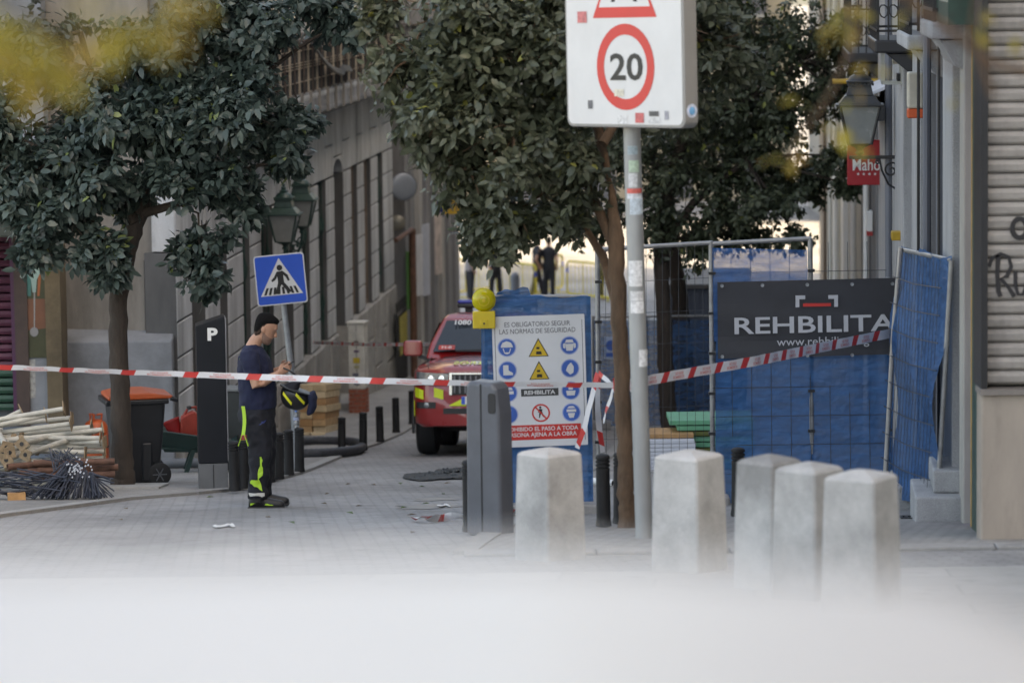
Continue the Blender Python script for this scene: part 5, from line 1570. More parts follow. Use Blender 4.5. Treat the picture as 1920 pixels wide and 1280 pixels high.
# --- long fence with the dark banner
p = on(1400, 944, .02); Yf = p.y; S_ = SC(Yf)
fq = lambda px, py, dy=0: at(px, py, Yf) - p + Vector((0, dy, 0))
o = thing('banner_fence', 'tall wire fence with blue netting carrying the dark banner', 'fence', p)
for a, t_, b in ((1120, 468, 950), (1333, 452, 945), (1519, 447, 944), (1664, 520, 940)):
    MB().tube([fq(a + 4, b), fq(a, t_)], .022, 10).build('post', M_tube, o, smooth=True)
    for q in range(5): MB().box(-.03, .03, -.03, .03, -.012, .012).build('clamp', M_blk, o, loc=fq(a + 2, t_ + 60 + q * 75))
MB().tube([fq(1118, 468), fq(1335, 455)], .02, 10).build('top_rail', M_tube, o, smooth=True)
MB().tube([fq(1335, 457), fq(1521, 447)], .02, 10).build('top_rail', M_tube, o, smooth=True)
wires(MB(), fq(1122, 940), fq(1335, 940), fq(1333, 460), fq(1120, 472), 14, 8, .002).build('wire_mesh', M_wire, o)
wires(MB(), fq(1337, 940, -.06), fq(1668, 936, -.06), fq(1662, 452, -.0), fq(1334, 458, -.0), 9, 9, .0028).build('wire_mesh', M_wire, o)
net_sheet(MB(), fq(1340, 942, -.03), fq(1672, 940, -.03), fq(1676, 640, -.03), fq(1342, 640, -.03), 40, 24, .045, 8).build('netting', M_net, o)
net_sheet(MB(), fq(1338, 640, -.03), fq(1515, 640, -.03), fq(1513, 468, -.03), fq(1335, 464, -.03), 24, 16, .015, 9).build('netting', net_mat('blue_netting_mid', (.02, .115, .32), .22), o)
for a in (1332, 1500, 1660):
    MB().box(-.16, .16, -.25, .25, 0, .1).build('foot', M_foot, o, loc=(fq(a, 944).x, 0, 0), bevel=.02)
# banner
c = at(1512, 668, Yf) + Vector((0, -.09, 0))
o = thing('site_banner', 'dark grey banner with the large REHBILITA name tied to the fence', 'banner', c)
w = 334 / S_; h = 143 / S_
M_ban = mat('banner_dark', (.032, .034, .042), .55, var=.15, scale=4)
mb = MB(); net_sheet(mb, (-w / 2, 0, 0), (w / 2, 0, .02), (w / 2, 0, h + .02), (-w / 2, 0, h), 40, 14, .008, 12); mb.build('sheet', M_ban, o)
M_bt = mat('banner_print', (.50, .51, .54), .5, var=.06)
k = 1 / S_
yb = -.026
text('REHBILITA', 300 * k, 31 * k, M_bt, o, ((1376 + 150 - 1512) * k, yb, (668 - 605) * k), bold=.015, rot=(math.pi / 2, R(-.6), 0))
text('www.rehbilita.org', 172 * k, 20 * k, M_bt, o, ((1455 + 86 - 1512) * k, yb, (668 - 639) * k), rot=(math.pi / 2, R(-.6), 0))
for sgn, x in ((1, 1490), (-1, 1569)):
    xx = (x - 1512) * k; z1 = (668 - 551) * k
    poly('bracket_mark', [(xx, z1), (xx + sgn * 18 * k, z1), (xx + sgn * 18 * k, z1 - 7 * k), (xx + sgn * 7 * k, z1 - 7 * k), (xx + sgn * 7 * k, z1 - 22 * k), (xx, z1 - 22 * k)], yb, M_bt, o)
poly('red_bar', [((1504 - 1512) * k, (668 - 572) * k), ((1556 - 1512) * k, (668 - 572) * k), ((1556 - 1512) * k, (668 - 566) * k), ((1504 - 1512) * k, (668 - 566) * k)], yb, M_sred, o)
for a in (-.95, -.5, 0, .5, .95):
    for z in (.02, h - .03): MB().lathe([(.01, -.018), (.016, -.02), (.016, -.014)], 12, axis='y').build('eyelet', M_galv, o, loc=(a * w / 2, 0, z))

# --- leaning side panel with heavy netting
c00 = at(1664, 905, Yf - .35); c01 = at(1690, 468, Yf - .5); c10 = at(1757, 950, Yf - 3.5); c11 = at(1784, 488, Yf - 3.6)
zg = G(Yf) + .02
o = thing('leaning_fence', 'leaning fence panel wrapped in blue netting against the right wall', 'fence', Vector((c00.x, c00.y, zg)))
b_ = Vector((c00.x, c00.y, zg)); R_ = lambda v: Vector(v) - b_
MB().tube([R_(at(1660, 895, Yf - .62)), R_(at(1674, 640, Yf - .7)), R_(at(1689, 464, Yf - .78))], .022, 10).build('post', mat('post_pale', (.42, .39, .36), .5, .3, var=.2), o, smooth=True)
MB().tube([R_(c10), R_(c11)], .02, 10).build('post', M_tube, o, smooth=True)
MB().tube([R_(c01), R_(c11)], .02, 10).build('top_rail', M_tube, o, smooth=True)
nn = (c10 - c00).cross(c01 - c00).normalized() * -.0
def hwave(mb):
    return net_sheet(mb, R_(at(1662, 930, Yf - .33)), R_(at(1757, 951, Yf - 3.52)), R_(at(1786, 484, Yf - 3.62)), R_(at(1686, 463, Yf - .52)), 26, 60, .05, 21, .02)
hwave(MB()).build('netting', M_net, o)
wm = MB()
for kx_ in range(1, 9):
    v = kx_ / 9
    a_ = R_(c00 * (1 - v) + c01 * v); e_ = R_(c10 * (1 - v) + c11 * v)
    n_ = (e_ - a_).cross(Vector((0, 0, 1))).normalized() * .07
    wm.tube([a_ + n_, a_ * .5 + e_ * .5 + n_ * 1.1 + Vector((0, 0, -.02)), e_ + n_], .005, 5)
for kx_ in range(1, 16):
    u = kx_ / 16
    a_ = R_(c00 * (1 - u) + c10 * u); e_ = R_(c01 * (1 - u) + c11 * u)
    n_ = (R_(c10) - R_(c00)).cross(Vector((0, 0, 1))).normalized() * .06
    wm.tube([a_ + n_, e_ + n_], .002, 4)
wm.build('wire_mesh', M_wire, o)
MB().box(-.2, .25, -.15, .2, 0, .1).build('foot', M_foot, o, bevel=.02)

# --- fence further back across the yard
p = on(1225, 800, .02); Yk = p.y
bk = lambda px, py, dy=0: at(px, py, Yk) - p + Vector((0, dy, 0))
o = thing('back_fence', 'distant wire fence with thin blue netting behind the slender trees', 'fence', p)
for a in (1112, 1212, 1336): MB().tube([bk(a + 2, 800), bk(a, 592)], .02, 8).build('post', M_tube, o, smooth=True)
MB().tube([bk(1112, 594), bk(1338, 592)], .018, 8).build('top_rail', M_tube, o, smooth=True)
wires(MB(), bk(1114, 796), bk(1338, 796), bk(1338, 596), bk(1114, 596), 24, 10, .003).build('wire_mesh', M_wire, o)
net_sheet(MB(), bk(1114, 798, -.03), bk(1338, 798, -.03), bk(1338, 600, -.03), bk(1114, 600, -.03), 34, 18, .03, 31).build('netting', M_net_thin, o)
for a in (1125, 1320): MB().box(-.16, .16, -.3, .3, 0, .12).build('foot', M_foot, o, loc=(bk(a, 800).x, 0, 0), bevel=.02)
c = at(1146, 672, Yk - .12)
o = thing('fence_notice', 'small pale blue notice hung on the distant fence', 'notice', c)
MB().box(-.1, .1, -.005, .005, 0, .33).build('plate', mat('notice_pale', (.35, .45, .62), .5), o)
disc(MB(), 0, .2, .08, -.008, -.006, 20).build('roundel', M_pb, o)
MB().box(-.08, .08, -.008, -.0055, .03, .09).build('print', M_pb, o)

# --- dark site hut behind the distant fence
p = on(1325, 768, .02); S_ = SC(p.y)
o = thing('site_hut', 'slate blue site hut standing behind the distant fence and trees', 'hut', p, -A)
M_hut = mat('hut_slate', (.075, .095, .135), .6, var=.15, scale=3, streak=4)
hw_, hh_ = 75 / S_, 228 / S_
MB().box(-hw_, hw_, 0, 3.0, .12, hh_).build('shell', M_hut, o, bevel=.02)
MB().box(-hw_ - .05, hw_ + .05, -.06, 3.05, hh_ + .002, hh_ + .08).build('roof', M_gry2, o, bevel=.01)
for k in range(9): MB().box(-hw_ + .06 + k * hw_ * .22, -hw_ + .06 + k * hw_ * .22 + .05, -.03, -.002, .2, hh_ - .08).build('rib', M_hut, o)
MB().box(hw_ * .2, hw_ * .6, -.05, -.031, hh_ * .55, hh_ * .8).build('window', M_glass, o)
for x in (-hw_ + .1, hw_ - .25): MB().box(x, x + .15, .1, .4, 0, .119).build('skid', M_gry2, o)
# --- board stacks behind the fence
p = on(1312, 880, .02); S_ = SC(p.y)
M_gbd = mat('green_board', (.10, .34, .20), .6, var=.15, scale=6)
M_gbd2 = mat('olive_board', (.11, .12, .03), .7, var=.3, scale=6)
nb = 9; hh = 95 / S_ / nb
for i in range(nb):
    dx = random.uniform(-.05, .05) + (.05 if i > 6 else 0)
    x0 = -.34 + dx if i not in (5, 6) else -.2
    lab = '%s green board from the ground in the stack behind the fence' % ORD[i]
    b = MB().box(x0, .62, 0, .8, i * hh + .002, (i + 1) * hh - .012).build('green_board', M_gbd2 if i in (2, 3, 6) else M_gbd, None, loc=p, bevel=.003)
    tag(b, lab, 'board', 'green boards stacked behind the fence')
p = on(1255, 882, .02); S_ = SC(p.y)
M_wbd = mat('white_board', (.62, .64, .70), .5, var=.06)
for i in range(8):
    hh = 60 / S_ / 8
    b = MB().box(-.27 + random.uniform(-.015, .015), .30 + random.uniform(-.03, .03), -.05, .7, i * hh + .001, (i + 1) * hh - .004).build('white_board', M_wbd, None, loc=p, bevel=.002)
    tag(b, '%s white board from the ground in the stack beside the green boards' % ORD[i], 'board', 'white boards stacked behind the fence')
b = MB().box(-.28, .28, .05, .6, 60 / S_ + .001, 68 / S_).build('brown_board', M_timo, None, loc=p, bevel=.003); tag(b, 'brown plank lying on the white boards', 'plank')
p = on(1150, 912, .02)
b = thing('pipe_offcut', 'short white pipe end with black bore on the ground by the bollard', 'pipe', p + Vector((0, 0, .035)), .9)
MB().lathe([(.033, 0), (.036, .002), (.036, .3), (.02, .3), (.02, .1), (.028, .05), (.028, 0), (.033, 0)], 18, axis='y', caps=False).build('shell', M_white, b, smooth=True)
MB().lathe([(.027, .012), (.027, .014)], 16, axis='y').build('bore', M_dark, b)

# ------------------------------------------------------------------ barrier tape
M_tw = mat('tape_white', (.70, .70, .72), .4, var=.06)
M_tr = mat('tape_red', (.62, .05, .045), .4, var=.06)
M_tt = mat('tape_print', (.66, .22, .20), .5, var=.1)
def tape(name, label, pts, width, period=.55, redlen=.11, twist=None, print_=True, slant=.6, start=0.0):
    P = [Vector(p) for p in pts]
    # smooth resample
    n = 200
    tt = np.linspace(0, len(P) - 1, n)
    arr = np.array([list(p) for p in P])
    C_ = np.stack([np.interp(tt, range(len(P)), arr[:, k]) for k in range(3)], 1)
    for _ in range(10): C_[1:-1] = (C_[:-2] + 2 * C_[1:-1] + C_[2:]) / 4
    ds = np.concatenate([[0], np.cumsum(np.linalg.norm(np.diff(C_, axis=0), axis=1))])
    L_ = ds[-1]
    def pos(d): return Vector([np.interp(d, ds, C_[:, k]) for k in range(3)])
    def frame(d):
        t_ = (pos(min(L_, d + .02)) - pos(max(0, d - .02))).normalized()
        a = twist(d / L_) if twist else 0
        up = Vector((0, 0, 1)) if abs(t_.z) < .9 else Vector((1, 0, 0))
        sd = t_.cross(up).normalized(); up = sd.cross(t_).normalized()
        return t_, (up * math.cos(a) + sd * math.sin(a)), t_.cross(up * math.cos(a) + sd * math.sin(a)).normalized()
    mb = MB(P[0]); d = -start; reds = []
    segs = []
    while d < L_:
        segs.append((d, d + redlen, 1)); segs.append((d + redlen, d + period, 0)); d += period
    for a, b, mi in segs:
        kk = max(2, int((b - a) / .03)); vs = []
        for q in range(kk + 1):
            dd = a + (b - a) * q / kk
            for e in (-1, 1):
                d2 = min(L_, max(0, dd + e * slant * width / 2))
                t_, up, nn_ = frame(d2)
                vs.append(pos(d2) + up * (e * width / 2) + nn_ * (.004 * math.sin(d2 * 23)))
        mb.add(vs, [(2 * q, 2 * q + 2, 2 * q + 3, 2 * q + 1) for q in range(kk)], mi)
    o = mb.build(name, [M_tw, M_tr], None); o.location = P[0]
    tag(o, label, 'barrier tape')
    if print_:
        for a, b, mi in segs:
            if mi or a < .05 or b > L_ - .05: continue
            for body, oz, wd in (('NO PASAR', .18, .36), ('BOMBEROS', -.2, .5)):
                m_ = (a + b) / 2 + slant * width * .5 * oz; co, fs = tmesh(body, .01 if body[0] == 'N' else .015)
                vs = []
                for x, y, z in co:
                    dd = min(L_, max(0, m_ + x * wd * (period - redlen)))
                    t_, up, nn_ = frame(dd)
                    vs.append(pos(dd) + up * ((oz + y * .3) * width) + nn_ * .0035 + nn_ * (.004 * math.sin(dd * 23)) + Vector((0, -.004, 0)))
                MB(P[0]).add(vs, fs).build('tape_print', M_tt, o)
    return o
Yt = on(1175, 985).y
kn = at(1168, 720, Yt - .12)
tl = [at(-60, 686, Yt + 1.6), at(0, 688, Yt + 1.5), at(230, 697.5, Yt + 1.2), at(470, 706, Yt + .9), at(640, 712, Yt + .6), at(900, 719, Yt + .2), at(1130, 722, Yt - .05), kn]
tape('barrier_tape', 'long red and white barrier tape stretched from the left edge to the tree', tl, .050, period=.545, redlen=.12, twist=lambda u: .25 + .35 * math.sin(u * 9), start=.26)
tr_ = [at(1150, 724, Yt - .11), at(1186, 722, Yt - .12), at(1225, 711, Yt + .2), at(1420, 676, Yf - 2.4), at(1560, 647, Yf - 1.2), at(1674, 624, Yf - .5)]
tape('barrier_tape', 'wide red and white barrier tape rising from the tree to the leaning fence', tr_, .082, period=.315, redlen=.075, twist=lambda u: .1 * math.sin(u * 7), start=.02, slant=.5)
# tape wrapped round the trunk
ctr = at(1170, 722, Yt)
tape('barrier_tape', 'white tape band wound round the slender tree trunk', [ctr + Vector((.085 * math.sin(a * .5), -.085 * math.cos(a * .5), .02 * math.sin(a))) for a in range(-5, 6)], .085, period=.9, redlen=.05, print_=False)
# knots and tails on the fence post
Yk2 = Yb + .4
tape('barrier_tape', 'short tape tail hanging from the knot on the fence post', [at(1122, 700, Yk2 - .1), at(1120, 745, Yk2 - .12), at(1122, 790, Yk2 - .1), at(1130, 848, Yk2 - .1)], .05, .5, .12, print_=False, twist=lambda u: .6 * math.sin(u * 5))
tape('barrier_tape', 'tape tail slanting down left of the fence post across the board edge', [at(1121, 698, Yb - .3), at(1108, 750, Yb - .3), at(1096, 800, Yb - .3), at(1082, 840, Yb - .25)], .045, .5, .14, print_=False, twist=lambda u: .5)
tape('barrier_tape', 'tape loop from the post knot to the tree trunk', [at(1122, 698, Yt + .5), at(1140, 715, Yt + .3), at(1158, 730, Yt - .05)], .045, .35, .1, print_=False)
tape('barrier_tape', 'lower tape loop with red print between post and trunk', [at(1158, 702, Yt + .1), at(1148, 735, Yt + .3), at(1138, 765, Yt + .4), at(1131, 790, Yt + .6)], .045, .42, .1, print_=True)
# tape far behind at the stone building
pc = at(585, 642, 55.5); pe = at(812, 645, 47.5)
tape('barrier_tape', 'thin distant barrier tape from the stone building to the red car', [pc, pc * .5 + pe * .5 + Vector((0, 0, -.02)), pe], .05, .75, .16, print_=True)
# fallen tape on the road
g1 = [on(772, 970, .03), on(800, 970, .05), on(830, 972, .02), on(850, 966, .05), on(880, 968, .04), on(930, 966, .06), on(978, 958, .05)]
tape('barrier_tape', 'slack barrier tape lying on the road behind the grey post', g1, .07, .42, .12, print_=False, twist=lambda u: .9 + .7 * math.sin(u * 14))
# ------------------------------------------------------------------ cars
M_rim = mat('rim_grey', (.16, .16, .17), .35, .7)
M_hl = mat('headlamp_clear', (.20, .21, .22), .08, .3, var=.4, scale=24, spec=.8)
M_chrome = mat('chrome', (.62, .63, .65), .15, .95, var=.1)
M_screen = mat('windscreen', (.012, .018, .022), .05, var=.15, spec=.5)
M_blkp = mat('black_plastic', (.016, .016, .017), .5, var=.15)
def make_car(name, label, paint, loc, rz, pitch, zs=1.0, xs=1.0, fire=False):
    o = thing(name, label, 'car', loc, rz)
    o.rotation_euler = (pitch, 0, rz)
    ST = [(0.0, .70, .40, .68, 1.03, 1.085), (.05, .82, .385, .68, 1.065, 1.125), (.16, .895, .38, .70, 1.105, 1.165), (.40, .93, .38, .74, 1.14, 1.205), (1.0, .94, .36, .75, 1.17, 1.255), (1.45, .94, .36, .75, 1.19, 1.29),
          (3.0, .94, .36, .75, 1.19, 1.28), (4.4, .94, .38, .75, 1.18, 1.26), (4.72, .90, .45, .75, 1.15, 1.23), (4.8, .82, .52, .75, 1.09, 1.16)]
    def half(w, zb, zm, zsd, zt): return [(0, zb), (w * .88, zb), (w * .97, zb + .05), (w, zm), (w * .985, zsd - .06), (w * .94, zsd), (w * .6, zt), (w * .3, zt + .012), (0, zt + .015)]
    vs = []; fs = []; N = 16
    for y, w, zb, zm, zsd, zt in ST:
        h_ = half(w, zb, zm, zsd, zt)
        loop = [(x, z) for x, z in h_] + [(-x, z) for x, z in h_[-2:0:-1]]
        vs += [(x * xs, y, z * zs) for x, z in loop]
    N = len(vs) // len(ST)
    for i in range(len(ST) - 1):
        for k in range(N):
            a = i * N + k; b = i * N + (k + 1) % N
            fs.append((a, b, b + N, a + N))
    fs.append(tuple(range(N))); fs.append(tuple(range((len(ST) - 1) * N, len(ST) * N))[::-1])
    body = MB().add(vs, fs).build('body', paint, o, smooth=True)
    # wheel arches are cut through the sides
    cut = MB()
    for y in (.95, 3.75):
        for sx_ in (-1, 1): cut.lathe([(.43, sx_ * .62 * xs), (.43, sx_ * 1.1 * xs)], 28, (0, y, .38 * zs), axis='x')
    cu = cut.build('cut', M_blkp, o)
    bm_ = body.modifiers.new('b', 'BOOLEAN'); bm_.object = cu; bm_.operation = 'DIFFERENCE'; bm_.solver = 'EXACT'
    dg = bpy.context.evaluated_depsgraph_get()
    me = bpy.data.meshes.new_from_object(body.evaluated_get(dg))
    body.modifiers.clear(); body.data = me
    bpy.data.objects.remove(cu)
    try: body.data.set_sharp_from_angle(angle=R(38))
    except Exception: pass
    # cabin
    def ringc(y0, y1, w, z, yb=None): return [(-w * xs, y0, z * zs), (w * xs, y0, z * zs), (w * xs, y1, z * zs), (-w * xs, y1, z * zs)]
    lev = [(1.32, 4.62, .86, 1.23), (1.55, 4.60, .83, 1.42), (2.02, 4.46, .69, 1.755), (2.12, 4.40, .64, 1.805), (2.35, 4.25, .5, 1.835)]
    vs = []; fs = []
    for y0, y1, w, z in lev: vs += ringc(y0, y1, w, z)
    for i in range(len(lev) - 1):
        for k in range(4):
            a = 4 * i + k; b = 4 * i + (k + 1) % 4; fs.append((a, b, b + 4, a + 4))
    fs += [(3, 2, 1, 0), tuple(4 * (len(lev) - 1) + k for k in range(4))]
    MB().add(vs, fs).build('cabin', paint, o, bevel=.03, seg=3)
    def q(u, v, side):
        """point on the cabin shell between belt (v=0) and roof (v=1)"""
        y0 = 1.42 + (2.02 - 1.42) * v; z = 1.315 + (1.745 - 1.315) * v; w = .845 + (.695 - .845) * v
        if side == 'f': return ((u * 2 - 1) * (w - .07) * xs, y0 - .035 - .05 * (1 - (2 * u - 1) ** 2) * (1 - .3 * v), (z + .0) * zs)
        y1 = 4.61 - .15 * v
        if side == 'b': return ((u * 2 - 1) * (w - .08) * xs, y1 + .035, z * zs)
        yy = (y0 + .12) + (y1 - .1 - y0 - .12) * u
        return ((1 if side == 'r' else -1) * (w + .036) * xs, yy, z * zs)
    def pane(nm, u0, u1, v0, v1, side, m, n=10):
        vs = [q(u0 + (u1 - u0) * i / n, v0 + (v1 - v0) * j / 4, side) for j in range(5) for i in range(n + 1)]
        fs = [(j * (n + 1) + i, j * (n + 1) + i + 1, (j + 1) * (n + 1) + i + 1, (j + 1) * (n + 1) + i) for j in range(4) for i in range(n)]
        return MB().add(vs, fs).build(nm, m, o, smooth=True)
    pane('windscreen', 0, 1, .02, .96, 'f', M_screen)
    pane('rear_window', 0, 1, .1, .92, 'b', M_screen)
    for sd in 'lr':
        for a, b in ((.0, .3), (.33, .6), (.63, .98)): pane('side_window', a, b, .08, .9, sd, M_screen, 3)
    # wipers
    for x in (-.45, .2): MB().bar((x * xs, 1.30, 1.335 * zs), ((x + .5) * xs, 1.36, 1.345 * zs), .02, .02).build('wiper', M_blkp, o)
    # wheels
    for y in (.95, 3.75):
        for sx_ in (-1, 1):
            wv = MB().lathe([(.2, -.13), (.34, -.135), (.375, -.11), (.385, -.06), (.385, .06), (.375, .11), (.34, .135), (.2, .13)], 36, axis='x').build('wheel', M_tyre, o, smooth=True, loc=(sx_ * .79 * xs, y, .385))
            for g_ in (-.07, 0, .07): MB().lathe([(.3855, g_ - .008), (.379, g_), (.3855, g_ + .008)], 36, axis='x', caps=False).build('groove', M_dark, wv)
            rm = MB().lathe([(.02, sx_ * .1), (.2, sx_ * .09), (.22, sx_ * .13), (.235, sx_ * .13)], 24, axis='x').build('rim', M_rim, wv, smooth=True)
            for k in range(6):
                a = k * math.pi / 3
                MB().bar((sx_ * .115, 0, 0), (sx_ * .125, .2 * math.cos(a), .2 * math.sin(a)), .05, .02).build('spoke', M_rim, wv)
    # mirrors
    for sx_ in (-1, 1):
        m_ = MB(); m_.prism(rrect(-.13, .13, -.10, .11, .05), -.06, .08); m_ = m_.build('mirror', paint, o, loc=(sx_ * 1.06 * xs, 1.62, 1.36 * zs), bevel=.02)
        MB().bar((sx_ * -.08, .02, -.1), (sx_ * -.26, .0, -.15), .06, .05).build('mirror_arm', M_blkp, m_)
    # bonnet shut lines, wheel-arch lips
    for sx_ in (-1, 1):
        MB().tube([(sx_ * .70 * xs, .12, 1.128 * zs), (sx_ * .74 * xs, .45, 1.185 * zs), (sx_ * .78 * xs, 1.3, 1.262 * zs)], .006, 6).build('bonnet_gap', M_blkp, o)
        for y in (.95, 3.75):
            MB().tube([(sx_ * .945 * xs, y + .435 * math.cos(a * math.pi / 14), .38 * zs + .435 * math.sin(a * math.pi / 14)) for a in range(-1, 16)], .02, 6).build('arch_lip', M_blkp, o, smooth=True)
    MB().tube([(-.66 * xs, -.004, 1.062 * zs), (0, -.006, 1.065 * zs), (.66 * xs, -.004, 1.062 * zs)], .006, 6).build('bonnet_gap', M_blkp, o)
    # front
    def yf(x): return float(np.interp(abs(x), [0, .70, .82, .895, .93], [0, 0, .05, .16, .40]))
    def patch(nm, x0, x1, zl, m, off=.008, n=6, par=o):
        """strip over the bulging front, zl(x) -> (low, high)"""
        vs = []
        for i in range(n + 1):
            x = x0 + (x1 - x0) * i / n; a, b = zl(x)
            vs += [(x * xs, yf(x) - off, a * zs), (x * xs, yf(x) - off, b * zs)]
        back = [(v[0], v[1] + .05, v[2]) for v in vs]
        L_ = len(vs)
        fs = [(2 * i, 2 * i + 2, 2 * i + 3, 2 * i + 1) for i in range(n)] + [(2 * i + 2 + L_, 2 * i + L_, 2 * i + 1 + L_, 2 * i + 3 + L_) for i in range(n)]
        fs += [(2 * i + 1, 2 * i + 3, 2 * i + 3 + L_, 2 * i + 1 + L_) for i in range(n)] + [(2 * i + 2, 2 * i, 2 * i + L_, 2 * i + 2 + L_) for i in range(n)]
        fs += [(0, 1, 1 + L_, L_), (2 * n + 1, 2 * n, 2 * n + L_, 2 * n + 1 + L_)]
        return MB().add(vs + back, fs).build(nm, m, par)
    for sx_ in (-1, 1):
        hl = patch('headlight', sx_ * .86, sx_ * .43, lambda x: (.93 + .06 * (abs(x) - .4), 1.055 + .07 * (abs(x) - .4)), M_hl, .02, 10)
        patch('headlight_rim', sx_ * .88, sx_ * .42, lambda x: (.915, .928), M_blkp, .022, 10, par=hl)
        for lx in (.52, .66): MB().lathe([(.005, -.03), (.04, -.028), (.05, -.018)], 16, axis='y').build('lamp_lens', M_chrome, hl, loc=(sx_ * lx * xs, yf(lx) - .005, .995 * zs))
        patch('fog_surround', sx_ * .86, sx_ * .60, lambda x: (.62, .70), M_blkp, .012)
        MB().lathe([(.01, -.02), (.035, -.018), (.038, 0)], 14, axis='y').build('fog_lamp', M_hl, o, loc=(sx_ * .72 * xs, yf(.72) - .008, .66 * zs))
    gr = patch('grille', -.40, .40, lambda x: (.79, 1.05), M_blkp, .014, 8)
    patch('grille_frame', -.42, .42, lambda x: (1.05, 1.072), M_chrome, .024, 8, par=gr)
    for sgn in (-1, 1): patch('grille_frame', sgn * .42, sgn * .385, lambda x: (.79, 1.05), M_chrome, .024, 1, par=gr)
    for k in range(11):
        x = -.35 + k * .07
        MB().box((x - .012) * xs, (x + .012) * xs, -.032, -.012, .81 * zs, 1.035 * zs).build('grille_bar', M_rim, gr, bevel=.004)
    ring(MB(), 0, .93 * zs, .045, .06, -.045).build('emblem', M_chrome, gr)
    patch('lower_intake', -.5, .5, lambda x: (.55, .62), M_blkp, .01, 6)
    pl = MB(); pl.box(-.26, .26, -.03, -.012, .67 * zs, .77 * zs); pl = pl.build('number_plate', M_white, o)
    MB().box(-.262, -.215, -.0315, -.0302, .672 * zs, .768 * zs).build('plate_band', M_sblue, pl)
    MB().box(-.86 * xs, .86 * xs, 1.45, 4.5, .28 * zs, .36 * zs).build('underside', M_blkp, o)
    if fire:
        M_lime = mat('lime_reflective', (.62, .72, .03), .35, var=.05)
        for x0, x1 in ((-.88, -.76), (-.62, -.50), (.50, .62), (.76, .88)):
            sg = 1 if x0 < 0 else -1
            vs = []
            patch('chevron', x0, x1, lambda x: (.765 - .28 * sg * (x - x0), .885 - .28 * sg * (x - x0)) if sg > 0 else (.765 + .28 * (x - x1) , .885 + .28 * (x - x1)), M_lime, .011, 4)
        for sg in (-1, 1):
            patch('chevron', sg * .42, sg * .20, lambda x: (.65, .65 + .12 * (1 - abs(abs(x) - .2) / .24)), M_lime, .011, 4)
            patch('chevron', sg * .905, sg * .885, lambda x: (.52, .72), M_lime, .012, 2)
        # bonnet lettering, mirrored so that it reads in a driving mirror
        text('BOMBEROS', .80, .20, M_lime, o, (0.02, .22, 1.195 * zs), rot=(R(10), 0, 0), bold=.015, mirror=True)
        yv = lambda v: (1.42 + .6 * v, 1.315 * 1.02 + .43 * 1.02 * v)
        ang = math.atan2(.43, .6)
        y_, z_ = yv(.86); text('1080', .22, .105, M_white, o, (-.40, y_ - .088, z_ + .018), rot=(ang, 0, 0), bold=.02)
        y_, z_ = yv(.06)
        tg = MB().box(-.11, .11, -.004, .0, -.05, .05).build('dash_tag', mat('tag_red', (.5, .05, .04), .5), o, loc=(-.58, y_ - .08, z_ + .035), rot=(ang - math.pi / 2, 0, 0))
        text('H-0', .13, .06, M_white, tg, (0, -.006, 0), bold=.01)
        # light bar
        lbx = MB(); lbx.box(-.55, .55, -.13, .13, 0, .055); lbx = lbx.build('light_bar', M_blkp, o, loc=(0, 2.75, 1.93), bevel=.02)
        MB().box(-.55, .55, -.12, .12, .056, .11).build('light_lens', mat('beacon_blue', (.03, .045, .32), .2, var=.1), lbx, bevel=.025)
        for x in (-.4, .4): MB().box(x - .05, x + .05, -.05, .05, -.09, .0).build('light_foot', M_blkp, lbx)
    return o
M_red = mat('fire_red_paint', (.30, .012, .014), .3, var=.06, scale=3, coat=1.0)
pc_ = on(915, 851)
slope = math.atan((G(pc_.y + 2) - G(pc_.y - 1)) / 3)
loc = pc_ - UD * .95; loc.z = G(loc.y) 
make_car('fire_car', 'red fire service off-road car with lime chevrons and roof light bar', M_red, loc, -A, slope, 1.02, 1.0, True)
# pale car parked right in front of the camera, far out of focus: only its roof enters the frame
M_wp = mat('white_car_paint', (.50, .49, .475), .45, var=.12, scale=4, spec=.4)
sl0 = math.atan((G(4) - G(0)) / 4)
zroof = at(960, 1152, 1.7).z
wc = make_car('white_car', 'blurred white car roof filling the bottom foreground', M_wp, Vector((2.36, 1.16, G(1.16))), math.pi / 2, 0, (zroof - G(1.7)) / 1.82, 1.0, False)
wc.rotation_euler = (0, -sl0, math.pi / 2)
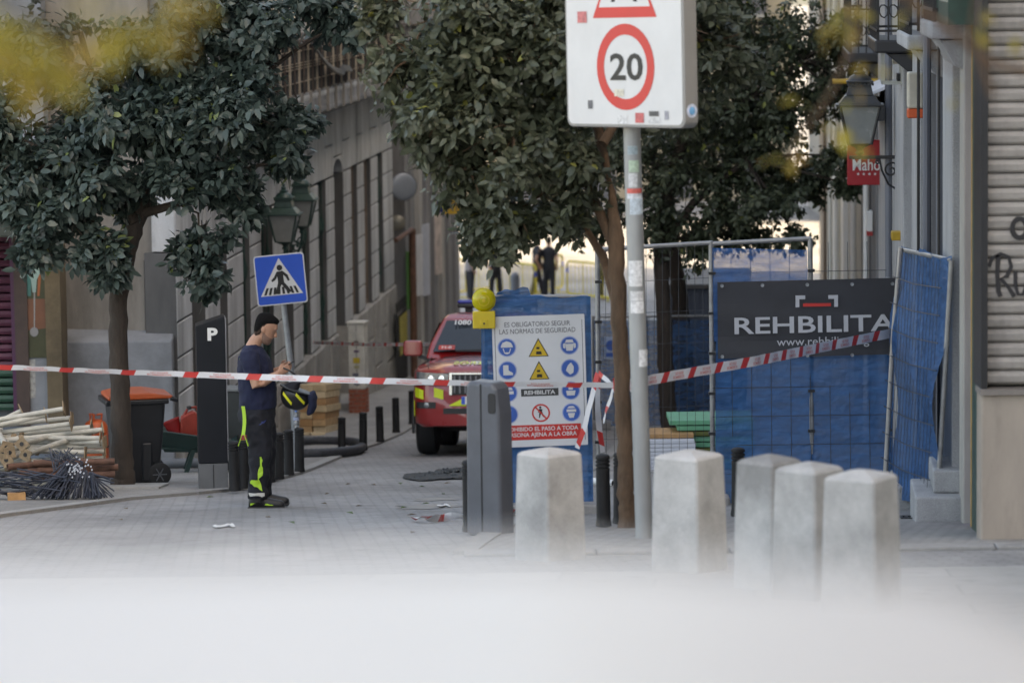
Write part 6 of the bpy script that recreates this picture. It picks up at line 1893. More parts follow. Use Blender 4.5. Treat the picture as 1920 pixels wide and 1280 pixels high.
# ------------------------------------------------------------------ people
def esec(c, ax, bx, a, b, n=20):
    c = Vector(c); return [c + Vector(ax) * (a * math.cos(2 * math.pi * k / n)) + Vector(bx) * (b * math.sin(2 * math.pi * k / n)) for k in range(n)]
def eloft(mb, secs, mi=0, caps=True):
    n = len(secs[0]); vs = [v for s in secs for v in s]; fs = []
    for i in range(len(secs) - 1):
        for k in range(n):
            a = i * n + k; b = i * n + (k + 1) % n; fs.append((a, b, b + n, a + n))
    if caps: fs += [tuple(range(n))[::-1], tuple(range((len(secs) - 1) * n, len(secs) * n))]
    return mb.add(vs, fs, mi)
def slab(mb, rows):           # (z, back x, front x, half width)
    return eloft(mb, [esec(((b + f) / 2, 0, z), (1, 0, 0), (0, 1, 0), (f - b) / 2, w, 24) for z, b, f, w in rows])
def fuse(name, mb, m, parent, vox, smooth=4, noise=0.0):
    o = mb.build(name, m, None)
    r = o.modifiers.new('r', 'REMESH'); r.mode = 'VOXEL'; r.voxel_size = vox; r.use_smooth_shade = True
    if noise:
        tx = bpy.data.textures.new('folds', 'CLOUDS'); tx.noise_scale = .09; tx.noise_depth = 2
        d = o.modifiers.new('d', 'DISPLACE'); d.texture = tx; d.strength = noise; d.mid_level = .5
    s = o.modifiers.new('s', 'SMOOTH'); s.iterations = smooth; s.factor = .5
    dg = bpy.context.evaluated_depsgraph_get()
    me = bpy.data.meshes.new_from_object(o.evaluated_get(dg))
    me.materials.clear(); me.materials.append(m)
    me.polygons.foreach_set('use_smooth', [True] * len(me.polygons))
    o.modifiers.clear(); o.data = me; o.parent = parent
    return o
def wrap(name, pts, target, m, parent, off=.004, n=8):
    """patch between four corners laid onto a garment"""
    c00, c10, c11, c01 = map(Vector, pts)
    vs = [(c00 * (1 - i / n) + c10 * (i / n)) * (1 - j / n) + (c01 * (1 - i / n) + c11 * (i / n)) * (j / n) for j in range(n + 1) for i in range(n + 1)]
    fs = [(j * (n + 1) + i, j * (n + 1) + i + 1, (j + 1) * (n + 1) + i + 1, (j + 1) * (n + 1) + i) for j in range(n) for i in range(n)]
    o = MB().add(vs, fs).build(name, m, parent)
    w = o.modifiers.new('w', 'SHRINKWRAP'); w.target = target; w.wrap_mode = 'ABOVE_SURFACE'; w.offset = off
    dg = bpy.context.evaluated_depsgraph_get()
    me = bpy.data.meshes.new_from_object(o.evaluated_get(dg)); o.modifiers.clear(); o.data = me
    return o
M_skin = mat('skin', (.42, .225, .15), .5, var=.1, scale=14)
M_hair = mat('hair_dark', (.008, .007, .007), .85, var=.5, scale=90, bump=1.0, bscale=160, spec=.12)
M_navy = mat('navy_cotton', (.007, .011, .036), .9, var=.2, scale=9, bump=.15, bscale=200)
M_trou = mat('turnout_navy', (.007, .008, .013), .85, var=.25, scale=9, bump=.2, bscale=120)
M_limec = mat('lime_band', (.36, .60, .05), .45, var=.08)
M_silver = mat('silver_band', (.48, .47, .44), .45, var=.1)
M_boot = mat('boot_black', (.012, .012, .013), .5, var=.2)

base = on(486, 951, .0)
PR = thing('person', 'man in navy T-shirt and dark turnout trousers looking down at his phone', 'person', base)
sk = MB()
hc = Vector((.088, 0, 1.645)); hu = Vector((.43, 0, .903)); hf = Vector((.903, 0, -.43)); hy = Vector((0, 1, 0))
rows = [(-.125, .078, .028, .022), (-.112, .090, .0, .040), (-.085, .094, -.03, .052), (-.05, .094, -.065, .062), (-.01, .094, -.085, .070), (.03, .098, -.095, .075), (.06, .092, -.097, .075), (.09, .072, -.085, .064), (.112, .04, -.055, .042), (.122, .005, -.02, .015)]
eloft(sk, [esec(hc + (hu * h + hf * ((f + b) / 2)) * 1.06, hf, hy, (f - b) / 2 * 1.06, w * 1.06, 24) for h, f, b, w in rows])
sk.tube([hc + hu * .022 + hf * .092, hc + hu * -.005 + hf * .108, hc + hu * -.03 + hf * .120, hc + hu * -.04 + hf * .098], [.009, .012, .015, .010], 8)   # nose
for dz, ff, rr_ in ((-.066, .094, .009), (-.080, .092, .0095)): sk.tube([hc + hu * dz + hf * (ff - .01) + hy * -.024, hc + hu * dz + hf * ff, hc + hu * dz + hf * (ff - .01) + hy * .024], rr_, 6)
sk.tube([hc + hu * .036 + hf * .088 + hy * -.05, hc + hu * .04 + hf * .099, hc + hu * .036 + hf * .088 + hy * .05], .010, 6)                      # brow
for s_ in (-1, 1):
    eloft(sk, [esec(hc + hu * (-.012 + .0) + hf * (-.012) + hy * (s_ * (.066 + d)), hu * .9 - hf * .25, hf, a, b, 12) for d, a, b in ((0, .020, .012), (.008, .032, .019), (.016, .030, .018), (.019, .02, .011))])
eloft(sk, [esec((-.055, 0, 1.40), (1, 0, 0), (0, 1, 0), .07, .08), esec((-.035, 0, 1.47), (1, 0, -.2), (0, 1, 0), .065, .066), esec((.005, 0, 1.54), (1, 0, -.3), (0, 1, 0), .060, .058), esec((.06, 0, 1.60), (1, 0, -.3), (0, 1, 0), .06, .055)])
slab(sk, [(.9, -.13, .13, .15), (1.1, -.14, .14, .15), (1.3, -.14, .12, .17), (1.42, -.12, .07, .15), (1.46, -.09, .03, .09)])
for s_, el, wr in ((-1, (.012, -.245, 1.145), (.205, -.115, 1.245)), (1, (.03, .235, 1.16), (.215, .095, 1.262))):
    sh = Vector((-.055, s_ * .18, 1.41)); el = Vector(el); wr = Vector(wr)
    sk.tube([sh, sh * .6 + el * .4, el, el * .7 + wr * .3, el * .3 + wr * .7, wr], [.055, .052, .044, .045, .036, .027], 14)
    d = (wr - el).normalized(); pc = wr + d * .05 + Vector((0, -s_ * .012, .012))
    up_ = Vector((-d.z, 0, d.x)).normalized()
    eloft(sk, [esec(wr, up_, hy, .027, .020, 12), esec(wr + d * .035, up_, hy, .038, .018, 12), esec(wr + d * .075, up_, hy, .040, .016, 12), esec(wr + d * .092, up_, hy, .030, .012, 12)])
    # four fingers wrap the phone, thumb lies on top
    for q in range(4):
        b0 = wr + d * .085 + up_ * (.026 - q * .018)
        L_ = (.036, .042, .040, .030)[q]
        sk.tube([b0, b0 + d * L_ * .9 + hy * (-s_ * .010), b0 + d * L_ * 1.3 + hy * (-s_ * .030), b0 + d * L_ * 1.1 + hy * (-s_ * .048)], [.0095, .009, .0085, .0075], 8)
    t0 = wr + d * .03 + up_ * .032
    sk.tube([t0, t0 + d * .035 + up_ * .02 + hy * (-s_ * .01), t0 + d * .075 + up_ * .018 + hy * (-s_ * .035)], [.013, .0105, .008], 8)
for s_ in (-1, 1): sk.tube([(0, s_ * .09, .9), (.02, s_ * .095, .5), (-.01, s_ * .1, .08)], [.075, .06, .04], 12)
body = fuse('body', sk, M_skin, PR, .0068, 2)
# eyes and beard shadow
for s_ in (-1, 1):
    MB().lathe([(.001, -.012), (.008, -.008), (.011, 0), (.008, .008), (.001, .012)], 12).build('eye', M_blk, PR, loc=hc + hu * .018 + hf * .082 + hy * (s_ * .030), smooth=True)
hb_ = MB()
rows = [(-.088, -.035, -.058, .040), (-.055, -.016, -.080, .062), (-.02, -.002, -.094, .0745), (.02, .010, -.102, .079), (.050, .040, -.107, .082), (.072, .080, -.104, .079), (.095, .088, -.093, .070), (.115, .072, -.07, .054), (.132, .03, -.035, .03), (.138, .0, -.01, .01)]
eloft(hb_, [esec(hc + (hu * h + hf * ((f + b) / 2)) * 1.06, hf, hy, (f - b) / 2 * 1.06, w * 1.06, 24) for h, f, b, w in rows])
hair = fuse('hair', hb_, M_hair, PR, .007, 1, .016)
hf_ = MB()
rows = [(-.098, -.040, -.055, .034), (-.066, -.008, -.078, .0625), (-.03, .014, -.091, .0725), (.0, .022, -.096, .0765), (.03, .034, -.099, .0775), (.058, .066, -.098, .0770), (.07, .060, -.08, .07)]
eloft(hf_, [esec(hc + (hu * h + hf * ((f + b) / 2)) * 1.06, hf, hy, (f - b) / 2 * 1.06, w * 1.055, 24) for h, f, b, w in rows])
fuse('hair_fade', hf_, mat('hair_faded', (.06, .040, .032), .85, var=.5, scale=90, spec=.12), PR, .007, 1, .006)
bd_ = MB()
rows = [(-.128, .080, .024, .024), (-.114, .094, -.002, .043), (-.088, .098, -.022, .0555), (-.06, .097, -.035, .0635), (-.045, .060, -.030, .067), (-.025, .02, -.02, .070)]
eloft(bd_, [esec(hc + (hu * h + hf * ((f + b) / 2)) * 1.06, hf, hy, (f - b) / 2 * 1.06, w * 1.065, 24) for h, f, b, w in rows])
fuse('beard', bd_, mat('beard_stubble', (.20, .115, .085), .6, var=.25, scale=80), PR, .007, 2)
# T-shirt
ts = MB()
slab(ts, [(.915, -.160, .172, .187), (.95, -.166, .178, .188), (1.03, -.168, .182, .188), (1.12, -.170, .176, .190), (1.22, -.174, .160, .198), (1.32, -.172, .140, .206), (1.39, -.160, .115, .205), (1.44, -.138, .085, .17), (1.475, -.11, .05, .12), (1.50, -.088, .025, .085)])
for s_, e_ in ((-1, (-.012, -.242, 1.225)), (1, (.0, .235, 1.23))):
    ts.tube([(-.05, s_ * .13, 1.42), (-.05, s_ * .175, 1.41), (-.035, s_ * .215, 1.33), e_], [.075, .086, .080, .072], 16)
shirt = fuse('t_shirt', ts, M_navy, PR, .010, 3, .030)
wrap('back_print', [(-.19, -.12, 1.415), (-.14, -.19, 1.415), (-.14, -.18, 1.440), (-.19, -.12, 1.440)], shirt, M_limec, PR, .003)
wrap('back_print', [(-.20, -.12, 1.372), (-.15, -.20, 1.372), (-.15, -.20, 1.392), (-.20, -.12, 1.392)], shirt, M_limec, PR, .003)
# turnout trousers
tr = MB()
slab(tr, [(.98, -.150, .155, .178), (.92, -.162, .165, .188), (.85, -.168, .165, .192), (.78, -.155, .155, .188), (.74, -.13, .14, .17)])
for s_, dx in ((-1, 0), (1, .02)):
    secs = []
    for z, x, a, b in ((.86, .0, .135, .10), (.70, .015 + dx, .128, .10), (.58, .025 + dx, .115, .098), (.47, .03 + dx, .104, .094), (.36, .015 + dx, .094, .09), (.25, .002 + dx, .090, .088), (.15, 0 + dx, .092, .088), (.105, 0 + dx, .094, .09)):
        secs.append(esec((x, s_ * .098, z), (1, 0, 0), (0, 1, 0), a, b, 20))
    eloft(tr, secs)
trou = fuse('trousers', tr, M_trou, PR, .012, 3, .045)
wrap('shin_patch', [(.012, -.25, .26), (.050, -.25, .26), (.066, -.25, .49), (.036, -.25, .49)], trou, M_limec, PR, .005)
wrap('shin_band', [(-.11, -.22, .225), (.075, -.25, .205), (.07, -.25, .265), (-.11, -.22, .275)], trou, M_limec, PR, .006, 12)
wrap('hem_band', [(-.13, -.22, .125), (.12, -.24, .130), (.12, -.24, .17), (-.13, -.22, .168)], trou, M_silver, PR, .006, 12)
wrap('pocket_edge', [(.02, -.27, .80), (.16, -.25, .83), (.16, -.25, .84), (.02, -.27, .81)], trou, mat('pocket_blue', (.02, .04, .16), .6), PR, .006)
st = MB(); vs = []
for j in range(9):
    v = j / 8; z = .96 - .31 * v
    vs += [(-.130 + .012 * math.sin(v * 4), -.205 - .012 * v, z), (-.098 + .012 * math.sin(v * 4), -.215 - .012 * v, z)]
st.add(vs, [(2 * j, 2 * j + 2, 2 * j + 3, 2 * j + 1) for j in range(8)])
so_ = st.build('belt_strap', M_limec, PR); so_.modifiers.new('t', 'SOLIDIFY').thickness = .006
MB().box(-.14, -.085, -.236, -.222, .655, .70).build('strap_clip', mat('clip_red', (.3, .03, .03), .5), PR, bevel=.004)
st = MB().bar((-.125, -.225, .70), (-.16, -.22, .60), .035, .006).bar((-.10, -.225, .70), (-.07, -.23, .60), .03, .006).build('strap_tail', M_limec, PR)
for s_, dx in ((-1, 0), (1, .03)):
    bt = MB()
    eloft(bt, [esec((x + dx, s_ * .10, z), (0, 0, 1), (0, 1, 0), a, b, 16) for x, z, a, b in ((-.088, .055, .04, .03), (-.07, .065, .06, .044), (.0, .075, .07, .048), (.08, .058, .052, .05), (.16, .048, .043, .052), (.21, .043, .038, .046), (.238, .036, .026, .03))])
    bt.tube([(.0 + dx, s_ * .10, .06), (-.005 + dx, s_ * .10, .17)], [.07, .075], 14)
    b_ = fuse('boot', bt, M_boot, PR, .009, 2)
    MB().prism([(-.095 + dx, .002), (.225 + dx, .002), (.243 + dx, .014), (.24 + dx, .026), (-.095 + dx, .026)], s_ * .10 - .05, s_ * .10 + .05).build('sole', M_blkp, b_, bevel=.008)
    wrap('boot_patch', [(-.085 + dx, s_ * .1 - .08, .03), (-.01 + dx, s_ * .1 - .08, .035), (-.02 + dx, s_ * .1 - .08, .055), (-.085 + dx, s_ * .1 - .08, .062)], b_, M_limec, b_, .003)
    wrap('boot_patch', [(.06 + dx, s_ * .1 - .08, .035), (.15 + dx, s_ * .1 - .08, .03), (.13 + dx, s_ * .1 - .08, .045), (.07 + dx, s_ * .1 - .08, .06)], b_, M_limec, b_, .003)
# phone
ph = thing('phone', 'mobile phone held in the man\'s hands', 'phone', base + Vector((.30, -.01, 1.318)))
ph.rotation_euler = (0, R(-28), 0)
MB().box(-.035, .055, -.036, .036, -.004, .004).build('case', M_blk, ph, bevel=.003)
MB().box(-.032, .052, -.033, .033, .0042, .0048).build('screen', M_glass, ph)
# fire helmet hanging from his forearm
hm = thing('fire_helmet', 'black fire helmet with yellow stripes and navy neck cloth hanging from his arm', 'helmet', base + Vector((.315, -.08, .905)))
hm.rotation_euler = (R(0), R(18), 0)
db = MB(); rows = [(.0, .135, .105), (.03, .142, .110), (.08, .138, .106), (.13, .118, .09), (.165, .085, .065), (.185, .04, .03)]
eloft(db, [esec((0, 0, .19 - z), (1, 0, 0), (0, 1, 0), a, b, 26) for z, a, b in rows])
sh_ = db.build('shell', mat('helmet_black', (.012, .012, .013), .35, var=.2), hm, smooth=True, sub=1)
eloft(MB(), [esec((.0, 0, z), (1, 0, 0), (0, 1, 0), a, b, 26) for z, a, b in ((.18, .14, .108), (.185, .165, .13), (.195, .165, .13), (.20, .14, .108))]).build('brim', M_blkp, hm, smooth=True)
for x0, x1, z0, z1 in ((-.115, -.01, .135, .065), (.0, .1, .165, .10)):
    vs = []
    for i in range(9):
        u = i / 8; x = x0 + (x1 - x0) * u; z = z0 + (z1 - z0) * u
        for e in (-.014, .014):
            zz = z + e; r_ = float(np.interp(.19 - zz, [q[0] for q in rows], [q[1] for q in rows])); ry_ = float(np.interp(.19 - zz, [q[0] for q in rows], [q[2] for q in rows]))
            vs.append((x, -ry_ * math.sqrt(max(.02, 1 - (x / r_) ** 2)) - .004, zz))
    MB().add(vs, [(2 * i, 2 * i + 2, 2 * i + 3, 2 * i + 1) for i in range(8)]).build('stripe', mat('helmet_yellow', (.62, .60, .03), .4), hm)
cl = MB(); eloft(cl, [esec((.12, 0, .20), (.6, 0, .6), (0, 1, 0), .05, .10), esec((.155, .0, .16), (.7, 0, .5), (0, 1, 0), .055, .105), esec((.175, 0, .10), (1, 0, 0), (0, 1, 0), .042, .09), esec((.17, 0, .03), (1, 0, 0), (0, 1, 0), .032, .07), esec((.16, 0, .0), (1, 0, 0), (0, 1, 0), .015, .03)])
fuse('neck_cloth', cl, M_navy, hm, .012, 2, .02)
eloft(MB(), [esec((-.06, 0, .2), (1, 0, 0), (0, 1, 0), .07, .08), esec((-.05, 0, .24), (1, 0, .3), (0, 1, 0), .06, .06), esec((0, 0, .27), (1, 0, .2), (0, 1, 0), .05, .04), esec((.03, 0, .28), (1, 0, 0), (0, 1, 0), .02, .02)]).build('lining', M_trou, hm, smooth=True)
MB().tube([(.0, -.03, .26), (-.05, -.04, .32), (-.12, -.05, .345), (-.18, -.04, .35)], .009, 6).build('chin_strap', M_blkp, hm)

# distant people behind the yellow barriers
def far_person(px, py, hpx, top_c, leg_c, label, stride=0.0, turn=0, arm=.1):
    b = on(px, py, 0); S_ = SC(b.y); k = (hpx / S_) / 1.75
    o = thing('person', label, 'person', b, turn, 'people behind the yellow barriers')
    m1 = mat('cloth_%d_%d' % (px, 1), top_c, .8); m2 = mat('cloth_%d_%d' % (px, 2), leg_c, .8)
    sk = MB()
    eloft(sk, [esec((.01, 0, z), (1, 0, 0), (0, 1, 0), a, bb, 16) for z, a, bb in ((1.50, .05, .05), (1.55, .085, .065), (1.63, .1, .076), (1.70, .09, .07), (1.75, .03, .03))])
    sk.tube([(0, 0, 1.4), (0, 0, 1.55)], .055, 10)
    slab(sk, [(.85, -.11, .11, .16), (1.1, -.11, .11, .15), (1.35, -.12, .11, .19), (1.45, -.08, .07, .12)])
    for s_ in (-1, 1):
        sk.tube([(0, s_ * .2, 1.38), (-.02 + arm * s_, s_ * .25, 1.1), (.12 + arm * s_, s_ * .22, .88), (.16 + arm * s_, s_ * .2, .80)], [.05, .042, .032, .03], 10)
        sk.tube([(0, s_ * .09, .9), (stride * s_ * .5, s_ * .1, .5), (stride * s_, s_ * .1, .06), (stride * s_ + .12, s_ * .11, .035)], [.085, .06, .045, .035], 10)
    ob = fuse('body', sk, M_skin, o, .022, 2)
    t = MB(); slab(t, [(.86, -.13, .13, .185), (1.1, -.125, .125, .17), (1.35, -.135, .125, .205), (1.44, -.1, .09, .14), (1.48, -.06, .05, .07)])
    for s_ in (-1, 1): t.tube([(0, s_ * .17, 1.39), (-.01 + arm * .5 * s_, s_ * .235, 1.22)], [.068, .058], 10)
    fuse('jacket', t, m1, o, .025, 2)
    t = MB(); slab(t, [(.95, -.12, .12, .175), (.84, -.12, .12, .18), (.76, -.1, .1, .16)])
    for s_ in (-1, 1): t.tube([(0, s_ * .09, .88), (stride * s_ * .5, s_ * .1, .5), (stride * s_ * .95, s_ * .1, .09)], [.1, .08, .07], 12)
    fuse('trousers', t, m2, o, .025, 2)
    h = MB(); eloft(h, [esec((-.015, 0, z), (1, 0, 0), (0, 1, 0), a, bb, 14) for z, a, bb in ((1.58, .09, .07), (1.66, .105, .082), (1.73, .08, .065), (1.765, .03, .03))]); fuse('hair', h, M_hair, o, .022, 1)
    o.scale = (k, k, k)
    return o
dk = (.015, .016, .022)
far_person(882, 566, 118, (.30, .27, .27), dk, 'distant person in dark trousers behind the barrier left of the lamp', .04, .6)
far_person(930, 562, 116, dk, dk, 'distant person in dark clothes with bare arm beside the grey post', .10, -.8, .12)
far_person(1008, 560, 118, dk, (.03, .03, .04), 'distant striding person in dark clothes behind the middle barrier', .22, .3)
far_person(1030, 560, 116, dk, dk, 'distant person in black standing right of the striding one', .03, 1.4)
far_person(1128, 562, 112, (.05, .06, .1), dk, 'distant person half hidden by the slender tree trunk', .08, .5)

# yellow crowd barriers at the end of the street
M_ybar = mat('barrier_yellow', (.60, .47, .03), .45, var=.12)
M_bblue = mat('barrier_blue_tape', (.03, .06, .3), .5)
pb0 = on(900, 556)
def barrier(pxa, pxb, py, dY, label):
    a = on(pxa, py); a.y += 0; L_ = 2.0
    S_ = SC(a.y); wv = (pxb - pxa) / S_; yaw_ = math.acos(min(1, wv / L_)) * (1 if dY >= 0 else -1)
    o = thing('crowd_barrier', label, 'barrier', Vector((a.x, a.y, G(a.y))), yaw_, 'yellow crowd barriers')
    pts = [(.08, 0, .16), (.0, 0, .26), (0, 0, 1.0), (.08, 0, 1.08), (L_ - .08, 0, 1.08), (L_, 0, 1.0), (L_, 0, .26), (L_ - .08, 0, .16), (.08, 0, .16)]
    MB().tube(pts, .03, 8).build('frame', M_ybar, o, smooth=True)
    for k in range(1, 12): MB().tube([(k * L_ / 12, 0, .16), (k * L_ / 12, 0, 1.08)], .011 if k not in (4, 8) else .02, 6).build('bar', M_ybar, o)
    for x in (.3, L_ - .3): MB().bar((x, -.3, .03), (x, .3, .03), .04, .03).bar((x, 0, .02), (x, 0, .17), .04, .04).build('foot', M_ybar, o)
    for x in (0, L_): MB().lathe([(.033, .75), (.033, .9)], 10, (x, 0, 0)).build('blue_band', M_bblue, o)
barrier(848, 922, 560, 1, 'yellow crowd barrier nearest the left terrace')
barrier(932, 1004, 560, -1, 'yellow crowd barrier behind the warning lamp and grey post')
barrier(1003, 1057, 560, 1, 'yellow crowd barrier in the middle of the street end')
barrier(1064, 1150, 561, -1, 'yellow crowd barrier behind the hanging leaves')
p = on(966, 578); S_ = SC(p.y)
o = thing('grey_post', 'grey round-topped street post seen over the safety fence', 'post', p)
r_ = 9 / S_
MB().lathe([(r_, 0), (r_, 58 / S_), (r_ * .9, 63 / S_), (r_ * .5, 67 / S_), (.002, 68 / S_)], 18).build('shaft', mat('post_bluegrey', (.12, .135, .16), .5), o, smooth=True)
# ------------------------------------------------------------------ trees
M_bark = mat('bark_brown', (.045, .034, .027), .9, var=.4, scale=8, streak=3, bump=.9, bscale=26)
M_bark2 = mat('bark_tan', (.115, .070, .043), .9, var=.45, scale=7, streak=3, bump=.9, bscale=26)
LM = {'left': leaf_mat('leaf_dusty_green', (.020, .036, .031), (.108, .152, .132), .36, .24),
      'mid': leaf_mat('leaf_olive', (.036, .046, .028), (.148, .164, .104), .42, .26),
      'back': leaf_mat('leaf_dark', (.030, .044, .026), (.125, .152, .090), .45, .26),
      'gold': leaf_mat('leaf_gold', (.34, .20, .06), (.42, .40, .06), .5, .45)}
def leaves_mesh(name, C, AX, nl, size, seed, m, droop=.5, wid=.5):
    """rosettes of folded leaves: C centres, AX axes (n x 3)"""
    r = np.random.default_rng(seed)
    n = len(C); N = n * nl
    c = np.repeat(C, nl, 0); ax = np.repeat(AX, nl, 0)
    th = (np.tile(np.arange(nl), n) * 2.4 + np.repeat(r.random(n) * 6.28, nl) + r.normal(0, .3, N))
    ref = np.where(np.abs(ax[:, 2:3]) < .9, np.array([[0, 0, 1.]]), np.array([[1., 0, 0]]))
    e1 = np.cross(ax, ref); e1 /= np.linalg.norm(e1, axis=1, keepdims=True); e2 = np.cross(ax, e1)
    lift = r.uniform(.1, .8, (N, 1))
    d = e1 * np.cos(th)[:, None] + e2 * np.sin(th)[:, None] + ax * lift
    d[:, 2] -= droop * r.uniform(.5, 1.5, N)
    d /= np.linalg.norm(d, axis=1, keepdims=True)
    up = ax * .7 + np.array([[0, 0, .8]]) + r.normal(0, .35, (N, 3))
    nn = up - d * np.sum(up * d, 1, keepdims=True); nn /= np.linalg.norm(nn, axis=1, keepdims=True)
    w = np.cross(d, nn)
    L = (size * r.uniform(.5, 1.35, (N, 1)))
    W2 = L * wid / 2 * r.uniform(.8, 1.15, (N, 1))
    b = c + d * L * .18 + r.normal(0, .25, (N, 3)) * size
    g = np.zeros((N, 3)); g[:, 2] = 1
    curl = -.16 * L
    v = np.empty((N, 8, 3))
    v[:, 0] = b
    v[:, 1] = b + d * L * .33 + w * W2 + nn * L * .06
    v[:, 2] = b + d * L * .33
    v[:, 3] = b + d * L * .33 - w * W2 + nn * L * .06
    v[:, 4] = b + d * L * .68 + w * W2 * .82 + nn * L * .03 + nn * curl * .4
    v[:, 5] = b + d * L * .68 + nn * curl * .5
    v[:, 6] = b + d * L * .68 - w * W2 * .82 + nn * L * .03 + nn * curl * .4
    v[:, 7] = b + d * L * 1.0 + nn * curl
    off = (np.arange(N) * 8)[:, None]
    tris = np.array([[0, 1, 2], [0, 2, 3], [4, 7, 5], [5, 7, 6]]); quads = np.array([[1, 4, 5, 2], [2, 5, 6, 3]])
    T = (tris[None] + off[:, :, None]).reshape(-1, 3); Q = (quads[None] + off[:, :, None]).reshape(-1, 4)
    me = bpy.data.meshes.new(name)
    me.vertices.add(N * 8); me.vertices.foreach_set('co', v.reshape(-1).astype(np.float32))
    me.loops.add(T.size + Q.size); me.loops.foreach_set('vertex_index', np.concatenate([T.reshape(-1), Q.reshape(-1)]).astype(np.int32))
    me.polygons.add(len(T) + len(Q))
    ls = np.concatenate([np.arange(len(T)) * 3, len(T) * 3 + np.arange(len(Q)) * 4])
    me.polygons.foreach_set('loop_start', ls.astype(np.int32))
    me.polygons.foreach_set('use_smooth', np.ones(len(ls), bool))
    at_ = me.attributes.new('tint', 'FLOAT', 'POINT')
    tint = np.clip(np.repeat(r.beta(2, 3, n), nl) * .6 + r.random(N) * .4, 0, 1)
    tint *= .9
    tint[r.random(N) > .988] = 1.0
    at_.data.foreach_set('value', np.repeat(tint, 8).astype(np.float32))
    me.materials.append(m)
    me.update(calc_edges=True); me.validate()
    return me
def scatter(blobs, dens, seed, org, shell=.30, sprigs=True):
    """blobs: (centre, radius) -> rosette centres and outward axes; skips points deep inside a neighbour"""
    r = np.random.default_rng(seed); CC = []; AA = []
    for c, rad in blobs:
        n = int(dens * rad * rad)
        dd = r.normal(0, 1, (n, 3)); dd /= np.linalg.norm(dd, axis=1, keepdims=True)
        rr = rad * (shell + (1 - shell) * r.random((n, 1)) ** .6) * (1 + .18 * np.sin(dd[:, :1] * 7 + dd[:, 2:] * 9))
        dd2 = dd.copy(); dd2[:, 2] *= .62 if sprigs else .85
        CC.append(np.array(c) + dd2 * rr); a = dd + r.normal(0, .35, (n, 3)); a[:, 2] += .15
        AA.append(a / np.linalg.norm(a, axis=1, keepdims=True))
    for c, rad in (blobs if sprigs else []):  # loose sprigs that break the outline
        for q in range(int(2 + 6 * rad)):
            dv = r.normal(0, 1, 3); dv[2] -= .25; dv /= np.linalg.norm(dv)
            k = r.integers(3, 6)
            u = np.linspace(.9, r.uniform(1.15, 1.5), k)[:, None]
            pts = np.array(c) + dv * rad * u + r.normal(0, .02, (k, 3)); pts[:, 2] -= (u[:, 0] - .9) ** 2 * rad * .7
            CC.append(pts); AA.append(np.tile(dv, (k, 1)))
    C = np.concatenate(CC) - np.array(org); A_ = np.concatenate(AA)
    return C, A_
def tree(name, label, base, trunk, limbs, blobs, leaf, size, dens, nl, seed, bark, leafy=None, twigs=True, group=None, droop=.5):
    o = thing(name, label, 'tree', base, 0, group)
    og = Vector(base)
    tm = MB(og)
    P = [Vector(p) for p, r in trunk]; RR = [r for p, r in trunk]
    # finer bent trunk
    k = 6; pts = []; rad = []
    for i in range(len(P) - 1):
        for q in range(k):
            u = q / k; pts.append(P[i] * (1 - u) + P[i + 1] * u + Vector((random.gauss(0, .006), random.gauss(0, .006), 0))); rad.append((RR[i] * (1 - u) + RR[i + 1] * u) * random.uniform(.96, 1.04))
    pts.append(P[-1]); rad.append(RR[-1])
    tm.tube(pts, rad, 14); tm.build('trunk', bark, o, smooth=True)
    for lb_ in limbs:
        LP = [Vector(p) for p, r in lb_]; LR = [r for p, r in lb_]
        MB(og).tube(LP, LR, 10).build('limb', bark, o, smooth=True)
    fine = []
    rb = np.random.default_rng(seed + 100)
    if twigs:                                 # each bough carries several flattened sprays with gaps between
        for c, r in blobs:
            for q in range(8):
                dv = rb.normal(0, 1, 3); dv /= np.linalg.norm(dv); dv[2] *= .85
                fine.append((tuple(np.array(c) + dv * r * rb.uniform(.35, .85)), r * rb.uniform(.32, .55)))
    else:
        fine = [(tuple(c), r) for c, r in blobs]
    C, A_ = scatter(fine, dens * (.85 if twigs else 1), seed, og, sprigs=twigs)
    if twigs:
        tw = MB(); top = P[-2] - og
        for c, r in blobs:
            cc = Vector(c) - og
            anchor = min([q - og for q in P[len(P) // 2:]] + [Vector(p) - og for lb_ in limbs for p, _ in lb_], key=lambda q: (q - cc).length)
            mid = (anchor + cc) / 2 + Vector((0, 0, .12 * r))
            tw.tube([anchor, mid, cc], [.028, .02, .012], 6)
            for q in range(7):
                dv = Vector((random.gauss(0, 1), random.gauss(0, 1), random.gauss(0, .8))).normalized() * r * .85
                tw.tube([cc, cc + dv * .5 + Vector((0, 0, .04)), cc + dv], [.010, .007, .004], 5)
        tw.build('twigs', bark, o)['kind'] = 'stuff'
    cr = link('crown', leaves_mesh('crown', C, A_, nl, size, seed, LM[leaf], droop), o)
    cr['kind'] = 'stuff'
    return o
def blob(px, py, r, Y, dy=0): return at(px, py, Y + dy), r / SC(Y)
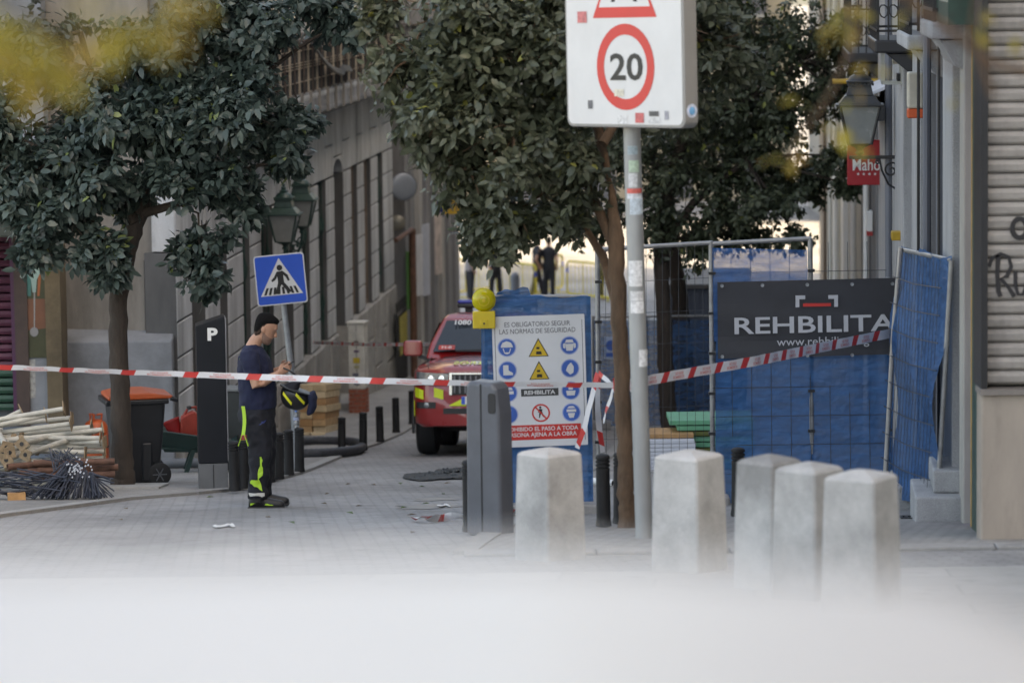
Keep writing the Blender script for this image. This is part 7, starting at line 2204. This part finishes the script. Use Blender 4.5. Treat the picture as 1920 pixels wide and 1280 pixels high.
# left tree
b = on(231, 912, .03); Y0 = b.y; S_ = SC(Y0)
tp = lambda px, py, dy=0: at(px, py, Y0 + dy)
tree('left_tree', 'broad dusty green tree with straight trunk in front of the bin', b,
     [(b + Vector((0, 0, -.1)), .135), (tp(230, 880), .118), (tp(228, 800), .108), (tp(222, 680), .10), (tp(222, 560), .098), (tp(238, 470), .10), (tp(262, 400, .1), .085), (tp(300, 300, .2), .07), (tp(330, 170, .2), .02), (tp(350, 40, .2), .04)],
     [[(tp(224, 540), .07), (tp(200, 470, -.1), .02), (tp(165, 400, -.2), .045), (tp(120, 300, -.3), .03)], [(tp(255, 420), .06), (tp(215, 330, .3), .05), (tp(190, 200, .4), .035), (tp(150, 60, .4), .03)], [(tp(270, 400), .05), (tp(340, 380, -.2), .04), (tp(420, 330, -.3), .03)], [(tp(300, 300), .05), (tp(400, 220, .2), .035), (tp(480, 150, .2), .02)], [(tp(340, 385, -.2), .014), (tp(372, 400, -.3), .012), (tp(374, 470, -.3), .008)]],
     [blob(300, 90, 150, Y0, .2), blob(150, 190, 130, Y0), blob(290, 230, 125, Y0, -.35), blob(420, 200, 125, Y0, -.2), blob(465, 110, 80, Y0, .2), blob(505, 265, 62, Y0, -.1), blob(60, 290, 105, Y0, -.1), blob(160, 330, 90, Y0, -.4), blob(120, 410, 62, Y0, -.5), blob(190, 460, 48, Y0, -.5), blob(415, 335, 72, Y0, -.3), blob(455, 375, 36, Y0, 0), blob(380, 460, 55, Y0, -.3), blob(385, 505, 42, Y0, -.35), blob(330, 320, 70, Y0, -.4), blob(30, 120, 120, Y0, .2), blob(420, 20, 120, Y0, .3), blob(600, 5, 62, Y0, .5), blob(-60, 240, 110, Y0), blob(240, 360, 55, Y0, .2), blob(60, 400, 48, Y0, -.5), blob(210, 505, 30, Y0, -.45), blob(10, 350, 60, Y0, -.3), blob(80, 460, 36, Y0, -.5), blob(560, 200, 40, Y0, .1), blob(545, 300, 34, Y0, .1), blob(640, 40, 40, Y0, .6)],
     'left', .112, 520, 7, 11, M_bark, droop=.45)
# slender tree beside the sign pole
b = on(1176, 986, .03); Y1 = b.y
tq = lambda px, py, dy=0: at(px, py, Y1 + dy)
tree('slender_tree', 'slender tan-barked tree wound with tape beside the speed sign pole', b,
     [(b + Vector((0, 0, -.1)), .075), (tq(1175, 940), .066), (tq(1172, 850), .062), (tq(1166, 720), .062), (tq(1160, 580), .062), (tq(1154, 450), .062), (tq(1145, 340, .1), .02), (tq(1110, 200, .2), .048), (tq(1040, 60, .2), .035)],
     [[(tq(1155, 470), .045), (tq(1095, 330, .2), .035), (tq(1010, 240, .3), .025), (tq(900, 160, .3), .016)], [(tq(1130, 270), .04), (tq(1200, 150, .3), .03), (tq(1290, 60, .4), .02)], [(tq(1160, 585, .05), .04), (tq(1130, 480, .4), .035), (tq(1080, 400, .5), .02)], [(tq(1050, 80), .035), (tq(960, 40, .2), .04), (tq(880, -40, .2), .03)]],
     [blob(870, 40, 135, Y1, .2), blob(770, 110, 85, Y1, .1), blob(850, 190, 110, Y1, -.1), blob(980, 110, 125, Y1, -.1), blob(960, 250, 115, Y1, -.15), blob(880, 320, 85, Y1, 0), blob(1050, 310, 90, Y1, -.1), blob(960, 400, 88, Y1, .1), blob(1060, 410, 66, Y1, .1), blob(900, 440, 50, Y1, .2), blob(1100, 150, 110, Y1, .4), blob(1010, 10, 130, Y1, .3), blob(705, 15, 45, Y1, .5), blob(1260, 60, 120, Y1, .6), blob(1240, 180, 95, Y1, .7), blob(790, 220, 55, Y1, .1), blob(1330, 100, 90, Y1, .8), blob(820, 285, 40, Y1)],
     'mid', .086, 1050, 6, 12, M_bark2, droop=.35)
# trees further down the right side
b = on(1257, 812, .02); Y2 = b.y
t3 = lambda px, py, dy=0: at(px, py, Y2 + dy)
tree('yard_tree', 'dark leafy tree with a brown trunk inside the fenced yard', b,
     [(b + Vector((0, 0, -.1)), .145), (t3(1254, 780), .125), (t3(1248, 680), .115), (t3(1243, 560), .11), (t3(1238, 450), .11), (t3(1260, 330), .09), (t3(1300, 200), .07), (t3(1340, 60), .05)],
     [[(t3(1240, 470), .08), (t3(1300, 380), .06), (t3(1400, 300), .04)], [(t3(1280, 260), .06), (t3(1380, 200), .05), (t3(1500, 120), .03)]],
     [blob(1290, 330, 100, Y2), blob(1390, 300, 100, Y2, .5), blob(1480, 240, 95, Y2), blob(1390, 170, 120, Y2, .5), blob(1500, 110, 110, Y2), blob(1290, 170, 120, Y2), blob(1240, 400, 75, Y2), blob(1350, 410, 60, Y2), blob(1440, 390, 60, Y2, -.5), blob(1560, 180, 62, Y2), blob(1300, 450, 50, Y2), blob(1570, 290, 36, Y2, -.5), blob(1590, 345, 24, Y2, -.5), blob(1590, 60, 70, Y2), blob(1400, 40, 110, Y2), blob(1240, 80, 110, Y2), blob(1490, 440, 26, Y2, -.5), blob(1160, 300, 90, Y2), blob(1130, 400, 60, Y2, 1), blob(1535, 335, 46, Y2, .4), blob(1605, 120, 50, Y2, .3), blob(1460, 330, 70, Y2, .8), blob(1400, 440, 50, Y2, .5)],
     'back', .095, 300, 7, 13, M_bark, droop=.6)
b = on(1290, 792, .02); Y3 = b.y
t4 = lambda px, py, dy=0: at(px, py, Y3 + dy)
tree('rear_tree', 'grey trunked tree standing behind the yard tree at the distant fence', b,
     [(b + Vector((0, 0, -.1)), .16), (t4(1288, 760), .14), (t4(1283, 660), .13), (t4(1274, 560), .125), (t4(1262, 460), .11), (t4(1230, 300), .09)],
     [[(t4(1266, 480), .07), (t4(1330, 400), .05)]],
     [blob(1230, 250, 110, Y3), blob(1140, 180, 110, Y3), blob(1330, 260, 90, Y3), blob(1060, 250, 90, Y3), blob(1000, 330, 70, Y3, 2)],
     'back', .10, 160, 7, 14, M_bark, droop=.6)
# hanging sprigs near the far barriers
# foreground branches with yellowing leaves (their trunks stand outside the frame)
Y5 = 4.3
b = Vector((-1.75, 4.6, G(4.6)))
f5 = lambda px, py, dy=0: at(px, py, Y5 + dy)
tree('yellowing_tree', 'blurred yellow leaved branch hanging into the top left corner', b,
     [(b, .07), (b + Vector((.02, 0, 1.0)), .06), (b + Vector((.1, -.1, 2.0)), .05), (b + Vector((.5, -.2, 2.7)), .03)],
     [[(b + Vector((.1, -.1, 2.0)), .02), (f5(-60, -60), .01), (f5(80, 40), .006), (f5(160, 90), .004)], [(b + Vector((.5, -.2, 2.7)), .02), (f5(250, -120), .01), (f5(290, 20), .005)]],
     [blob(20, 75, 85, Y5), blob(110, 105, 60, Y5), blob(20, 140, 40, Y5), blob(255, 12, 62, Y5), blob(320, 5, 42, Y5, .2)],
     'gold', .055, 2600, 3, 15, M_bark, twigs=False, droop=1.0)
Y6 = 9.0
b = Vector((2.1, 9.2, G(9.2)))
f6 = lambda px, py, dy=0: at(px, py, Y6 + dy)
tree('yellowing_tree', 'blurred twigs with sparse yellow leaves at the top right', b,
     [(b, .06), (b + Vector((0, 0, 1.2)), .05), (b + Vector((-.1, 0, 2.2)), .04), (b + Vector((-.3, 0, 3.0)), .02)],
     [[(b + Vector((-.1, 0, 2.2)), .016), (f6(1860, 120), .010), (f6(1760, 40), .008), (f6(1640, -40), .005)], [(f6(1860, 180), .008), (f6(1820, 60), .006), (f6(1840, -60), .005)], [(f6(1640, -60), .006), (f6(1600, 80), .005), (f6(1560, 170), .004), (f6(1480, 290), .003)], [(f6(1700, -60), .006), (f6(1740, 90), .004), (f6(1790, 140), .003)]],
     [blob(1590, 30, 34, Y6), blob(1545, 45, 20, Y6), blob(1590, 170, 18, Y6), blob(1575, 240, 26, Y6), blob(1480, 290, 22, Y6), blob(1640, 110, 14, Y6), blob(1790, 175, 14, Y6), blob(1840, 40, 24, Y6), blob(1720, 95, 14, Y6), blob(1500, 190, 14, Y6), blob(1620, 270, 14, Y6), blob(1700, 20, 16, Y6), blob(1900, 60, 16, Y6)],
     'gold', .042, 4200, 2, 16, M_bark2, twigs=False, droop=.8)
